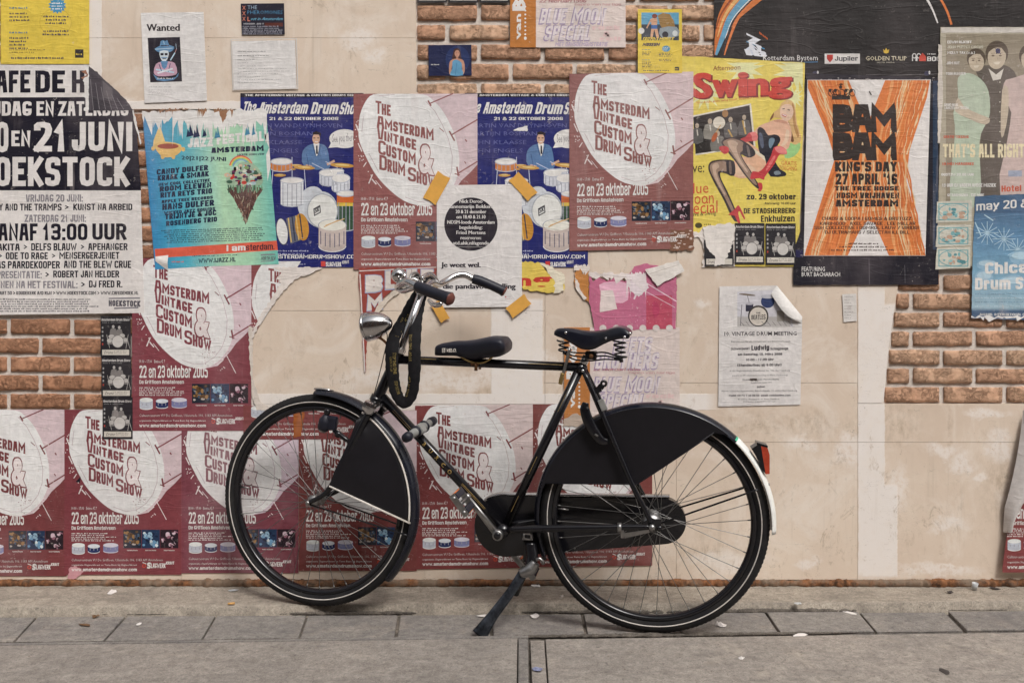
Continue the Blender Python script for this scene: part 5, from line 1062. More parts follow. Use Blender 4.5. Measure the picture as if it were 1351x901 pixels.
def strand(xa, xb, ya, yb, wd, col, lev, seed):
    rr = random.Random(seed); L_, R_2 = [], []; n = 16
    for i in range(n + 1):
        f = i / n; x = xa + (xb - xa) * f + 2.0 * math.sin(f * 17 + seed) * .5 + rr.uniform(-.5, .5); w_ = wd * (0.55 + .45 * math.sin(f * 9 + seed * 2) ** 2)
        cl = lambda q_, y: min(max(q_, 1060 + (338 - y) / 231 * 5), 1225.5 - (y - 107) / 231 * 6.5)
        y = ya + (yb - ya) * f; L_.append((cl(x - w_, y), y)); R_2.append((cl(x + w_, y), y))
    p.poly(L_ + R_2[::-1], col, lev)
def hull(xs_top, xs_mid, xs_bot): 
    a, b = xs_top; c, d = xs_mid; e, f = xs_bot
    return [(a, 107.5), (b, 107.5), (d, 200), (f, 337.5), (e, 337.5), (c, 200)]
p.poly([(1064.5, 107.5), (1118, 107.5), (1143, 165), (1166, 107.5), (1225, 107.5), (1221, 130), (1198, 200), (1194, 240), (1208, 290), (1219, 337.6), (1171, 337.6), (1152, 295), (1143, 292), (1132, 306), (1117, 337.6), (1060, 337.6), (1062, 330), (1084, 260), (1100, 210), (1090, 178), (1064.5, 118)], (206, 118, 62), 0)
for i in range(58):
    u = r.random(); c = r.choice(ORG); s_ = r.uniform(.5, 1.7)
    if i % 2 == 0: xt = 1066 + 52 * u; xm = 1104 + 38 * u; xb = 1146 + 60 * u if False else 0; strand(xt, xm, 107.6, 205, s_, c, 1 + i * .08, i); strand(1104 + 40 * u, 1064 + 52 * u, 215, 337.5, s_, c, 1 + i * .08, i + 3)
    else: xt = 1170 + 52 * u; strand(xt, 1150 + 44 * u, 107.6, 205, s_, c, 1 + i * .08, i); strand(1150 + 44 * u, 1176 + 42 * u, 215, 337.5, s_, c, 1 + i * .08, i + 3)
for i in range(16): u = i / 15; strand(1102 + 90 * u, 1100 + 94 * u, 196, 300 - 22 * (1 - abs(2 * u - 1)), r.uniform(1.2, 2.6), r.choice(ORG), 5.8 + i * .06, i + 70)
K2 = (52, 43, 40)
for yy, lv in ((139, 8), (176, 8)):
    for q_, (b, x0, x1) in enumerate((('B', 1097, 1122), ('A', 1121, 1149), ('M', 1147, 1180))):
        for dd in range(3): p.t(b, x0 + dd * .6, yy + dd * 4, x1 + dd * .8, yy + 32 + dd * 2.4, K2, .026, lev=lv + (dd > 0), res=2)
p.ring(1108, 122, 12, 6, 1.2, K2, 8, a0=0, a1=180, n=12); p.rect(1096, 128, 1120, 133, K2, 8)
for k_ in range(5): cx = 1093.5 + k_ * 7; p.ell(cx, 121 if k_ != 2 else 116.5, 2.2, 2.4, K2, 8, n=10); p.line(cx, 122, 1108 + (cx - 1108) * .6, 130, 1.1, K2, 8); p.ring(cx + 1.5, 124, 4, 5, .9, K2, 8, n=14)
p.line(1108, 111, 1108, 117, 1.2, K2, 8); p.line(1105.5, 113, 1110.5, 113, 1.2, K2, 8)
for b, x0, y0, x1, y1, bo in (("KING'S DAY", 1099.5, 214.5, 1182, 227.5, .05), ("27 APRIL '16", 1100.5, 230, 1182, 244.5, .05), ('THE TREE HOUSE', 1100, 246.5, 1184, 252.5, .05), ('NDSM VRIJHAVEN', 1102, 255, 1184.5, 262.5, .05), ('AMSTERDAM', 1101, 264.5, 1183.5, 273.5, .07)): p.t(b, x0, y0, x1, y1, K2, bo, lev=9)
for b, x0, y0, x1 in (('CHAOS & LOOPA | GOMES & BRUTUZZ', 1083, 287, 1201), ('KARIMOOD . AXEL SAVAGE . LEE MILLAR', 1080, 293.5, 1206), ('SUN COLLECTIVE | DOMROL LAUW / VIRIDGI', 1073, 299, 1210), ('DJ ULTRAMANS / SELECTAH ILL BILL', 1087, 305, 1198)): p.t(b, x0, y0, x1, y0 + 4.2, (60, 44, 40), .02, lev=9)
for i, (x0, x1) in enumerate(((1118, 1158), (1106, 1170), (1095, 1181))): p.bars(x0, 321 + i * 4.2, x1, 1, 1, 2, (60, 44, 40), i + 3, ragged=.03)
for i in range(20): u = i / 19; strand(1108 + 76 * u, 1104 + 84 * u, 215, 292, r.uniform(.3, .8), (226, 196, 156), 6.9 + i * .03, i + 200)
p.line(1145, 122, 1148, 127, 1.6, (60, 56, 56), 9); p.done()

# --- the big black poster in the corner ------------------------------------------------------
p = Poster('black_event_poster', 'big black poster with orange and blue swooshes and sponsor logos in white', 'poster', (941.5, -160, 1420, 106), 0, (37, 33, 33), wear=.5)
def swoosh(pts, w0, w1, col, lev):
    P = smooth_path([(a, 0, b) for a, b in pts], 6); n = len(P); L_ = []; R2 = []
    for i in range(n):
        t_ = (P[min(i + 1, n - 1)] - P[max(i - 1, 0)]); t_.normalize(); w_ = w0 + (w1 - w0) * i / (n - 1); nx, nz = -t_.z, t_.x; L_.append((P[i].x + nx * w_, P[i].z + nz * w_)); R2.append((P[i].x - nx * w_, P[i].z - nz * w_))
    p.poly([(max(x, 942), y) for x, y in L_ + R2[::-1]], col, lev)
swoosh([(1040, -60), (990, -12), (962, 20), (950, 48), (943, 74)], 26, 1, (196, 112, 58), 1); swoosh([(1046, -56), (996, -10), (966, 22), (953, 50), (944, 74)], 9, 1.5, (96, 150, 180), 3); swoosh([(1030, -70), (982, -12), (957, 20), (946, 50)], 4, .5, (226, 170, 110), 2); swoosh([(1020, -60), (975, -12), (952, 18), (944, 40)], 2, .6, (140, 70, 40), 2)
swoosh([(1058, -50), (1002, -10), (975, 22), (962, 52), (955, 74)], 3.4, .8, (206, 116, 62), 4); swoosh([(1050, -50), (1000, -8), (971, 22), (959, 50), (953, 72)], 2.4, .5, (44, 42, 46), 4); swoosh([(1054, -52), (1000, -9), (968, 24), (956, 52)], 1, .4, (214, 216, 218), 5)
swoosh([(1200, -20), (1218, -4), (1228, 12), (1236, 32)], 2, .8, (214, 210, 208), 2); swoosh([(1222, -20), (1238, -2), (1248, 16), (1254, 34)], 1.6, 1.4, (206, 116, 62), 2)
for b, x0, y0, x1, y1, sl in (('Z', 985, 44, 1006, 56, 10), ('N', 988, 56, 1006, 66, 6), ('IB', 984, 66, 1012, 74, 3)): p.t(b, x0, y0, x1, y1, (206, 208, 214), .05, slope=sl, sh=-3)
p.t('Breda', 1001, 43, 1012, 46, (206, 100, 50), .02, slope=8); p.poly([(983, 66), (992, 60), (1000, 74), (988, 74)], (190, 196, 208), 4); p.line(984, 56, 1008, 66, 1.5, (70, 130, 170), 6)
p.t('Rotterdam Bystem', 1006, 74, 1078, 81, (210, 208, 206), .0); p.line(1060, 83.5, 1078, 83, 1, (70, 120, 160), 4)
p.rect(1087, 72, 1133.5, 85.5, (208, 204, 202), 3); p.poly([(1090, 73.5), (1098, 73.5), (1098, 79), (1094, 84), (1090, 79)], (176, 56, 48), 5); p.rect(1100, 73, 1132.5, 84.5, (212, 208, 204), 4); p.t('Jupiler', 1100.5, 75.5, 1131, 81.5, (52, 50, 58), .02, res=2)
p.t('GOLDEN TULIP', 1141, 75.5, 1195, 81, (206, 196, 170), .01); p.t('HOTEL BREDA', 1156, 83, 1179, 84.4, (190, 184, 170), .01); p.poly([(1164, 66), (1166, 68), (1168, 64.5), (1170, 68), (1172, 66), (1171, 71), (1168, 72), (1165, 71)], (206, 170, 60), 4)
for x, c in ((1202, (206, 204, 202)), (1208, (206, 204, 202))): p.ring(x + 3, 75, 3, 3.5, 1.2, c, 3, n=14); p.rect(x, 75, x + 1.3, 82, c, 3); p.rect(x + 4.6, 75, x + 6, 82, c, 3)
p.poly([(1211.5, 76), (1216, 71), (1220.5, 76), (1220.5, 82), (1211.5, 82)], (190, 70, 54), 4); p.t('BOOKS', 1222, 76, 1252, 82, WHT, .02); p.bars(1222, 72, 1236, 1, 1, 1.2, WHT, 3)
for i in range(16): r = random.Random(i + 5); p.line(1060 + r.uniform(0, 180), 96 + r.uniform(-2, 8), 1064 + r.uniform(0, 180), 98 + r.uniform(-2, 6), .5, (90, 86, 88), 4) if i % 3 == 0 else None
for x, y in ((1075, 98), (1222, 98)): p.ell(x, y, 4, 3, (54, 54, 76), 5); p.ell(x + 3, y - 1, 1.2, 2.4, (200, 198, 198), 6)
p.done()

# --- faded photo poster of three people ------------------------------------------------------
p = Poster('revue_poster', "faded greyish poster of young people standing close with That's All Right Mama", 'poster', ragged([(1239, 37.5), (1400, 37.5), (1400, 352), (1284, 352), (1234, 345), (1238, 200)], 6, .35, 8), 3.6, (168, 160, 142))
p.rect(1246, 47, 1400, 268, (140, 130, 112), 0); p.rect(1240, 38, 1400, 45, (196, 190, 182), 2)
SKF, HRF = (184, 170, 150), (86, 74, 62)
def face(cx, cy, rx, ry, hair=HRF, rot=0):
    p.ell(cx, cy - ry * .3, rx * 1.25, ry * 1.05, hair, 3, rot); p.ell(cx, cy, rx, ry, SKF, 4, rot); p.poly([(cx - rx * 1.1, cy - ry * .3), (cx - rx * .8, cy - ry * 1.1), (cx + rx * .2, cy - ry * 1.3), (cx + rx * 1.1, cy - ry * .8), (cx + rx * 1.05, cy - ry * .2), (cx + rx * .5, cy - ry * .75), (cx - rx * .4, cy - ry * .7)], hair, 5, sm=2)
    for g in (-.42, .38): p.ell(cx + g * rx, cy - ry * .12, rx * .17, ry * .08, (116, 100, 86), 6, n=8); p.line(cx + (g - .2) * rx, cy - ry * .3, cx + (g + .22) * rx, cy - ry * .33, .7, (120, 104, 90), 6)
    p.poly([(cx - rx * .4, cy + ry * .42), (cx + rx * .42, cy + ry * .38), (cx + rx * .2, cy + ry * .62), (cx - rx * .2, cy + ry * .62)], (206, 196, 180), 6); p.line(cx, cy - ry * .05, cx + rx * .08, cy + ry * .2, .6, (150, 132, 116), 6)
p.poly([(1284, 92), (1300, 88), (1316, 86), (1336, 96), (1342, 130), (1342, 210), (1330, 268), (1288, 268), (1292, 180), (1300, 130)], (92, 84, 76), 1, sm=3)
p.poly([(1262, 104), (1276, 98), (1292, 106), (1302, 122), (1304, 150), (1298, 166), (1290, 190), (1290, 268), (1252, 268), (1258, 180), (1256, 150), (1262, 130)], (172, 184, 164), 2, sm=3); p.poly([(1262, 130), (1270, 142), (1290, 152), (1304, 158), (1298, 166), (1276, 158), (1258, 148)], SKF, 4, sm=2)
p.poly([(1322, 112), (1336, 104), (1400, 104), (1400, 268), (1318, 268), (1326, 190), (1332, 150), (1322, 130)], (190, 170, 164), 2, sm=2); p.poly([(1320, 120), (1328, 118), (1328, 150), (1322, 180), (1318, 176)], SKF, 4, sm=2)
face(1286, 83, 10, 13, rot=-12); face(1313, 77, 12, 16, rot=8); face(1356, 80, 11, 15); p.poly([(1302, 92), (1312, 100), (1322, 92), (1318, 106), (1308, 108)], (206, 200, 190), 4)
p.ell(1314.5, 69, 3.4, 3.8, (64, 62, 92), 8, n=8); p.line(1311, 66, 1318, 73, 1.2, (64, 62, 92), 9); p.line(1317, 66, 1312, 73, 1, (40, 40, 60), 9)
for yy in range(110, 190, 13): p.ell(1317, yy, .8, .8, (210, 204, 190), 6, n=6)
for b, x0, y0, x1, c in (('EDWIN RIJKOFF', 1248, 55.5, 1280, WHT), ('JOHN PUPPET CIRCUS', 1248, 62, 1295, (190, 186, 170)), ('MOLLY TAX (v.a.)', 1248, 69.5, 1284, WHT), ('JAM HUT', 1247, 83, 1264, WHT), ('TOBI RUNNER', 1246, 97, 1272, WHT), ('DAVID RENE', 1244, 138, 1262, WHT), ('LAARZEN EN TASSEN', 1244, 142, 1276, WHT)): p.t(b, x0, y0, x1, y0 + 3.6, c, .02)
for b, x0, y0, x1, y1, c, bo in (('GRATIS TOEGANG', 1243, 180, 1276, 183.5, (190, 84, 56), .03), ("THAT'S ALL RIGHT MAMA", 1242, 191, 1392, 209, (222, 204, 170), .04), ('19 MEI MAASBREE', 1241, 215.5, 1283, 219, (196, 84, 56), .03), ('OOSTZIJ 20.00 UUR', 1240, 229.5, 1283, 233, WHT, .03), ('19 UUR EN VADERLANDSE MUZIEK', 1241, 243, 1312, 247.5, WHT, .03), ('GITAARMUZIEK . THE WIRE', 1248, 256.5, 1296, 260, WHT, .03), ('Hotel', 1319, 246, 1345, 254, (190, 84, 56), .03)): p.t(b, x0, y0, x1, y1, c, bo, lev=9, slope=-1 if b == 'Hotel' else 0)
p.rect(1328, 226, 1346, 234, (150, 158, 176), 8); p.tear([(1236, 60), (1241, 62), (1242, 130), (1238, 190), (1235, 190)], 5, .5, 4, (200, 192, 182), 10); p.done()
for i, (y0, what) in enumerate(((268, 'topmost'), (299.5, 'middle'), (329, 'lowest'))):
    TQ = (112, 160, 164)
    q = Poster('ticket_sticker', f'pale turquoise engraved ticket sticker, {what} of three beside the blue poster', 'sticker', ragged([(1234, y0 - 1), (1280 - i, y0 - 3), (1280 - i, y0 + 25), (1233 - i * .4, y0 + 27)], i, .4, 5), 4.6, (192, 190, 178), 'turquoise ticket stickers')
    q.ring(1256, y0 + 12, 20, 11, 1.2, TQ, 1, n=30); q.rect(1237, y0 + 1, 1275, y0 + 2.2, TQ, 1); q.rect(1237, y0 + 22, 1275, y0 + 23.4, TQ, 1); q.rect(1236, y0 + 1, 1237.4, y0 + 23, TQ, 1); q.rect(1274, y0 + 1, 1275.4, y0 + 23, TQ, 1)
    r = random.Random(i)
    for j in range(20): q.ell(r.uniform(1242, 1270), r.uniform(y0 + 5, y0 + 20), r.uniform(.8, 4.5), r.uniform(.8, 3), r.choice((TQ, (140, 180, 180), (84, 134, 140), (180, 150, 130))), 2 + j % 3, n=8)
    q.bars(1248, y0 + 3.2, 1264, 1, 1, 1.2, TQ, i); q.done()

# --- blue chicago drum show poster -----------------------------------------------------------
gr2 = ramp_ink([(0, (62, 92, 122)), (.35, (96, 134, 166)), (.6, (120, 160, 184)), (.9, (150, 180, 194)), (.93, (58, 88, 118)), (1, (58, 88, 118))], (1320, 262), (1320, 422))
p = Poster('chicago_drum_show_poster', 'blue monochrome drum show poster dated May with pale stars', 'poster', ragged([(1284, 260), (1400, 254), (1400, 424), (1279, 420), (1281, 340)], 6, .5, 5), 5.6, (90, 130, 160), mat=gr2)
p.rect(1284, 262, 1400, 282, (66, 94, 124), 0); p.t('may 20 & 21', 1285.5, 268, 1372, 279, WHT, .02, slope=-6, res=2)
LBL = (170, 196, 210)
for cx, cy in ((1322, 316), (1300, 308), (1340, 330)):
    for a in range(0, 180, 30): p.line(cx - 15 * math.cos(R_(a)), cy - 15 * math.sin(R_(a)), cx + 15 * math.cos(R_(a)), cy + 15 * math.sin(R_(a)), .9, LBL, 1)
for cx, cy, rx, ry in ((1300, 350, 14, 7), (1334, 372, 18, 9), (1296, 366, 12, 10), (1345, 340, 16, 10)): p.ell(cx, cy, rx, ry, (140, 174, 196), 2); p.ell(cx, cy - 2, rx * .8, ry * .5, LBL, 3)
p.line(1296, 284, 1308, 292, 1.5, LBL, 3); p.line(1284, 294, 1292, 312, 1.5, LBL, 3)
p.t('Chicago', 1297, 347, 1378, 362, WHT, .04, slope=-2, res=2); p.t('Drum Show', 1284, 367, 1386, 383, WHT, .04, slope=-2, res=2)
for i in range(4): p.bars(1284, 387 + i * 5.5, 1400, 1, 1, 1.4, (176, 196, 206) if i % 2 else (110, 144, 170), i, ragged=.05)
p.t('ANNUAL INTERNATIONAL CUSTOM & VINTAGE', 1290, 413.5, 1392, 416.6, WHT, .02); p.poly(spikes(1279, 1400, 417, 419, 5, 8, 14), WHT, 6); p.done()

# --- drum meeting sheet, small sticker, je weet wel sheet ------------------------------------
p = Poster('drum_meeting_sheet', 'white drum meeting notice with a drum kit photo and a curled top corner', 'poster', [(948.5, 378), (1024, 377), (1057.5, 418), (1055, 533.5), (947, 536)], 1, (208, 204, 202), wear=.5)
p.poly([(972, 385), (1018, 383), (1043, 415), (1046, 431), (972, 431)], (196, 194, 200), 1); p.rect(972, 418, 1042, 431, (176, 172, 170), 2)
p.ell(999.5, 417, 13.5, 14, (62, 58, 56), 4); p.ell(999.5, 417.5, 11.6, 12, (200, 192, 182), 5); p.t('THE', 996.5, 412, 1002.5, 413.8, (40, 36, 40), .03); p.t('BEATLES', 990.5, 416, 1009, 422, (40, 36, 40), .02, slope=-1)
p.ell(1012, 398, 9, 8.5, (46, 58, 96), 4); p.ell(1012, 391.5, 9, 2.6, (176, 176, 184), 5); p.rect(983, 401, 993, 411, (50, 50, 66), 3); p.ell(988, 401, 5.5, 1.6, (170, 168, 176), 4); p.ell(985, 389, 11, 1.2, (110, 98, 84), 4, 6); p.line(985, 389, 988, 401, .7, (90, 86, 92), 3); p.line(978, 402, 976, 430, .8, (90, 86, 92), 3); p.rect(1024, 410, 1034, 424, (150, 144, 138), 3)
for x in range(976, 1040, 7): p.line(x, 424, x + 5, 430, .6, (110, 106, 108), 5)
Kd = (56, 52, 58)
for b, x0, y0, x1, y1, bo in (('10. VINTAGE DRUM MEETING', 955, 438, 1050, 443, .015), ('Expositionen für alle Schlagzeuger und Drummerfreunde', 964, 449.8, 1042, 451.6, .0), ('Schwerpunkt', 964, 458.5, 988, 461.8, .03), ('Ludwig', 990.5, 455.5, 1014, 462.2, .045), ('Schlagzeuge', 1015.5, 458.5, 1039, 461.8, .03), ('am Samstag, 15. März 2008', 972.5, 466, 1031, 469, .04), ('10.00 - 17.00 Uhr', 983, 473, 1020, 476, .03), ('(Standaufbau ab 8.00 Uhr)', 972, 480, 1030, 483.4, .03), ('in der Regionalschule, Frankfurter Str. 102, Bad Camberg', 962, 488, 1041, 490, .0), ('parallel zu Wochenmarkt-Samstag im März, Zuckerweg', 965.5, 494.2, 1038, 496, .0),
        ('Eintritt 4,- € inkl. Familienkarte', 979, 499.6, 1027, 501.6, .01), ('Kinderflohmarkt ist gratis 1,50 €', 990, 503.8, 1017, 505.6, .01), ('Infos', 998, 509, 1008, 511.5, .03), ('Martin Schneider Instrumente, Bahnhofstraße 12, 65520 Bad Camberg', 951.5, 514.6, 1050.5, 516.6, .0), ('Mobil: (0171) 7 46 68 53  email: cmb@online.com', 961, 520.4, 1042, 522.8, .03), ('Keine Steppe 6 km Nähe', 973, 525.6, 1027, 527.2, .0), ('59 M Anfahrt, Dekonstruktion auf www', 980, 529, 1022, 530.4, .0)): p.t(b, x0, y0, x1, y1, Kd, bo, slope=-.6)
for i in range(9): r = random.Random(i); p.line(988 + i, 500 + r.uniform(-1, 1), 991 + i, 501 + r.uniform(-1.5, 1.5), r.uniform(.8, 1.8), (66, 56, 50), 10)
p.done()
V = []; F = []; n = 10
for i in range(n + 1):          # curled top corner: from the fold line to the rolled tip
    for j in range(n + 1):
        u, v = i / n, j / n; a = (1024 + 33.5 * u, 377 + 41 * u); b = (1016 + 40 * u - 3 * math.sin(3.14 * u), 388 + 38 * u + 7 * math.sin(3.14 * u)) ; 
        wv = math.sin(math.pi * u) ** .6
        V.append(Wp(a[0] + (b[0] - a[0]) * v, a[1] + (b[1] - a[1]) * v, p.y - .001 - .016 * wv * math.sin(1.9 * v)))
for i in range(n):
    for j in range(n): a = i * (n + 1) + j; F.append((a, a + 1, a + n + 2, a + n + 1))
obj('curled_corner', mesh_of(V, F, 'curl', True), ink((214, 211, 208), .2), p.o)
p = Poster('small_sticker', 'small white printed sticker on the beige board by the black backing', 'sticker', [(1110, 388.5), (1128.5, 387.5), (1129.5, 423.5), (1112, 425)], 1, (204, 200, 196)); p.bars(1113, 391, 1126, 8, 4, .9, (160, 154, 152), 3, ragged=.5); p.rect(1117, 403, 1122, 409, (190, 184, 180), 2); p.done()
p = Poster('circle_text_sheet', 'white sheet with a black text circle, taped at its corners behind the handlebar', 'poster', [(576.5, 245.5), (688.5, 244), (688.5, 405), (577, 406)], 4, (212, 208, 206), wear=.4)
Kc = (38, 33, 42); p.ell(621.5, 296.5, 35, 35, Kc, 1, n=56)
for i, (b, hw) in enumerate((('Nick Deroo', 15), ('Sannemarijn Bokkers', 29), ('20 & 21 december', 20), ('om 18.40 & 21.10', 19), ('NDSM-loods Amsterdam', 31), ('begeleiding:', 15), ('Fried Mertens', 19), ('reserveren:', 13.5), ('atd.ahk.nl/agenda', 23.5))): p.t(b, 621.5 - hw, 264 + i * 6.85, 621.5 + hw, 268.6 + i * 6.85, (204, 200, 198), .0, xd=.25, res=2)
p.t('Je weet wel.', 582.5, 346.5, 634, 353, Kc, .0, xd=.55, res=2); p.t('die pandavoorstelling', 585, 374.5, 680, 381.3, Kc, .0, xd=.55, res=2)
p.rect(666.5, 391, 668, 392.6, (190, 50, 50), 3); p.bars(669, 391, 677, 1, 1, .7, (120, 110, 112), 2); p.bars(666.5, 394, 679, 1, 1, .6, (190, 120, 120), 2); p.line(594, 400, 603, 392, .4, (190, 186, 184), 4)
p.line(577, 326, 688, 327, .35, (196, 192, 190), 4); p.done()
TAPE = plain('kraft_tape', (206, 154, 72), .45, bump=.25, bscale=90, var=.08)
for lab, c, L_, W_, an in (('ochre tape strip over the faded drum show poster at the sheet corner', (576.5, 249), 40, 19, -61), ('strip of ochre tape holding the upper corner over the second blue poster', (690, 247), 37, 17, 47), ('strip of ochre tape on the lower corner below the far grip', (684, 404), 31, 16, -38), ('strip of ochre tape below the near handlebar grip', (581, 411), 28, 13, 60)):
    ca, sa = math.cos(R_(an)), math.sin(R_(an)); P = [(c[0] + x * ca - y * sa, c[1] + x * sa + y * ca) for x, y in ((-L_ / 2, -W_ / 2), (-L_ / 2 + 1, 0), (-L_ / 2 - .6, W_ / 2), (L_ / 2, W_ / 2), (L_ / 2 - 1, 0), (L_ / 2 + .5, -W_ / 2))]
    o = MB().prism([Wp(x, y, -.0068 - 6.2 * .0009) for x, y in P], (0, .0006, 0)).build('tape_strip', TAPE); tag(o, lab, 'tape', 'ochre tape strips')
# scrap of the swing poster below the second blue poster, and the torn blue moon poster by the handlebar
p = Poster('torn_paper', 'yellow scrap of a swing poster with red letters beside the circle sheet', 'paper scrap', ragged([(684, 345), (712, 347), (722, 360), (744, 366), (744, 384), (724, 387), (690, 382)], 8, 1.3, 3), 3, (226, 190, 90))
p.t('n', 684, 363, 700, 377, RED, .03, res=2, serif=True, xd=1); p.t('g', 702, 361, 727, 376, RED, .03, res=2, serif=True, xd=1); p.tear([(712, 347), (726, 352), (744, 362), (744, 384), (730, 388), (732, 372), (722, 358)], 4, 1.6, 2.5, (222, 208, 188), 9); p.done()
p = Poster('torn_poster_sheet', 'torn maroon poster with pale outlined letters behind the handlebar bell', 'torn poster', ragged([(474, 354), (576, 352), (576, 364), (556, 362), (530, 374), (508, 392), (488, 420), (484, 460), (482.5, 492), (480, 470), (477, 410), (474, 370)], 8, .9, 4), 2.6, (142, 66, 58))
for b, x0, y0, x1, y1, sl in (('B', 483, 364, 505, 386, -1), ('L', 509, 358, 521, 382, -1), ('U', 537, 356, 550, 374, -1), ('E', 556, 356, 572, 370, 0), ('M', 485, 392, 505, 410, -3)):
    p.t(b, x0 - 1, y0 - 1, x1 + 1, y1 + 1.5, (150, 156, 182), .11, slope=sl, lev=7, res=1); p.t(b, x0, y0, x1, y1, (206, 198, 192), .07, slope=sl, lev=9, res=1)
p.line(474.5, 358, 576, 353, 1.2, (208, 200, 196), 3); p.line(475.5, 362, 482, 490, 1.6, (208, 200, 196), 3); p.tear([(500, 402), (515, 388), (536, 372), (560, 362), (576, 364), (576, 372), (556, 371), (532, 382), (512, 398), (492, 424), (488, 440), (490, 420)], 3, 1.0, 3, (206, 194, 180), 10); p.done()
# peeled poster at the far edge, its back showing
drum_poster('peeling drum show poster corner at the far picture edge', 1313, 524, 2, (128, 60, 60), h=228, w_=157, clip=[((1312, 700), (1320, 790)), ((1330, 640), (1310, 700)), ((1346, 520), (1330, 642))], lift=.020)
V = []; F = []; n = 14
for i in range(n + 1):
    for j in range(7):
        u, v = i / n, j / 6; xl = 1347 - 34 * u ** 1.1 + (8 * max(0, u - .8) / .2); yl = 541 + 160 * u; xr = xl + 8 + 22 * math.sin(math.pi * min(1, u * 1.05)) 
        V.append(Wp(xl + (xr - xl) * v, yl - 4 * v, -.011 - .030 * math.sin(math.pi * v * .8) - .018 * math.sin(math.pi * u)))
for i in range(n):
    for j in range(6): a = i * 7 + j; F.append((a, a + 1, a + 8, a + 7))
o = obj('peeled_paper', mesh_of(V, F, 'peel', True), ink((200, 195, 192), .6)); tag(o, 'pale rolled back of the peeling poster at the far picture edge', 'paper scrap')
bpy.data.objects.remove(FO)
# ------------------------------------------------------------------ the bicycle
# pose found by fitting wheel outlines, hub nuts and ground contacts; x forwards, y to the rider's left (street side), z up
RW = 0.3538; WB = 1.110
bF = Vector((-0.9845, 0.1735, 0.0261)).normalized(); bN = Vector((-0.1747, -0.9833, -0.0509)); bN = (bN - bF * bN.dot(bF)).normalized(); bU = bF.cross(bN)
bC = Vector((0.4379, -0.4166, 0.3532)) - bU * RW
bike = empty('bicycle'); tag(bike, 'black roadster bicycle standing on its stand in front of the postered wall', 'bicycle')
BM = Matrix((bF, bN, bU)).transposed().to_4x4(); BM.translation = bC; bike.matrix_world = BM; BMI = BM.inverted()
CAMP = Vector((0, -DIST, CAM_H))
def ray_to(px, py, o, n, e):
    d = Vector(((px - 675.5) * S / DIST, 1, (450.5 - py) * S / DIST)); t = ((o - CAMP).dot(n) + e) / d.dot(n); return CAMP + d * t
HUB = Vector((0.4379, -0.4166, 0.3532))
def Bw(px, py, e=0.0): return ray_to(px, py, HUB, bN, e)
def B(px, py, e=0.0): return BMI @ Bw(px, py, e)
FH = BMI @ Vector((-0.6548, -0.2240, 0.3822))        # front hub, bicycle space
sF = (BM.to_3x3().transposed() @ Vector((-0.9583, 0.2844, 0.0288))).normalized(); sN = BM.to_3x3().transposed() @ Vector((-0.2844, -0.9587, 0.0030)); sN = (sN - sF * sN.dot(sF)).normalized(); sU = sF.cross(sN)
SM = Matrix((sF, sN, sU)).transposed().to_4x4(); SM.translation = FH      # steered wheel frame in bicycle space
FHw = BM @ FH; sNw = BM.to_3x3() @ sN
def Q(px, py, e=0.0): return BMI @ ray_to(px, py, FHw, sNw, e)            # a point of the steered assembly
def SL(x, y, z): return SM @ Vector((x, y, z))

def gloss(name, rgb, rough=.22, scr=.35, direct=None):
    t = NT(name); p = t.pos(local=True); base = direct or alb(rgb)
    dust = t.rng(t.noise(9, 5, .65, p), .35, .75)
    c = t.mix(t.math('MULTIPLY', dust, .025), base, alb((120, 112, 104)))
    fl = t.rng(t.noise(130, 4, .8, p, .4), .70, .74)
    c = t.mix(t.math('MULTIPLY', fl, scr), c, alb((108, 92, 84)))
    r = t.rng(t.noise(22, 5, .7, p), .3, .7, rough * .8, rough * 1.9)
    return t.fin(color=c, rough=r, spec=.5, normal=t.bump(t.noise(60, 3, .5, p), .06, .001))
M_fr = gloss('black_enamel', (0, 0, 0), .15, .4, (.0065, .0065, .009, 1))
M_mg = gloss('blue_black_enamel', (0, 0, 0), .17, .2, (.0075, .009, .017, 1))
def chrome_mat():
    t = NT('chrome'); p = t.pos(local=True)
    sp = t.rng(t.noise(160, 4, .8, p), .62, .72)
    c = t.mix(t.math('MULTIPLY', sp, .7), (.56, .55, .55, 1), (.13, .085, .055, 1))
    return t.fin(color=c, metal=t.rng(sp, 0, 1, 1, .3), rough=t.rng(sp, 0, 1, .17, .6), normal=t.bump(t.noise(50, 4, .6, p), .12, .001))
M_ch = chrome_mat()
M_al = plain('dull_aluminium', (0, 0, 0), .38, 1.0, bump=.1, var=.2, direct=(.34, .335, .33, 1))
M_rub = plain('tyre_rubber', (0, 0, 0), .72, spec=.35, bump=.3, bscale=420, var=.25, direct=(.0115, .011, .013, 1))
def rubber():
    t = NT('tyre_rubber'); p = t.pos(local=True)
    d = t.rng(t.noise(16, 7, .75, p), .42, .68)
    c = t.mix(t.math('MULTIPLY', d, .5), (.010, .0098, .0115, 1), (.042, .038, .034, 1))
    return t.fin(color=c, rough=.78, spec=.3, normal=t.bump(t.noise(420, 3, .6, p), .3, .001))
M_rub = rubber()
M_soft = plain('grip_rubber', (0, 0, 0), .5, spec=.45, bump=.3, bscale=300, var=.15, direct=(.009, .010, .020, 1))
M_refl = plain('reflective_band', (196, 190, 184), .5, spec=.4, var=.1, bump=.1)
M_cloth = plain('coat_guard_vinyl', (0, 0, 0), .5, spec=.35, bump=.9, bscale=16, var=.15, direct=(.0085, .0075, .0105, 1))
M_leather = plain('saddle_leather', (0, 0, 0), .30, spec=.5, bump=.35, bscale=170, var=.25, direct=(.0085, .0095, .018, 1))
M_white = plain('white_mudguard_paint', (226, 220, 212), .35, bump=.1, var=.06)
M_pipe = plain('white_piping', (206, 200, 192), .6, var=.1)
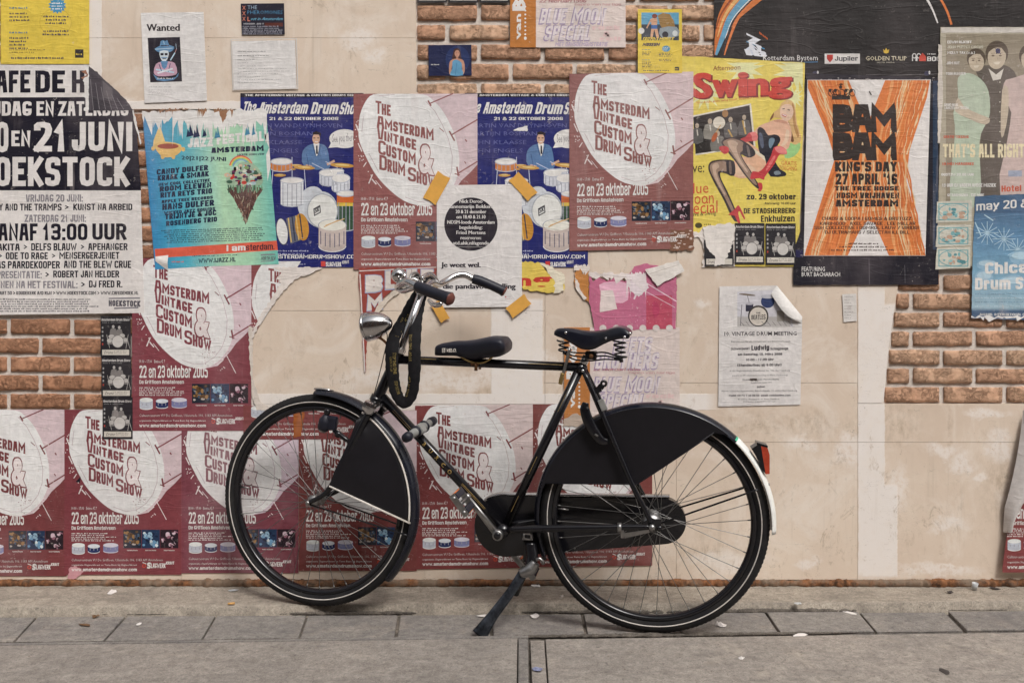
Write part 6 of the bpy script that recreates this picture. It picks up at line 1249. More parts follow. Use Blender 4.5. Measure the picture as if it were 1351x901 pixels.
M_rust = plain('rusty_steel', (120, 84, 56), .6, .6, bump=.5, bscale=300, var=.4)
M_brass = plain('brass', (150, 120, 66), .35, .9, bump=.2, var=.2, direct=(.45, .32, .13, 1))
M_gold = plain('gold_lining', (150, 124, 72), .5, .3, var=.3)
M_spoke = plain('spoke_steel', (0, 0, 0), .35, .9, var=.3, direct=(.22, .215, .21, 1))
M_red = plain('red_reflector', (170, 60, 36), .25, coat=.5, bump=.4, bscale=500, var=.25)
M_or = plain('orange_reflector', (206, 110, 40), .3, bump=.4, bscale=500, var=.2)
M_brown = plain('grip_end_cap', (104, 58, 50), .5, var=.2)
M_grey = plain('grey_rubber', (124, 124, 122), .6, var=.15, bump=.3)
M_bs = plain('blue_steel_stand', (0, 0, 0), .28, .7, bump=.8, bscale=45, var=.85, direct=(.050, .056, .068, 1))

def wheel(name, M, hubw, flange, nut):
    rim = MB().lathe([(.3155, -.012), (.3120, -.0150), (.3065, -.0150), (.3010, -.0115), (.2995, -.004), (.2975, 0), (.2995, .004), (.3010, .0115), (.3065, .0150), (.3120, .0150), (.3155, .012)], seg=120, closed=True)
    w_ = rim.build(name, M_fr, bike); w_.matrix_local = M; w_['label'] = None; del w_['label']
    prof = []
    for i in range(20):
        a = 2 * math.pi * i / 20; rr = .0215; prof.append((RW - rr + rr * math.cos(a) * (1.0 if math.cos(a) > 0 else 1.05), .0195 * math.sin(a)))
    ty = MB().lathe(prof, seg=144, closed=True)
    # tread ribs standing proud round the tyre
    for k in range(150):
        a = 2 * math.pi * k / 150
        for sgn in (-1, 1):
            c_, s_ = math.cos(a), math.sin(a); c2, s2 = math.cos(a + .022), math.sin(a + .022)
            P = []
            for (cc, ss) in ((c_, s_), (c2, s2)):
                for (r_, y_) in ((RW - .0010, .005), (RW - .0062, .0135), (RW - .0042, .0130), (RW + .0002, .0052)): P.append(Vector((cc * r_, sgn * y_, ss * r_)))
            ty.add(P, [(0, 1, 2, 3), (7, 6, 5, 4), (0, 4, 5, 1), (1, 5, 6, 2), (2, 6, 7, 3), (3, 7, 4, 0)])
    ty.build('tyre', M_rub, w_)
    # reflective ring on both sidewalls
    for sgn in (-1, 1):
        rr = MB().lathe([(.3265, sgn * .0183), (.3292, sgn * .0193), (.3300, sgn * .0196), (.3286, sgn * .0205), (.3268, sgn * .0195)], seg=144, closed=True); rr.build('reflective_band', M_refl, w_)
    hb = MB().lathe([(.0, -nut), (.0085, -nut), (.0085, -nut + .008), (.005, -nut + .010), (.005, -hubw), (.016, -hubw), (flange, -flange * 0 - hubw + .010), (flange, -hubw + .0135), (.016, -hubw + .018), (.015, hubw - .018), (flange, hubw - .0135), (flange, hubw - .010), (.016, hubw), (.005, hubw), (.005, nut - .010), (.0085, nut - .008), (.0085, nut), (0, nut)], seg=20)
    hb.build('hub', M_al, w_)
    # spokes: crossed, 36 of them
    base = {}
    for side in (-1, 1):
        for lead in (-1, 1):
            da = lead * R_(62); p0 = Vector((flange * math.cos(da) * .92, side * (hubw - .012 + (.0016 if lead > 0 else -.0016)), flange * math.sin(da) * .92)); p1 = Vector((.3020, side * .003, 0))
            mb = MB().tube([p0, p1], .0011, 5, cap=False); mb.tube([p1 - (p1 - p0).normalized() * .013, p1], .0021, 6)
            m = mb.mesh(); m.materials.append(M_spoke); base[(side, lead)] = m
    for k in range(36):
        side = 1 if k % 2 else -1; lead = 1 if (k // 2) % 2 else -1
        o = obj('spoke', base[(side, lead)], None, w_); o.rotation_euler = (0, R_(k * 10 + 4), 0)
    # valve
    MB().tube([(.297, 0, .02), (.262, 0, .0185)], [.0034, .0026], 8).build('valve', M_al, w_)
    return w_
rw = wheel('rear_wheel', Matrix.Translation((0, 0, RW)), .040, .030, .078)
fw = wheel('front_wheel', SM, .034, .021, .060)

def part(name, mb, mat, parent=None): return mb.build(name, mat, parent or bike)
# frame: each tube a sub-part of the frame
BBp = B(665, 698); SC = B(768, 484); HT = B(526, 468); HB = B(499, 524)
bb = MB().tube([BBp + Vector((0, -.035, 0)), BBp + Vector((0, .035, 0))], .021, 20); frame = part('frame', bb, M_fr)
part('top_tube', MB().tube([B(525, 474.5), B(768, 484.5)], .0142, 16), M_fr, frame)
part('seat_tube', MB().tube([B(765, 486), B(667, 694)], .0148, 16), M_fr, frame)
part('down_tube', MB().tube([B(505, 524), B(662, 695)], .0155, 16), M_fr, frame)
part('head_tube', MB().tube([B(529, 460), B(526, 466), B(525, 468), B(500, 522), B(499, 524), B(496.5, 529)], [.0185, .0185, .0172, .0172, .0195, .0195], 18), M_fr, frame)
lug = MB().tube([B(769, 481), B(764, 491)], .0172, 16); lug.lathe([(0, -.024), (.0075, -.024), (.0075, .024), (0, .024)], B(769.5, 489.5), seg=12); part('seat_lug', lug, M_fr, frame)
boltm = MB().lathe([(0, .0), (.0058, 0), (.005, .004), (0, .005)], B(769, 489, .022) + Vector((0, .003, 0)), seg=12); part('seat_bolt', boltm, M_ch, frame)
for s_ in (1, -1):
    e0, e1 = .022 * s_, .062 * s_
    if s_ > 0: pts = [B(770, 489, .020), B(797, 552, .048), B(833, 637, .060), B(851, 672, .062), B(859, 690, .062)]
    else: pts = [Vector((p.x, -p.y, p.z)) for p in [B(770, 489, .020), B(797, 552, .048), B(833, 637, .060), B(851, 672, .062), B(859, 690, .062)]]
    part('seat_stay', MB().tube(smooth_path(pts, 4), lerps([.0088, .0088, .0085, .008, .008], 4), 12), M_fr, frame)
    c = [B(672, 698.5, .030), B(720, 697, .052), B(819, 695.5, .060), B(858.5, 695, .062)]
    if s_ < 0: c = [Vector((p.x, -p.y, p.z)) for p in c]
    part('chain_stay', MB().tube(smooth_path(c, 4), lerps([.0118, .0118, .0105, .008], 4), 14), M_fr, frame)
    ax = Vector((0, .062 * s_, RW)); d = MB(); d.prism([ax + Vector(v) for v in ((.030, 0, .008), (.006, 0, .026), (-.010, 0, .022), (-.028, 0, .004), (-.026, 0, -.010), (-.004, 0, -.014), (.030, 0, -.008))], (0, .004 * s_, 0)); part('dropout', d, M_fr, frame)
# gold lining and lettering on the left faces of the tubes
def on_tube(a, b, rad, pts2, off=.0004):     # flat strip wrapped on a tube: u along 0..1, v across in metres
    d = (b - a); n = Vector((0, 1, 0)); up = d.normalized().cross(n).normalized(); out = []
    for u, v in pts2:
        an = v / rad; out.append(a + d * u + (n * math.cos(an) + up * math.sin(an)) * (rad + off))
    return out
gl = MB()
for a, b, rad, segs in ((B(505, 524), B(662, 695), .0155, ((.10, .30, .002), (.10, .30, -.004), (.67, .86, -.006), (.67, .86, -.002))), (B(765, 486), B(667, 694), .0148, ((.16, .27, .004), (.55, .66, .003), (.80, .9, .003))), (B(525, 474.5), B(768, 484.5), .0142, ((.08, .22, -.007), (.72, .90, -.006)))):
    for u0, u1, v in segs:
        for k in range(6):
            q0, q1 = u0 + (u1 - u0) * k / 6, u0 + (u1 - u0) * (k + 1) / 6
            gl.add(on_tube(a, b, rad, [(q0, v - .0006), (q1, v - .0006), (q1, v + .0006), (q0, v + .0006)]), [(0, 1, 2, 3)])
part('gold_lining', gl, M_gold, frame)
# lettering on the down tube
FC = bpy.data.curves.new('font2', 'FONT'); FO = bpy.data.objects.new('font_probe2', FC)
def tube_text(body, a, b, rad, u0, u1, h, v0, mat, parent, name='lettering', bold=.03, spacing=1.0, flip=1):
    mb = MB(); n = len(body); L = (b - a).length
    for i, ch in enumerate(body):
        V, F = glyphs(ch, bold, 2); x0 = min(v[0] for v in V); x1 = max(v[0] for v in V); w_ = h * (x1 - x0) / CAP / L
        uc = u0 + (u1 - u0) * (i + .5) / n
        mb.add(on_tube(a, b, rad, [(uc + ((x - x0) / (x1 - x0) - .5) * w_, v0 + flip * (y / CAP - .5) * h) for x, y in V]), F)
    return obj(name, mb.mesh(name, False), mat, parent)
tube_text('BURCO', B(505, 524), B(662, 695), .0155, .335, .60, .0125, -.001, M_gold, frame, flip=-1)

# seat post and leather saddle on its springs
part('seat_post', MB().tube([B(768, 484), B(774, 470)], .0128, 16), M_ch)
def loft(secs, mat, name, parent=None, seg=20, shape=None, close=True):   # secs: (centre Vector, half width, top z offset, bottom z offset)
    V = []; F = []
    for (c, hw, up, dn) in secs:
        for k in range(seg):
            a = 2 * math.pi * k / seg; cy, sz = math.cos(a), math.sin(a)
            y = hw * (abs(cy) ** .8) * (1 if cy > 0 else -1)
            z = up * (abs(sz) ** .75) if sz > 0 else -dn * (abs(sz) ** .6)
            V.append(c + Vector((0, y, z)))
    n = len(secs)
    for i in range(n - 1):
        for k in range(seg): F.append((i * seg + k, i * seg + (k + 1) % seg, (i + 1) * seg + (k + 1) % seg, (i + 1) * seg + k))
    F.append(tuple(reversed(range(seg)))); F.append(tuple((n - 1) * seg + k for k in range(seg)))
    return MB().add(V, F, True).build(name, mat, parent or bike)
def leather():                   # a folded hide: top surface runs down into deep side flaps, open underneath
    top = [(731.5, 437, .010), (736, 433.3, .019), (746, 432.6, .025), (757, 433.4, .029), (770, 435.6, .034), (784, 436.6, .044), (797, 434.4, .060), (808, 430.8, .078), (817, 429.0, .090), (825, 430.0, .098), (831, 433.6, .101), (833, 437, .098)]
    low = [441.5, 443.5, 447, 453.5, 460, 460, 453.5, 448.5, 446, 445, 444.5, 441]
    T_ = [B(x, y, 0) for x, y, _ in top]; W__ = [q[2] for q in top]; Lz = [B(x, l, 0).z for (x, y, _), l in zip(top, low)]
    P = smooth_path(T_, 4); W2 = [p.x for p in smooth_path([(a, 0, 0) for a in W__], 4)]; L2 = [p.x for p in smooth_path([(a, 0, 0) for a in Lz], 4)]
    V = []; F = []; seg = 20
    for i, p in enumerate(P):
        z0 = p.z; dn = z0 - L2[i]; r_ = min(.014, W2[i] * .6)
        for k in range(seg + 1):
            f = k / seg * 2 - 1; s_ = 1 if f >= 0 else -1; g = abs(f)
            if g < .5: y = W2[i] * (g / .5) * .93; z = z0 - .006 * (g / .5) ** 2.5 - (.004 * (1 - (g / .5)) if i > 24 else 0)
            else: h_ = (g - .5) / .5; y = W2[i] * (.93 + .07 * math.sin(h_ * 2.2)) - .004 * max(0, h_ - .7); z = z0 - .006 - (dn - .006) * h_
            V.append(Vector((p.x, s_ * y, z)))
    n = len(P); c_ = seg + 1
    for i in range(n - 1):
        for k in range(seg): a = i * c_ + k; F.append((a, a + 1, a + c_ + 1, a + c_))
    m = mesh_of(V, F, 'leather', True); o = obj('saddle', m, M_leather, bike); o.modifiers.new('thick', 'SOLIDIFY').thickness = .0045
    return o
sad = leather()
for (px, py, e) in ((746.5, 439, .0255), (800, 446.5, .0655), (824, 445, .099), (831, 440, .101)): part('rivet', MB().lathe([(0, 0), (.0052, 0), (.0045, .002), (.002, .0034), (0, .0037)], B(px, py, e) , seg=12), M_ch, sad)
def coil(cx, cy0, cy1, e, R0, R1, turns, wire=.0028):
    a, b = B(cx, cy0, e), B(cx + (2 if cx > 780 else 1), cy1, e); n = int(turns * 18)
    return MB().tube([a.lerp(b, i / n) + Vector((math.cos(i / 18 * 6.2832) * (R0 + (R1 - R0) * abs(2 * i / n - 1)), math.sin(i / 18 * 6.2832) * (R0 + (R1 - R0) * abs(2 * i / n - 1)), 0)) for i in range(n + 1)], wire, 6)
for e in (.070, -.070): part('saddle_spring', coil(817, 449, 474, e, .014, .020, 4), M_fr, sad)
for e in (.012, -.012): part('saddle_spring', coil(743, 449, 465, e, .013, .019, 2.6), M_fr, sad)
for e in (.016, -.016):
    for dz in (0, 5, 10):
        part('saddle_wire', MB().tube(smooth_path([B(743, 463 + dz * .2, e * .5), B(757, 465 + dz * .9, e * 1.1), B(778, 466 + dz, e * 1.5), B(798, 465 + dz * .9, e * 2.6), B(818, 472 + dz * .3, e * 4.2)], 5), .0026, 6), M_fr, sad)
part('saddle_clamp', MB().box(B(780, 468.5), (.036, .052, .026), bev=.005), M_fr, sad); part('clamp_bolt', MB().lathe([(0, -.034), (.007, -.034), (.007, .034), (0, .034)], B(781, 469), seg=10), M_rust, sad)
part('spring_nut', MB().tube([B(819, 473, .07), B(820, 478, .07)], .006, 8), M_fr, sad); part('spring_nut', MB().tube([B(745, 463, .012), B(745, 467, .012)], .007, 8), M_fr, sad)

# child's saddle on the top tube
cs = [(574.6, 462.5, .010, 5, 5), (577, 460, .020, 5, 7.6), (583, 458, .025, 5.5, 9.5), (592, 456.3, .028, 5.5, 11), (603, 455, .031, 6, 12.5), (614, 454.8, .036, 6, 15.5), (626, 454.6, .044, 7, 17.5), (638, 453, .056, 7.8, 17), (650, 450.6, .068, 7.8, 18), (660, 450, .075, 7, 17), (667, 451.5, .076, 7.5, 13), (671, 455, .068, 5, 7)]
secs = [(B(x, y + .5, 0), w_ * 1.04, u * .00245, d * .0028) for x, y, w_, u, d in cs]
sv = smooth_path([s_[0] for s_ in secs], 3); wv = smooth_path([(s_[1], s_[2], s_[3]) for s_ in secs], 3)
child = loft([(c, q.x, q.y, q.z) for c, q in zip(sv, wv)], M_soft, 'child_saddle')
vl = MB(); V, F = glyphs('VELO.', .04, 2); x0 = min(v[0] for v in V); x1 = max(v[0] for v in V)
def child_side(px, py):          # point on the near flank
    c = B(px, py, .0); f = (px - 574) / 52; hw = .020 + .020 * max(0, f) ** .6
    return B(px, py, hw * 1.0 + .003)
obj('lettering', MB().add([child_side(588 + 14 * (x - x0) / (x1 - x0) + 1.2 * y / CAP, 464.3 - 4.2 * y / CAP) for x, y in V], F).mesh('velo', False), M_pipe, child)
em = MB()
for a in (((583, 459.5), (587.5, 459.3), (587.2, 465), (583.2, 465.2)),): em.add([child_side(*p_) - Vector((0, .0006, 0)) for p_ in a], [(0, 1, 2, 3)])
obj('emblem', em.mesh('emblem', False), M_pipe, child); V, F = glyphs('B', .0, 2); obj('emblem_letter', MB().add([child_side(584 + 2.8 * (x) / .6, 464.4 - 4.2 * y / CAP) for x, y in V], F).mesh('emb', False), M_soft, child)
for e in (.022, -.022): part('saddle_rail', MB().tube(smooth_path([B(604, 467, e * .4), B(612, 473, e), B(622, 477.5, e), B(636, 478.5, e), B(646, 474, e * 1.3), B(657, 464, e * 2)], 5), .0032, 8), M_brass, child)
part('seat_clamp', MB().box(B(628, 480, .0), (.026, .040, .010), bev=.002).tube([B(628, 478, .021), B(628, 489, .021)], .0055, 8).tube([B(633, 478, -.021), B(633, 487, -.021)], .0045, 8), M_rust, child)

# fork, crown, stem
steer0, steer1 = Q(493, 536), Q(556, 385)
fork = part('fork', MB().tube([Q(497, 527), Q(493, 535)], .0185, 16).box(Q(491.5, 540), (.034, .098, .020), rot=Matrix.Rotation(-.35, 3, 'Y'), bev=.006), M_fr)
for s_ in (1, -1):
    pts = [(489, 540, .046), (478, 561, .050), (464, 590, .052), (451, 616, .054), (438, 640, .056), (426, 653, .056), (411, 661, .056), (406.5, 663.5, .056)]
    P = [Q(*p_) for p_ in pts]
    if s_ < 0: P = [SM @ Vector((v.x, -v.y, v.z)) for v in [SM.inverted() @ p_ for p_ in P]]
    part('fork_blade', MB().tube(smooth_path(P, 4), lerps([.0125, .0125, .0122, .0115, .010, .0085, .0075, .0075], 4), 14), M_fr, fork)
    part('crown_cap', MB().lathe([(0, -.006), (.017, -.006), (.019, .004), (.018, .014), (.012, .019), (0, .021)], SM @ (SM.inverted() @ Q(489, 540, .046)).xyz if s_ > 0 else SM @ Vector([(c if i != 1 else -c) for i, c in enumerate(SM.inverted() @ Q(489, 540, .046))]), axis=(sN * s_), seg=20), M_ch, fork)
cc = MB().box(Q(490, 536, .035), (.046, .066, .036), rot=Matrix.Rotation(-.38, 3, 'Y'), bev=.014); part('chrome_crown_cover', cc, M_ch, fork)
part('headset_cup', MB().tube([Q(499, 523), Q(494.5, 532)], .0225, 20), M_fr, fork)
stem = part('stem', MB().tube([Q(529, 461), Q(531, 456), Q(556, 386)], [.014, .0125, .0125], 18), M_ch)
part('stem_nut', MB().tube([Q(527.5, 465), Q(530, 459)], .0165, 6, smooth=False), M_ch, stem)
part('stem_clamp', MB().lathe([(0, -.020), (.017, -.020), (.0185, 0), (.017, .020), (0, .020)], Q(557, 383), axis=sN, seg=18), M_ch, stem)
# handlebar
L_ = [(557, 383, 0), (551, 378, .035), (541, 373, .075), (530, 375, .115), (525, 379, .150), (529, 374.5, .185), (538, 371.5, .210), (550, 377.5, .222)]
R__ = [(557, 383, 0), (562, 378, -.04), (570, 373, -.08), (579, 375.5, -.125), (590, 370, -.165), (602, 364, -.190), (613, 363, -.204), (624, 368, -.212)]
bar = part('handlebar', MB().tube(smooth_path([Q(*p_) for p_ in L_[::-1]], 6)[:-1] + smooth_path([Q(*p_) for p_ in R__], 6), .0112, 16), M_ch)
part('grip', MB().tube(smooth_path([Q(550, 377.5, .222), Q(558, 381, .229), Q(572, 386.5, .240), Q(586, 391.5, .250), Q(593.5, 394.5, .254)], 4), lerps([.0152, .0178, .0168, .0172, .0205], 4), 18), M_soft, bar)
part('grip_cap', MB().tube([Q(593.5, 394.5, .254), Q(595.3, 395.2, .2555)], [.0195, .0165], 16), M_brown, bar)
part('grip', MB().tube(smooth_path([Q(624, 368, -.212), Q(634, 371, -.219), Q(648, 376.5, -.228), Q(660, 382, -.235), Q(665, 384.5, -.238)], 4), lerps([.0165, .0178, .0162, .0165, .0190], 4), 18), M_soft, bar)
part('grip_cap', MB().tube([Q(665, 384.5, -.238), Q(666.6, 385.4, -.239)], [.018, .015], 16), M_brown, bar)
# brake levers, bell
part('brake_lever', MB().tube(smooth_path([Q(524, 381, .15), Q(531, 384, .17), Q(541, 381.5, .20), Q(549, 380, .215)], 5), lerps([.007, .0085, .0075, .006], 5), 10), M_ch, bar)
part('brake_lever', MB().tube(smooth_path([Q(566, 396, .15), Q(572, 402, .17), Q(579, 402, .185), Q(583, 399.5, .19)], 5), lerps([.006, .008, .0085, .005], 5), 10), M_ch, bar)
part('brake_lever', MB().tube(smooth_path([Q(556, 368, -.05), Q(563, 363.5, -.08), Q(569, 363, -.11), Q(575, 369, -.13), Q(579, 376, -.14)], 5), lerps([.007, .009, .010, .008, .006], 5), 10), M_ch, bar)
part('brake_lever', MB().tube(smooth_path([Q(560, 372, -.06), Q(567, 366.5, -.09), Q(572, 371, -.11), Q(577, 379, -.13)], 5), lerps([.004, .005, .005, .005], 5), 8), M_fr, bar)
bdir = (sN * .55 + sF * .45 + sU * .35).normalized()
bell = part('bell', MB().lathe([(0, .025), (.008, .0245), (.016, .021), (.0215, .014), (.0235, .004), (.0235, -.002), (.0215, -.004), (.0205, -.003), (.005, -.006), (0, -.006)], Q(527, 364, .10), axis=bdir, seg=28), M_ch, bar)
part('bell_base', MB().lathe([(0, -.012), (.021, -.012), (.022, -.005), (.010, -.003), (0, -.003)], Q(527, 364, .10), axis=bdir, seg=20).tube([Q(529, 368, .095), Q(532, 375, .10)], .006, 8), M_ch, bar)
for pts, m_ in (([Q(540, 372, .05), Q(543, 362, .03), Q(551, 361, 0), Q(556, 370, -.02), Q(560, 381, -.01)], M_al), ([Q(536, 372, .06), Q(545, 368, .04), Q(553, 372, .03), Q(552, 382, .02)], M_ch), ([Q(545, 366, .02), Q(550, 364, .0), Q(557, 371, -.03), Q(562, 376, -.06)], M_fr)): part('brake_rod', MB().tube(smooth_path(pts, 5), .0042, 8), m_, bar)
part('brake_fitting', MB().box(Q(548, 369, .03), (.022, .016, .020), bev=.003).box(Q(540, 377, .11), (.020, .014, .016), bev=.003), M_al, bar)
# headlamp: bullet of chrome facing forwards
hl_c, hl_a = Q(494.5, 429.5, .02), (sF * .97 - sU * .20 + sN * .04).normalized()
lamp = part('headlamp', MB().lathe([(0, -.062), (.008, -.060), (.018, -.054), (.031, -.038), (.041, -.016), (.0462, .006), (.0470, .020), (.0455, .028), (.0410, .033)], hl_c, hl_a, seg=36), M_ch)
part('lamp_glass', MB().lathe([(.0410, .032), (.033, .040), (.019, .046), (0, .048)], hl_c, hl_a, seg=30), plain('lamp_glass', (200, 204, 206), .08, spec=.8, coat=.6), lamp)
part('lamp_rim', MB().lathe([(.0440, .024), (.0480, .026), (.0482, .031), (.0430, .036), (.0400, .034)], hl_c, hl_a, seg=36), M_ch, lamp)
part('lamp_bracket', MB().tube(smooth_path([Q(497, 444, .02), Q(503, 447, .015), Q(509, 452, .01), Q(513, 458, 0)], 4), .0045, 8).box(Q(500, 444.5, .02), (.016, .014, .012), bev=.002), M_rust, lamp)
part('lamp_wire', MB().tube(smooth_path([Q(501, 444, .03), Q(508, 437, .03), Q(511, 445, .03), Q(508, 462, .032), Q(499, 500, .034), Q(492, 525, .04)], 6), .0014, 6), M_fr, lamp)

# mudguards (curved section swept round the wheel)
def guard(a0, a1, M, R0=RW + .0165, hw=.031, n=60, hw_end=None, depth=.015):
    V = []; F = []; k = 13
    for i in range(n + 1):
        a = R_(a0 + (a1 - a0) * i / n); fw_ = hw if hw_end is None else hw + (hw_end - hw) * max(0, (i / n - .8) / .2)
        for j in range(k):
            q = j / (k - 1) * 2 - 1; r = R0 - depth * abs(q) ** 2.4; V.append(M @ Vector((-math.cos(a) * r, q * fw_, math.sin(a) * r)))
    for i in range(n):
        for j in range(k - 1): a = i * k + j; F.append((a, a + 1, a + k + 1, a + k))
    return mesh_of(V, F, 'guard', True)
RM = Matrix.Translation((0, 0, RW))
def solid(o, t): o.modifiers.new('thick', 'SOLIDIFY').thickness = t; return o
rg = solid(obj('rear_mudguard', guard(47, 203, RM), M_mg, bike), .0016)
solid(obj('white_mudguard_tail', guard(-2, 47.3, RM, R0=RW + .0172, n=24), M_white, rg), .0016)
part('green_band', MB().add(*[(lambda g_: ([v.co.copy() for v in g_.vertices], [tuple(p.vertices) for p in g_.polygons]))(guard(46.6, 48.4, RM, R0=RW + .0185, n=2, hw=.0312, depth=.015))][0]), plain('green_tape', (64, 170, 130), .4), rg)
fg = solid(obj('front_mudguard', guard(91.5, -41, SM, hw=.0305), M_mg, bike), .0016)
tipc = MB().tube([SL(-math.cos(R_(a)) * (RW + .0185), 0, math.sin(R_(a)) * (RW + .0185)) for a in (92.4, 90, 86, 82)], [.004, .0045, .004, .001], 8, flat=3.5, up=sN); part('chrome_tip', tipc, M_ch, fg)
def rim_tube(a0, a1, M, rad, side, r_, mat, name, parent, n=40): part(name, MB().tube([M @ Vector((-math.cos(R_(a0 + (a1 - a0) * i / n)) * r_, side, math.sin(R_(a0 + (a1 - a0) * i / n)) * r_)) for i in range(n + 1)], rad, 6), mat, parent)
for s_ in (1, -1):
    rim_tube(47, 203, RM, .0022, .0305 * s_, RW + .0018, M_mg, 'mudguard_bead', rg); rim_tube(91, -41, SM, .0022, .030 * s_, RW + .0018, M_mg, 'mudguard_bead', fg)
# stays
def stay(a, b, s_, M, parent, conv):
    P = [conv(*a), conv(*b)]
    if s_ < 0: Mi = M.inverted(); P = [M @ Vector((v.x, -v.y, v.z)) for v in [Mi @ p_ for p_ in P]]
    part('mudguard_stay', MB().tube([P[0], P[0].lerp(P[1], .97), P[1]], [.0030, .0030, .0040], 8), M_fr, parent)
for s_ in (1, -1):
    stay((869, 691, .060), (1000, 645.5, .034), s_, RM, rg, B); stay((409, 665.5, .056), (537, 706, .034), s_, SM, fg, Q)
# coat guards
def panel(pts, conv, e, s_, M, name, mat, parent, th=.0022, inset=0):
    P = [conv(x, y, e) for x, y in pts]
    if s_ < 0: Mi = M.inverted(); P = [M @ Vector((v.x, -v.y, v.z)) for v in [Mi @ p_ for p_ in P]]
    nrm = (M.to_3x3() @ Vector((0, 1, 0))) * s_ * th
    return part(name, MB().prism(P, nrm), mat, parent), P
def arc_pts(M, r_, a0, a1, n, y): return [M @ Vector((-math.cos(R_(a0 + (a1 - a0) * i / n)) * r_, y, math.sin(R_(a0 + (a1 - a0) * i / n)) * r_)) for i in range(n + 1)]
for s_ in (1, -1):
    A_ = arc_pts(RM, RW + .006, 52, 170, 34, .0335 * s_)
    low = [B(720, 637, .0335), B(833, 638.3, .0335), B(840, 638.6, .0335), B(871, 618.5, .0335), B(907.6, 594, .0335), B(942, 570.5, .0335)]
    low = [Vector((p_.x, p_.y * s_, p_.z)) for p_ in low]
    cg = part('coat_guard', MB().prism(A_ + low, (0, .0024 * s_, 0)), M_cloth)
    part('guard_hem', MB().tube([p_ + Vector((0, .0026 * s_, 0)) for p_ in low], .0022, 6), M_cloth, cg)
    if s_ > 0:
        for px in range(730, 830, 9): part('stitch', MB().box(B(px, 635, .0364), (.006, .0008, .0009)), M_grey, cg) if px % 2 == 0 and px < 0 else None
    # front skirt with white piping
    qe = SM.inverted() @ Q(542, 690, .0335); ae = math.degrees(math.atan2(qe.z, -qe.x)); fa = arc_pts(SM, RW - .0015, 60, ae, 26, .0335 * s_)
    fl = [Q(542, 690, .0335), Q(435, 641, .066), Q(441, 622, .067), Q(452, 600, .066), Q(461, 580, .064), Q(470, 556, .058)]
    if s_ < 0: Mi = SM.inverted(); fl = [SM @ Vector((v.x, -v.y, v.z)) for v in [Mi @ p_ for p_ in fl]]
    # ruled vinyl panel between the mudguard and the fork, with soft dents
    edge = fl[1:][::-1]; V = []; F = []; nu, nv = len(fa) - 1, 14; rs = random.Random(3)
    dn_ = [(rs.uniform(.2, .8), rs.uniform(.1, .9), rs.uniform(.08, .2), rs.uniform(-.0035, .0035)) for _ in range(9)]
    for i in range(nu + 1):
        f = i / nu * (len(edge) - 1); q = min(int(f), len(edge) - 2); P1 = edge[q].lerp(edge[q + 1], f - q)
        for j in range(nv + 1):
            v = j / nv; P = fa[i].lerp(P1, v); d_ = sum(A * math.exp(-(((v - x) ** 2 + (i / nu - y) ** 2) / s2 ** 2)) for x, y, s2, A in dn_) * math.sin(math.pi * v)
            V.append(P + sN * s_ * (.0012 + d_))
    for i in range(nu):
        for j in range(nv): a_ = i * (nv + 1) + j; F.append((a_, a_ + 1, a_ + nv + 2, a_ + nv + 1))
    sk = obj('skirt_guard', mesh_of(V, F, 'skirt', True), M_cloth, bike); solid(sk, .0016)
    pp = [p_ + sN * .003 * s_ for p_ in fa]; part('white_piping', MB().tube(pp, .0031, 8), M_pipe, sk)
    pq = [p_ + sN * .003 * s_ for p_ in (fl[0], fl[1])]; part('white_piping', MB().tube([pp[-1]] + pq, .0031, 8), M_pipe, sk)
# rear lamp on the white tail
def wd(pts, e0, e1): return MB().prism([B(x, y, e0) for x, y in pts], Vector((0, e1 - e0, 0)))
tl = part('rear_lamp', wd([(991.5, 592), (999, 587), (1004, 588), (1010, 625), (1006, 620), (997, 601)], .024, -.024), M_fr)
part('red_lens', wd([(1003.5, 588.5), (1012.5, 590), (1015.5, 600), (1015.5, 625), (1010.3, 625.5)], .022, -.022), M_red, tl); part('lamp_top', wd([(998, 586), (998.5, 583.5), (1013, 588), (1013, 590.5)], .023, -.023), M_fr, tl)
part('mudguard_bolt', MB().lathe([(0, 0), (.005, 0), (.004, .004), (0, .005)], B(1013.5, 639, .01), axis=(-1, .3, .1), seg=8), M_al, rg)

# chain case behind the wheel
cca, ccb = B(666, 694, -.046), B(874, 687.5, -.046); ra, rb = .1015, .0735
P = []
for i in range(21): a = R_(96 + 168 * i / 20 - 0); P.append(cca + Vector((-math.cos(a) * ra, 0, math.sin(a) * ra)))      # front lobe, top round the front to the bottom
P = [cca + Vector((math.cos(R_(a)) * ra, 0, math.sin(R_(a)) * ra)) for a in range(98, -99, -8)] + [ccb + Vector((math.cos(R_(a)) * rb, 0, math.sin(R_(a)) * rb)) for a in range(262, 97, -8)]
case = part('chain_case', MB().prism(P, (0, -.034, 0)), M_fr)
top = [cca + Vector((math.cos(R_(a)) * (ra + .003), -.017, math.sin(R_(a)) * (ra + .003))) for a in range(48, 99, 6)] + [ccb + Vector((-.02, -.017, rb + .004))]
part('case_trim', MB().tube(top, .0062, 8, flat=2.2, up=(0, 1, 0)), M_ch, case)
part('case_badge', MB().tube([B(624, 682, -.044), B(627, 676, -.044), B(631, 671, -.044)], .003, 8), M_pipe, case)
part('case_bolt', MB().lathe([(0, 0), (.004, 0), (0, .003)], B(758, 723, -.044), seg=8), M_al, case)
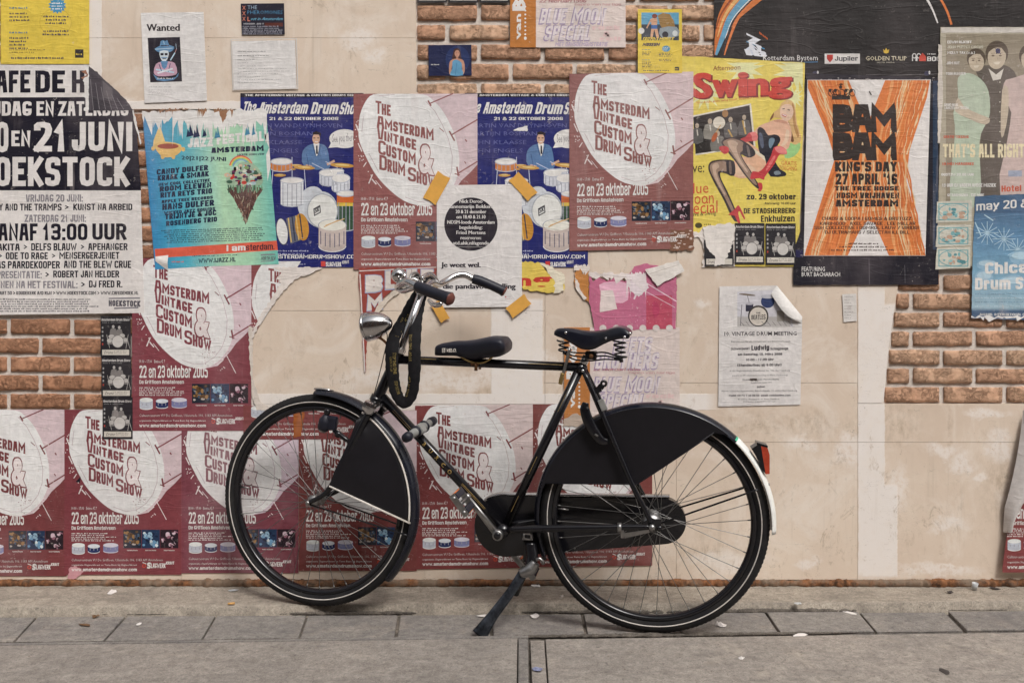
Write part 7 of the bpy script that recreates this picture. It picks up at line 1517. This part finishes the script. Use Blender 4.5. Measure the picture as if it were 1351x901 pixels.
# cranks and pedals
crank0 = B(656.8, 705.5, .072)
cr_d = B(616.5, 655.5, .080) - crank0
crank = part('crank', MB().tube([crank0, crank0.lerp(crank0 + cr_d, .5), crank0 + cr_d], [.0118, .0092, .0088], 14, flat=.55, up=(0, 1, 0)).lathe([(0, -.010), (.0165, -.010), (.0175, 0), (.0165, .009), (.0125, .011), (0, .0105)], crank0, seg=24).lathe([(0, -.006), (.011, -.006), (.011, .008), (0, .009)], crank0 + cr_d, seg=16), M_al)
part('dust_cap', MB().lathe([(0, .0095), (.0112, .0115), (.0108, .0130), (0, .0132)], crank0, seg=20), M_fr, crank)
def pedal(c, tilt, s_, name='pedal'):
    Rt = Matrix.Rotation(tilt, 3, 'Y'); root = part(name, MB().tube([c, c + Vector((0, .098 * s_, 0))], .0068, 10), M_al)
    for dx in (-.026, .026):
        o = c + Rt @ Vector((dx, .052 * s_, 0)); part('pedal_rubber', MB().box(o, (.020, .086, .024), rot=Rt, bev=.004), M_soft, root)
    for dy in (.008, .098): part('pedal_plate', MB().box(c + Vector((0, dy * s_, 0)), (.078, .003, .020), rot=Rt, bev=.0012), M_al, root)
    for dx in (-.026, .026): part('pedal_bolt', MB().lathe([(0, 0), (.0075, 0), (.006, .004), (0, .005)], c + Rt @ Vector((dx, .0995 * s_, 0)), axis=(0, s_, 0), seg=12), M_al, root)
    for dx in (-.0370, .0370): part('pedal_reflector', MB().box(c + Rt @ Vector((dx, .052 * s_, 0)), (.003, .050, .014), rot=Rt, bev=.001), M_or, root)
    return root
pedal(crank0 + cr_d + Vector((0, .010, 0)), R_(128), 1)
cl = B(656.8, 705.5, -.085); cd_ = Vector((-cr_d.x, 0, -cr_d.z)); crr = part('crank', MB().tube([cl, cl + cd_], [.011, .009], 12, flat=.55, up=(0, 1, 0)), M_al); pedal(cl + cd_ + Vector((0, -.008, 0)), R_(128), -1)
# stand: bracket, pivot, two legs
st = part('kickstand', MB().box(B(697, 706.5, .0), (.040, .030, .012), bev=.003).box(B(697, 725, .0), (.030, .040, .075), bev=.01), M_fr)
part('stand_plate', MB().box(B(696, 704, .042), (.030, .004, .006), bev=.001).tube([B(691, 703, .042), B(691, 712, .042)], .0035, 8).tube([B(701, 703, .042), B(701, 712, .042)], .0035, 8).box(B(696, 711, .042), (.034, .004, .005), bev=.001), M_al, st)
piv = [B(700, 716, .02), B(702, 735, .035), B(699, 752, .045)]; part('stand_arm', MB().tube(smooth_path(piv, 4), lerps([.020, .019, .020], 4), 14), M_fr, st)
part('stand_sleeve', MB().tube(smooth_path([B(706, 741, .045), B(699, 751, .052), B(686, 757, .06)], 4), lerps([.017, .021, .015], 4), 14), M_al, st)
gz = BMI @ Gp(632, 838, 0.001); e_ = gz.y
part('stand_leg', MB().tube(smooth_path([B(692, 752, .055), B(674, 780, .055 + (e_ - .055) * .35), B(650, 812, .055 + (e_ - .055) * .72), gz], 6), lerps([.0150, .0150, .0170, .0265], 6), 16, flat=.42, up=(.25, 1, 0)), M_bs, st)
part('stand_leg', MB().tube([B(693, 750, .0), B(680, 783, -.03)], [.013, .012], 12), M_fr, st)
part('stand_spring', MB().tube([B(707, 738, .07), B(712, 736.5, .068), B(716, 740, .066), B(717, 744, .065)], .0055, 8), M_al, st)
# foot pegs on the down tube
pa, pb = B(535, 578, .10), B(572, 554.5, -.10); fp = part('foot_peg', MB().tube([pa.lerp(pb, t_) for t_ in (0, .10, .15, .32, .345, .36)], [.0145, .0165, .011, .0135, .020, .020], 16).tube([pa.lerp(pb, t_) for t_ in (.64, .655, .68, .85, .90, 1.0)], [.020, .020, .0135, .011, .0165, .0145], 16), M_soft)
part('peg_sleeve', MB().tube([pa.lerp(pb, t_) for t_ in (.16, .36, .64, .84)], [.0125, .0145, .0145, .0125], 16), M_grey, fp); part('peg_clamp', MB().box(B(554.5, 566, .012), (.024, .040, .034), rot=Matrix.Rotation(R_(42), 3, 'Y'), bev=.004), M_grey, fp)
# ring lock, bracket, grey block on the seat stays
arcp = [B(773, 531, .050), B(771.5, 540, .052), B(776, 555, .054), B(784, 570, .055), B(793, 581, .055), B(802, 583, .052)]
rl = part('ring_lock', MB().tube(smooth_path(arcp, 6), lerps([.009, .015, .0170, .0165, .0145, .009], 6), 16, flat=.5, up=(0, 1, 0)), M_fr)
part('lock_lever', MB().box(B(787, 574, .068), (.012, .006, .005), rot=Matrix.Rotation(-.5, 3, 'Y'), bev=.001), M_al, rl); part('lock_screw', MB().lathe([(0, 0), (.004, 0), (0, .003)], B(775, 538, .064), seg=8), M_al, rl)
bk = part('pump_bracket', MB().box(B(787, 515, .030), (.030, .014, .020), rot=Matrix.Rotation(.5, 3, 'Y'), bev=.003).lathe([(.004, -.004), (.0115, -.004), (.0115, .004), (.004, .004)], B(796.5, 506, .030), seg=16, closed=True).box(B(793, 510, .030), (.020, .008, .010), rot=Matrix.Rotation(-.7, 3, 'Y'), bev=.002), M_fr)
part('stay_block', MB().box(B(795, 534, .050), (.020, .010, .036), rot=Matrix.Rotation(.42, 3, 'Y'), bev=.003), M_grey)
# axle bits
part('stay_clamp', MB().tube([B(817.5, 695.5, .060) + Vector((.006, 0, 0)), B(817.5, 695.5, .060) - Vector((.006, 0, 0))], .0145, 14).box(B(821, 704, .066), (.010, .006, .026), bev=.002), M_al); part('torque_arm', MB().prism([B(822, 703, .068), B(856, 698, .066), B(857, 702, .066), B(824, 709.5, .068)], (0, .003, 0)), M_al)
part('axle_nut', MB().lathe([(0, .0), (.0105, 0), (.0105, .008), (.0085, .013), (0, .015)], Vector((0, .070, RW)), seg=8), M_al); part('axle_nut', MB().lathe([(0, 0), (.0085, 0), (.0085, .006), (.006, .010), (0, .011)], SL(0, .056, 0), axis=sN, seg=8), M_al)
part('chain_tensioner', MB().lathe([(0, 0), (.008, 0), (.008, .006), (0, .006)], B(870, 696.5, .064), seg=10).box(B(869, 689, .062), (.016, .006, .020), bev=.002), M_fr)
# dynamo with its arm on the fork
dc, da = Q(429, 555, .055), (sU * .97 - sF * .22).normalized()
dy = part('dynamo', MB().lathe([(0, -.032), (.016, -.032), (.0195, -.026), (.0205, -.006), (.0195, .004), (.013, .014), (.010, .020), (0, .021)], dc, da, seg=22), M_soft)
part('dynamo_wheel', MB().lathe([(0, .020), (.006, .020), (.0105, .024), (.0105, .036), (.008, .040), (0, .040)], dc, da, seg=18), M_fr, dy); part('dynamo_cap', MB().lathe([(0, -.040), (.010, -.039), (.015, -.033), (.017, -.031)], dc, da, seg=18), M_al, dy)
part('dynamo_body', MB().box(Q(438, 558, .050), (.034, .026, .046), rot=Matrix.Rotation(-.12, 3, 'Y'), bev=.007), M_soft, dy)
part('dynamo_bracket', MB().tube([Q(440, 568, .05), Q(447, 572, .05), Q(453, 577, .052), Q(466, 586, .052)], [.006, .009, .008, .007], 10).lathe([(0, -.01), (.010, -.01), (.011, .004), (0, .006)], Q(446, 573, .054), seg=12), M_fr, dy)
bpy.data.objects.remove(FO)

# ------------------------------------------------------------------ fabric-sleeved chain lock hung round the stem
def sleeve_mat():
    t = NT('sleeve_fabric'); p = t.pos()
    return t.fin(color=t.mix(t.rng(t.noise(60, 4, .6, p), .3, .7), (.010, .010, .012, 1), (.020, .019, .021, 1)), rough=.9, normal=t.bump(t.noise(420, 3, .7, p), .5, .001, ), spec=.2)
lk = empty('chain_lock', Bw(530, 470, .05)); tag(lk, 'black fabric-sleeved chain lock with yellow lettering hung round the bicycle stem', 'chain lock'); LI_ = lk.matrix_world.inverted()
bpy.context.view_layer.update(); LI_ = Matrix.Translation(-lk.location)
def K_(px, py, e): return LI_ @ Bw(px, py, e)
pth = [(557, 380, .010), (550, 390, -.028), (542, 404, -.026), (532, 423, -.020), (521, 443, .020), (517, 462, .040), (517, 480, .044), (519, 500, .048), (522, 516, .052), (529, 529, .054), (537, 530, .052), (544, 516, .050), (546.5, 492, .048), (547, 460, .040), (548, 432, .012), (551, 410, -.014), (556, 394, -.026), (562, 384, -.03)]
wd_ = [.016, .018, .019, .020, .021, .0215, .021, .020, .019, .018, .018, .0195, .0205, .0205, .021, .021, .017, .012]
SP = smooth_path([K_(*q_) for q_ in pth], 6); SW = lerps(wd_, 6)
sw2 = [w_ * (1 + .05 * math.sin(i * 1.9) + .03 * math.sin(i * .7)) for i, w_ in enumerate(SW)]
slv = MB().tube(SP, sw2, 16, flat=.42, up=(0, -1, 0)).build('sleeve', sleeve_mat(), lk)
YL = plain('yellow_print', (112, 98, 54), .8, var=.6)
FC = bpy.data.curves.new('font3', 'FONT'); FO = bpy.data.objects.new('font_probe3', FC)
def strand_text(body, i0, i1, v, size, gap=.0):
    mb = MB(); V, F = glyphs(body, .03, 2); x0 = min(a[0] for a in V); x1 = max(a[0] for a in V); P = []
    for gx, gy in V:
        f = i0 + (i1 - i0) * (gx - x0) / (x1 - x0); i = min(max(int(f), 1), len(SP) - 3); fr = f - int(f); c = SP[i].lerp(SP[i + 1], fr); t_ = (SP[i + 1] - SP[i]).normalized(); n = Vector((bN.x, bN.y, bN.z)); side = t_.cross(n).normalized(); w_ = sw2[i]
        off = v + (gy / CAP - .5) * size; P.append(c + side * (-off) * w_ + n * (w_ * .42 * math.sqrt(max(.05, 1 - off * off)) + .0012))
    mb.add(P, F); obj('lettering', mb.mesh('lettering', False), YL, lk)
for k, (a, b, v) in enumerate(((15, 24, .5), (17, 23, -.1), (31, 40, .55), (33, 39, .0), (43, 50, .5), (63, 71, .6), (75, 82, .6), (5, 10, .5))): strand_text(('STOP THIS ONE', 'LOCK IT UP')[k % 2], a, b, v, (.46, .3)[k % 2])
bpy.data.objects.remove(FO)
# padlock hanging from the saddle springs
pl_ = empty('padlock', Bw(742, 498, .03)); tag(pl_, 'small brass padlock with a long steel shackle hanging under the leather saddle', 'padlock'); o_ = pl_.location.copy()
def KP(px, py, e): return Bw(px, py, e) - o_
ang = 0.24; rot = Matrix.Rotation(ang, 3, 'Y')
MB().box(KP(740.5, 499.5, .03), (.0125, .022, .036), rot=rot, bev=.0025).build('body', M_brass, pl_)
MB().tube(smooth_path([KP(742.5, 493, .035), KP(747, 477, .035), KP(750.5, 462.5, .035), KP(752, 460.5, .028), KP(751.5, 463, .020), KP(748, 477, .020), KP(743.5, 493, .020)], 4), .0038, 10).build('shackle', M_al, pl_)
# ------------------------------------------------------------------ litter on the pavement
Z1, Z2, Z3 = FOOT + .002, .001, TR + .001
M_scrap = plain('litter_paper', (206, 200, 196), .8, var=.1, bump=.3); M_butt = plain('cigarette_filter', (196, 150, 92), .8, var=.15); M_leafm = plain('dead_leaf', (96, 70, 46), .8, var=.4, bump=.4)
M_dark = plain('dark_litter', (58, 52, 50), .8, var=.3); M_clear = plain('dull_plastic', (170, 172, 174), .3, var=.1)
def scrap(px, py, z, r, label, cat='litter', mat=None, seed=1, flat=.3, name='paper_scrap', stretch=1.0):
    g = random.Random(seed); c = Gp(px, py, z); n = 9; V = [Vector((0, 0, r * flat * .7 * g.uniform(.4, 1.2)))]; F = []
    for ring_, rr in ((0, .55), (1, 1.0)):
        for k in range(n):
            a = 6.2832 * k / n; q = r * rr * g.uniform(.65, 1.15); V.append(Vector((q * stretch * math.cos(a), q * math.sin(a), max(.0006, r * flat * .7 * g.uniform(-.6, 1.0)))))
    for k in range(n):
        k2 = (k + 1) % n; F += [(0, 1 + k, 1 + k2), (1 + k, 1 + n + k, 1 + n + k2, 1 + k2)]
    o = obj(name, mesh_of(V, F, name, False), mat or M_scrap); o.location = c; o.rotation_euler = (0, 0, g.uniform(0, 3)); o.modifiers.new('thick', 'SOLIDIFY').thickness = .0008
    tag(o, label, cat); return o
for a in ((148, 781, Z1, .016, 'white torn scrap on the concrete strip below the bottom-row posters', M_scrap, 1, .5, 1.9), (183, 823, Z2, .010, 'small white crumpled bit on the grey tile nearest the left posters', M_scrap, 2, .5, 1.2),
          (308, 778, Z1, .011, 'flat pale bottle-cap-like scrap in front of the front tyre', M_clear, 3, .2, 1.6), (126, 813, Z2, .012, 'dark curled leaf lying on a grey tile against the concrete strip', M_leafm, 4, .6, 1.4), (112, 824, Z2, .010, 'thin brown leaf sliver on a grey tile', M_leafm, 5, .2, 2.4),
          (707, 773, Z1, .014, 'crumpled white paper beside the far stand leg', M_scrap, 6, .6, 1.5), (741, 787, Z1, .011, 'small white flake midway on the strip before the rear wheel', M_scrap, 7, .3, 1.5), (706, 812, Z2, .015, 'white paper flake on the tile beside the stand leg', M_scrap, 8, .3, 1.7),
          (638, 812, Z2, .012, 'flat white flake beside the foot of the stand', M_scrap, 9, .2, 2.0), (651, 761, Z1 + .012, .010, 'white crumb resting on the foam seam under the pedal', M_scrap, 10, .5, 1.3), (951, 825, Z2, .017, 'crumpled white scrap right of the rear tyre', M_scrap, 11, 1.0, 1.1),
          (1009, 771, Z1, .014, 'pale crushed scrap on the strip beyond the rear tyre', M_scrap, 12, .35, 2.2), (1121, 808, Z2, .012, 'cream and orange torn scrap against the strip below the white painted post line', M_scrap, 13, .25, 1.9), (1053, 796, Z1, .012, 'clear plastic fragment near the worn edge of the concrete strip', M_clear, 14, .5, 1.4),
          (1055, 837, Z2 + .004, .013, 'thin white sliver in the joint before the road slab', M_scrap, 15, .15, 2.2), (1253, 781, Z1, .011, 'black blob lying near the wall foot', M_dark, 16, .7, 1.0), (1313, 776, Z1, .013, 'round flat black disc near the wall foot under the peeling poster', M_dark, 17, .3, 1.3),
          (1246, 885, Z3, .012, 'small dark leaf on the road slab close to the camera', M_dark, 18, .3, 1.8), (709, 883, TR, .013, 'blue grey crumpled wrapper on the joint strip between the road slabs', plain('blue_grey_wrapper', (120, 124, 150), .6, var=.2), 19, .6, 1.4), (978, 868, Z3, .009, 'pale star-shaped crumb on the road slab', M_scrap, 20, .6, 1.2)):
    scrap(a[0], a[1], a[2], a[3], a[4], mat=a[5], seed=a[6], flat=a[7], stretch=a[8])
c = Gp(305, 796, Z1 + .003); o = MB().tube([(-.011, 0, 0), (.011, .003, .001)], .0036, 10).build('cigarette_butt', M_butt); o.location = c; tag(o, 'orange cigarette butt on the strip before the front tyre', 'cigarette butt')
c = Gp(1285, 777, Z1); o = MB().lathe([(0, 0), (.0085, 0), (.0105, .024), (.0092, .024), (.0078, .002), (0, .002)], axis=(0, 0, 1), seg=16).build('plastic_cap', M_clear); o.location = c; o.rotation_euler = (.2, .1, 0); tag(o, 'small upright clear plastic cap by the foam seam', 'plastic cap')
# grit and crumbs nobody could count
g = random.Random(77); V = []; F = []
for i in range(2600):
    px = g.uniform(-20, 1371); zone = g.random()
    if zone < .62: py = g.uniform(776, 797) if g.random() < .5 else 776 + abs(g.gauss(0, 5)); z = FOOT + .002
    elif zone < .80: py = g.uniform(812, 834); z = .0
    else: py = g.uniform(850, 900); z = TL if px < 680 else TR
    c = Gp(px, py, z); r = g.uniform(.0006, .0018) * (1.6 if g.random() < .06 else 1); n = len(V)
    for v in ((1, 0, 0), (-.5, .87, 0), (-.5, -.87, 0), (.1, 0, 1.1)): V.append(c + Vector(v) * r * g.uniform(.7, 1.2))
    F += [(n, n + 1, n + 3), (n + 1, n + 2, n + 3), (n + 2, n, n + 3)]
o = obj('grit', mesh_of(V, F, 'grit'), plain('grit', (120, 108, 96), .9, var=.5)); tag(o, 'fine grit and crumbs scattered over the strip and paving', 'grit', kind='stuff')
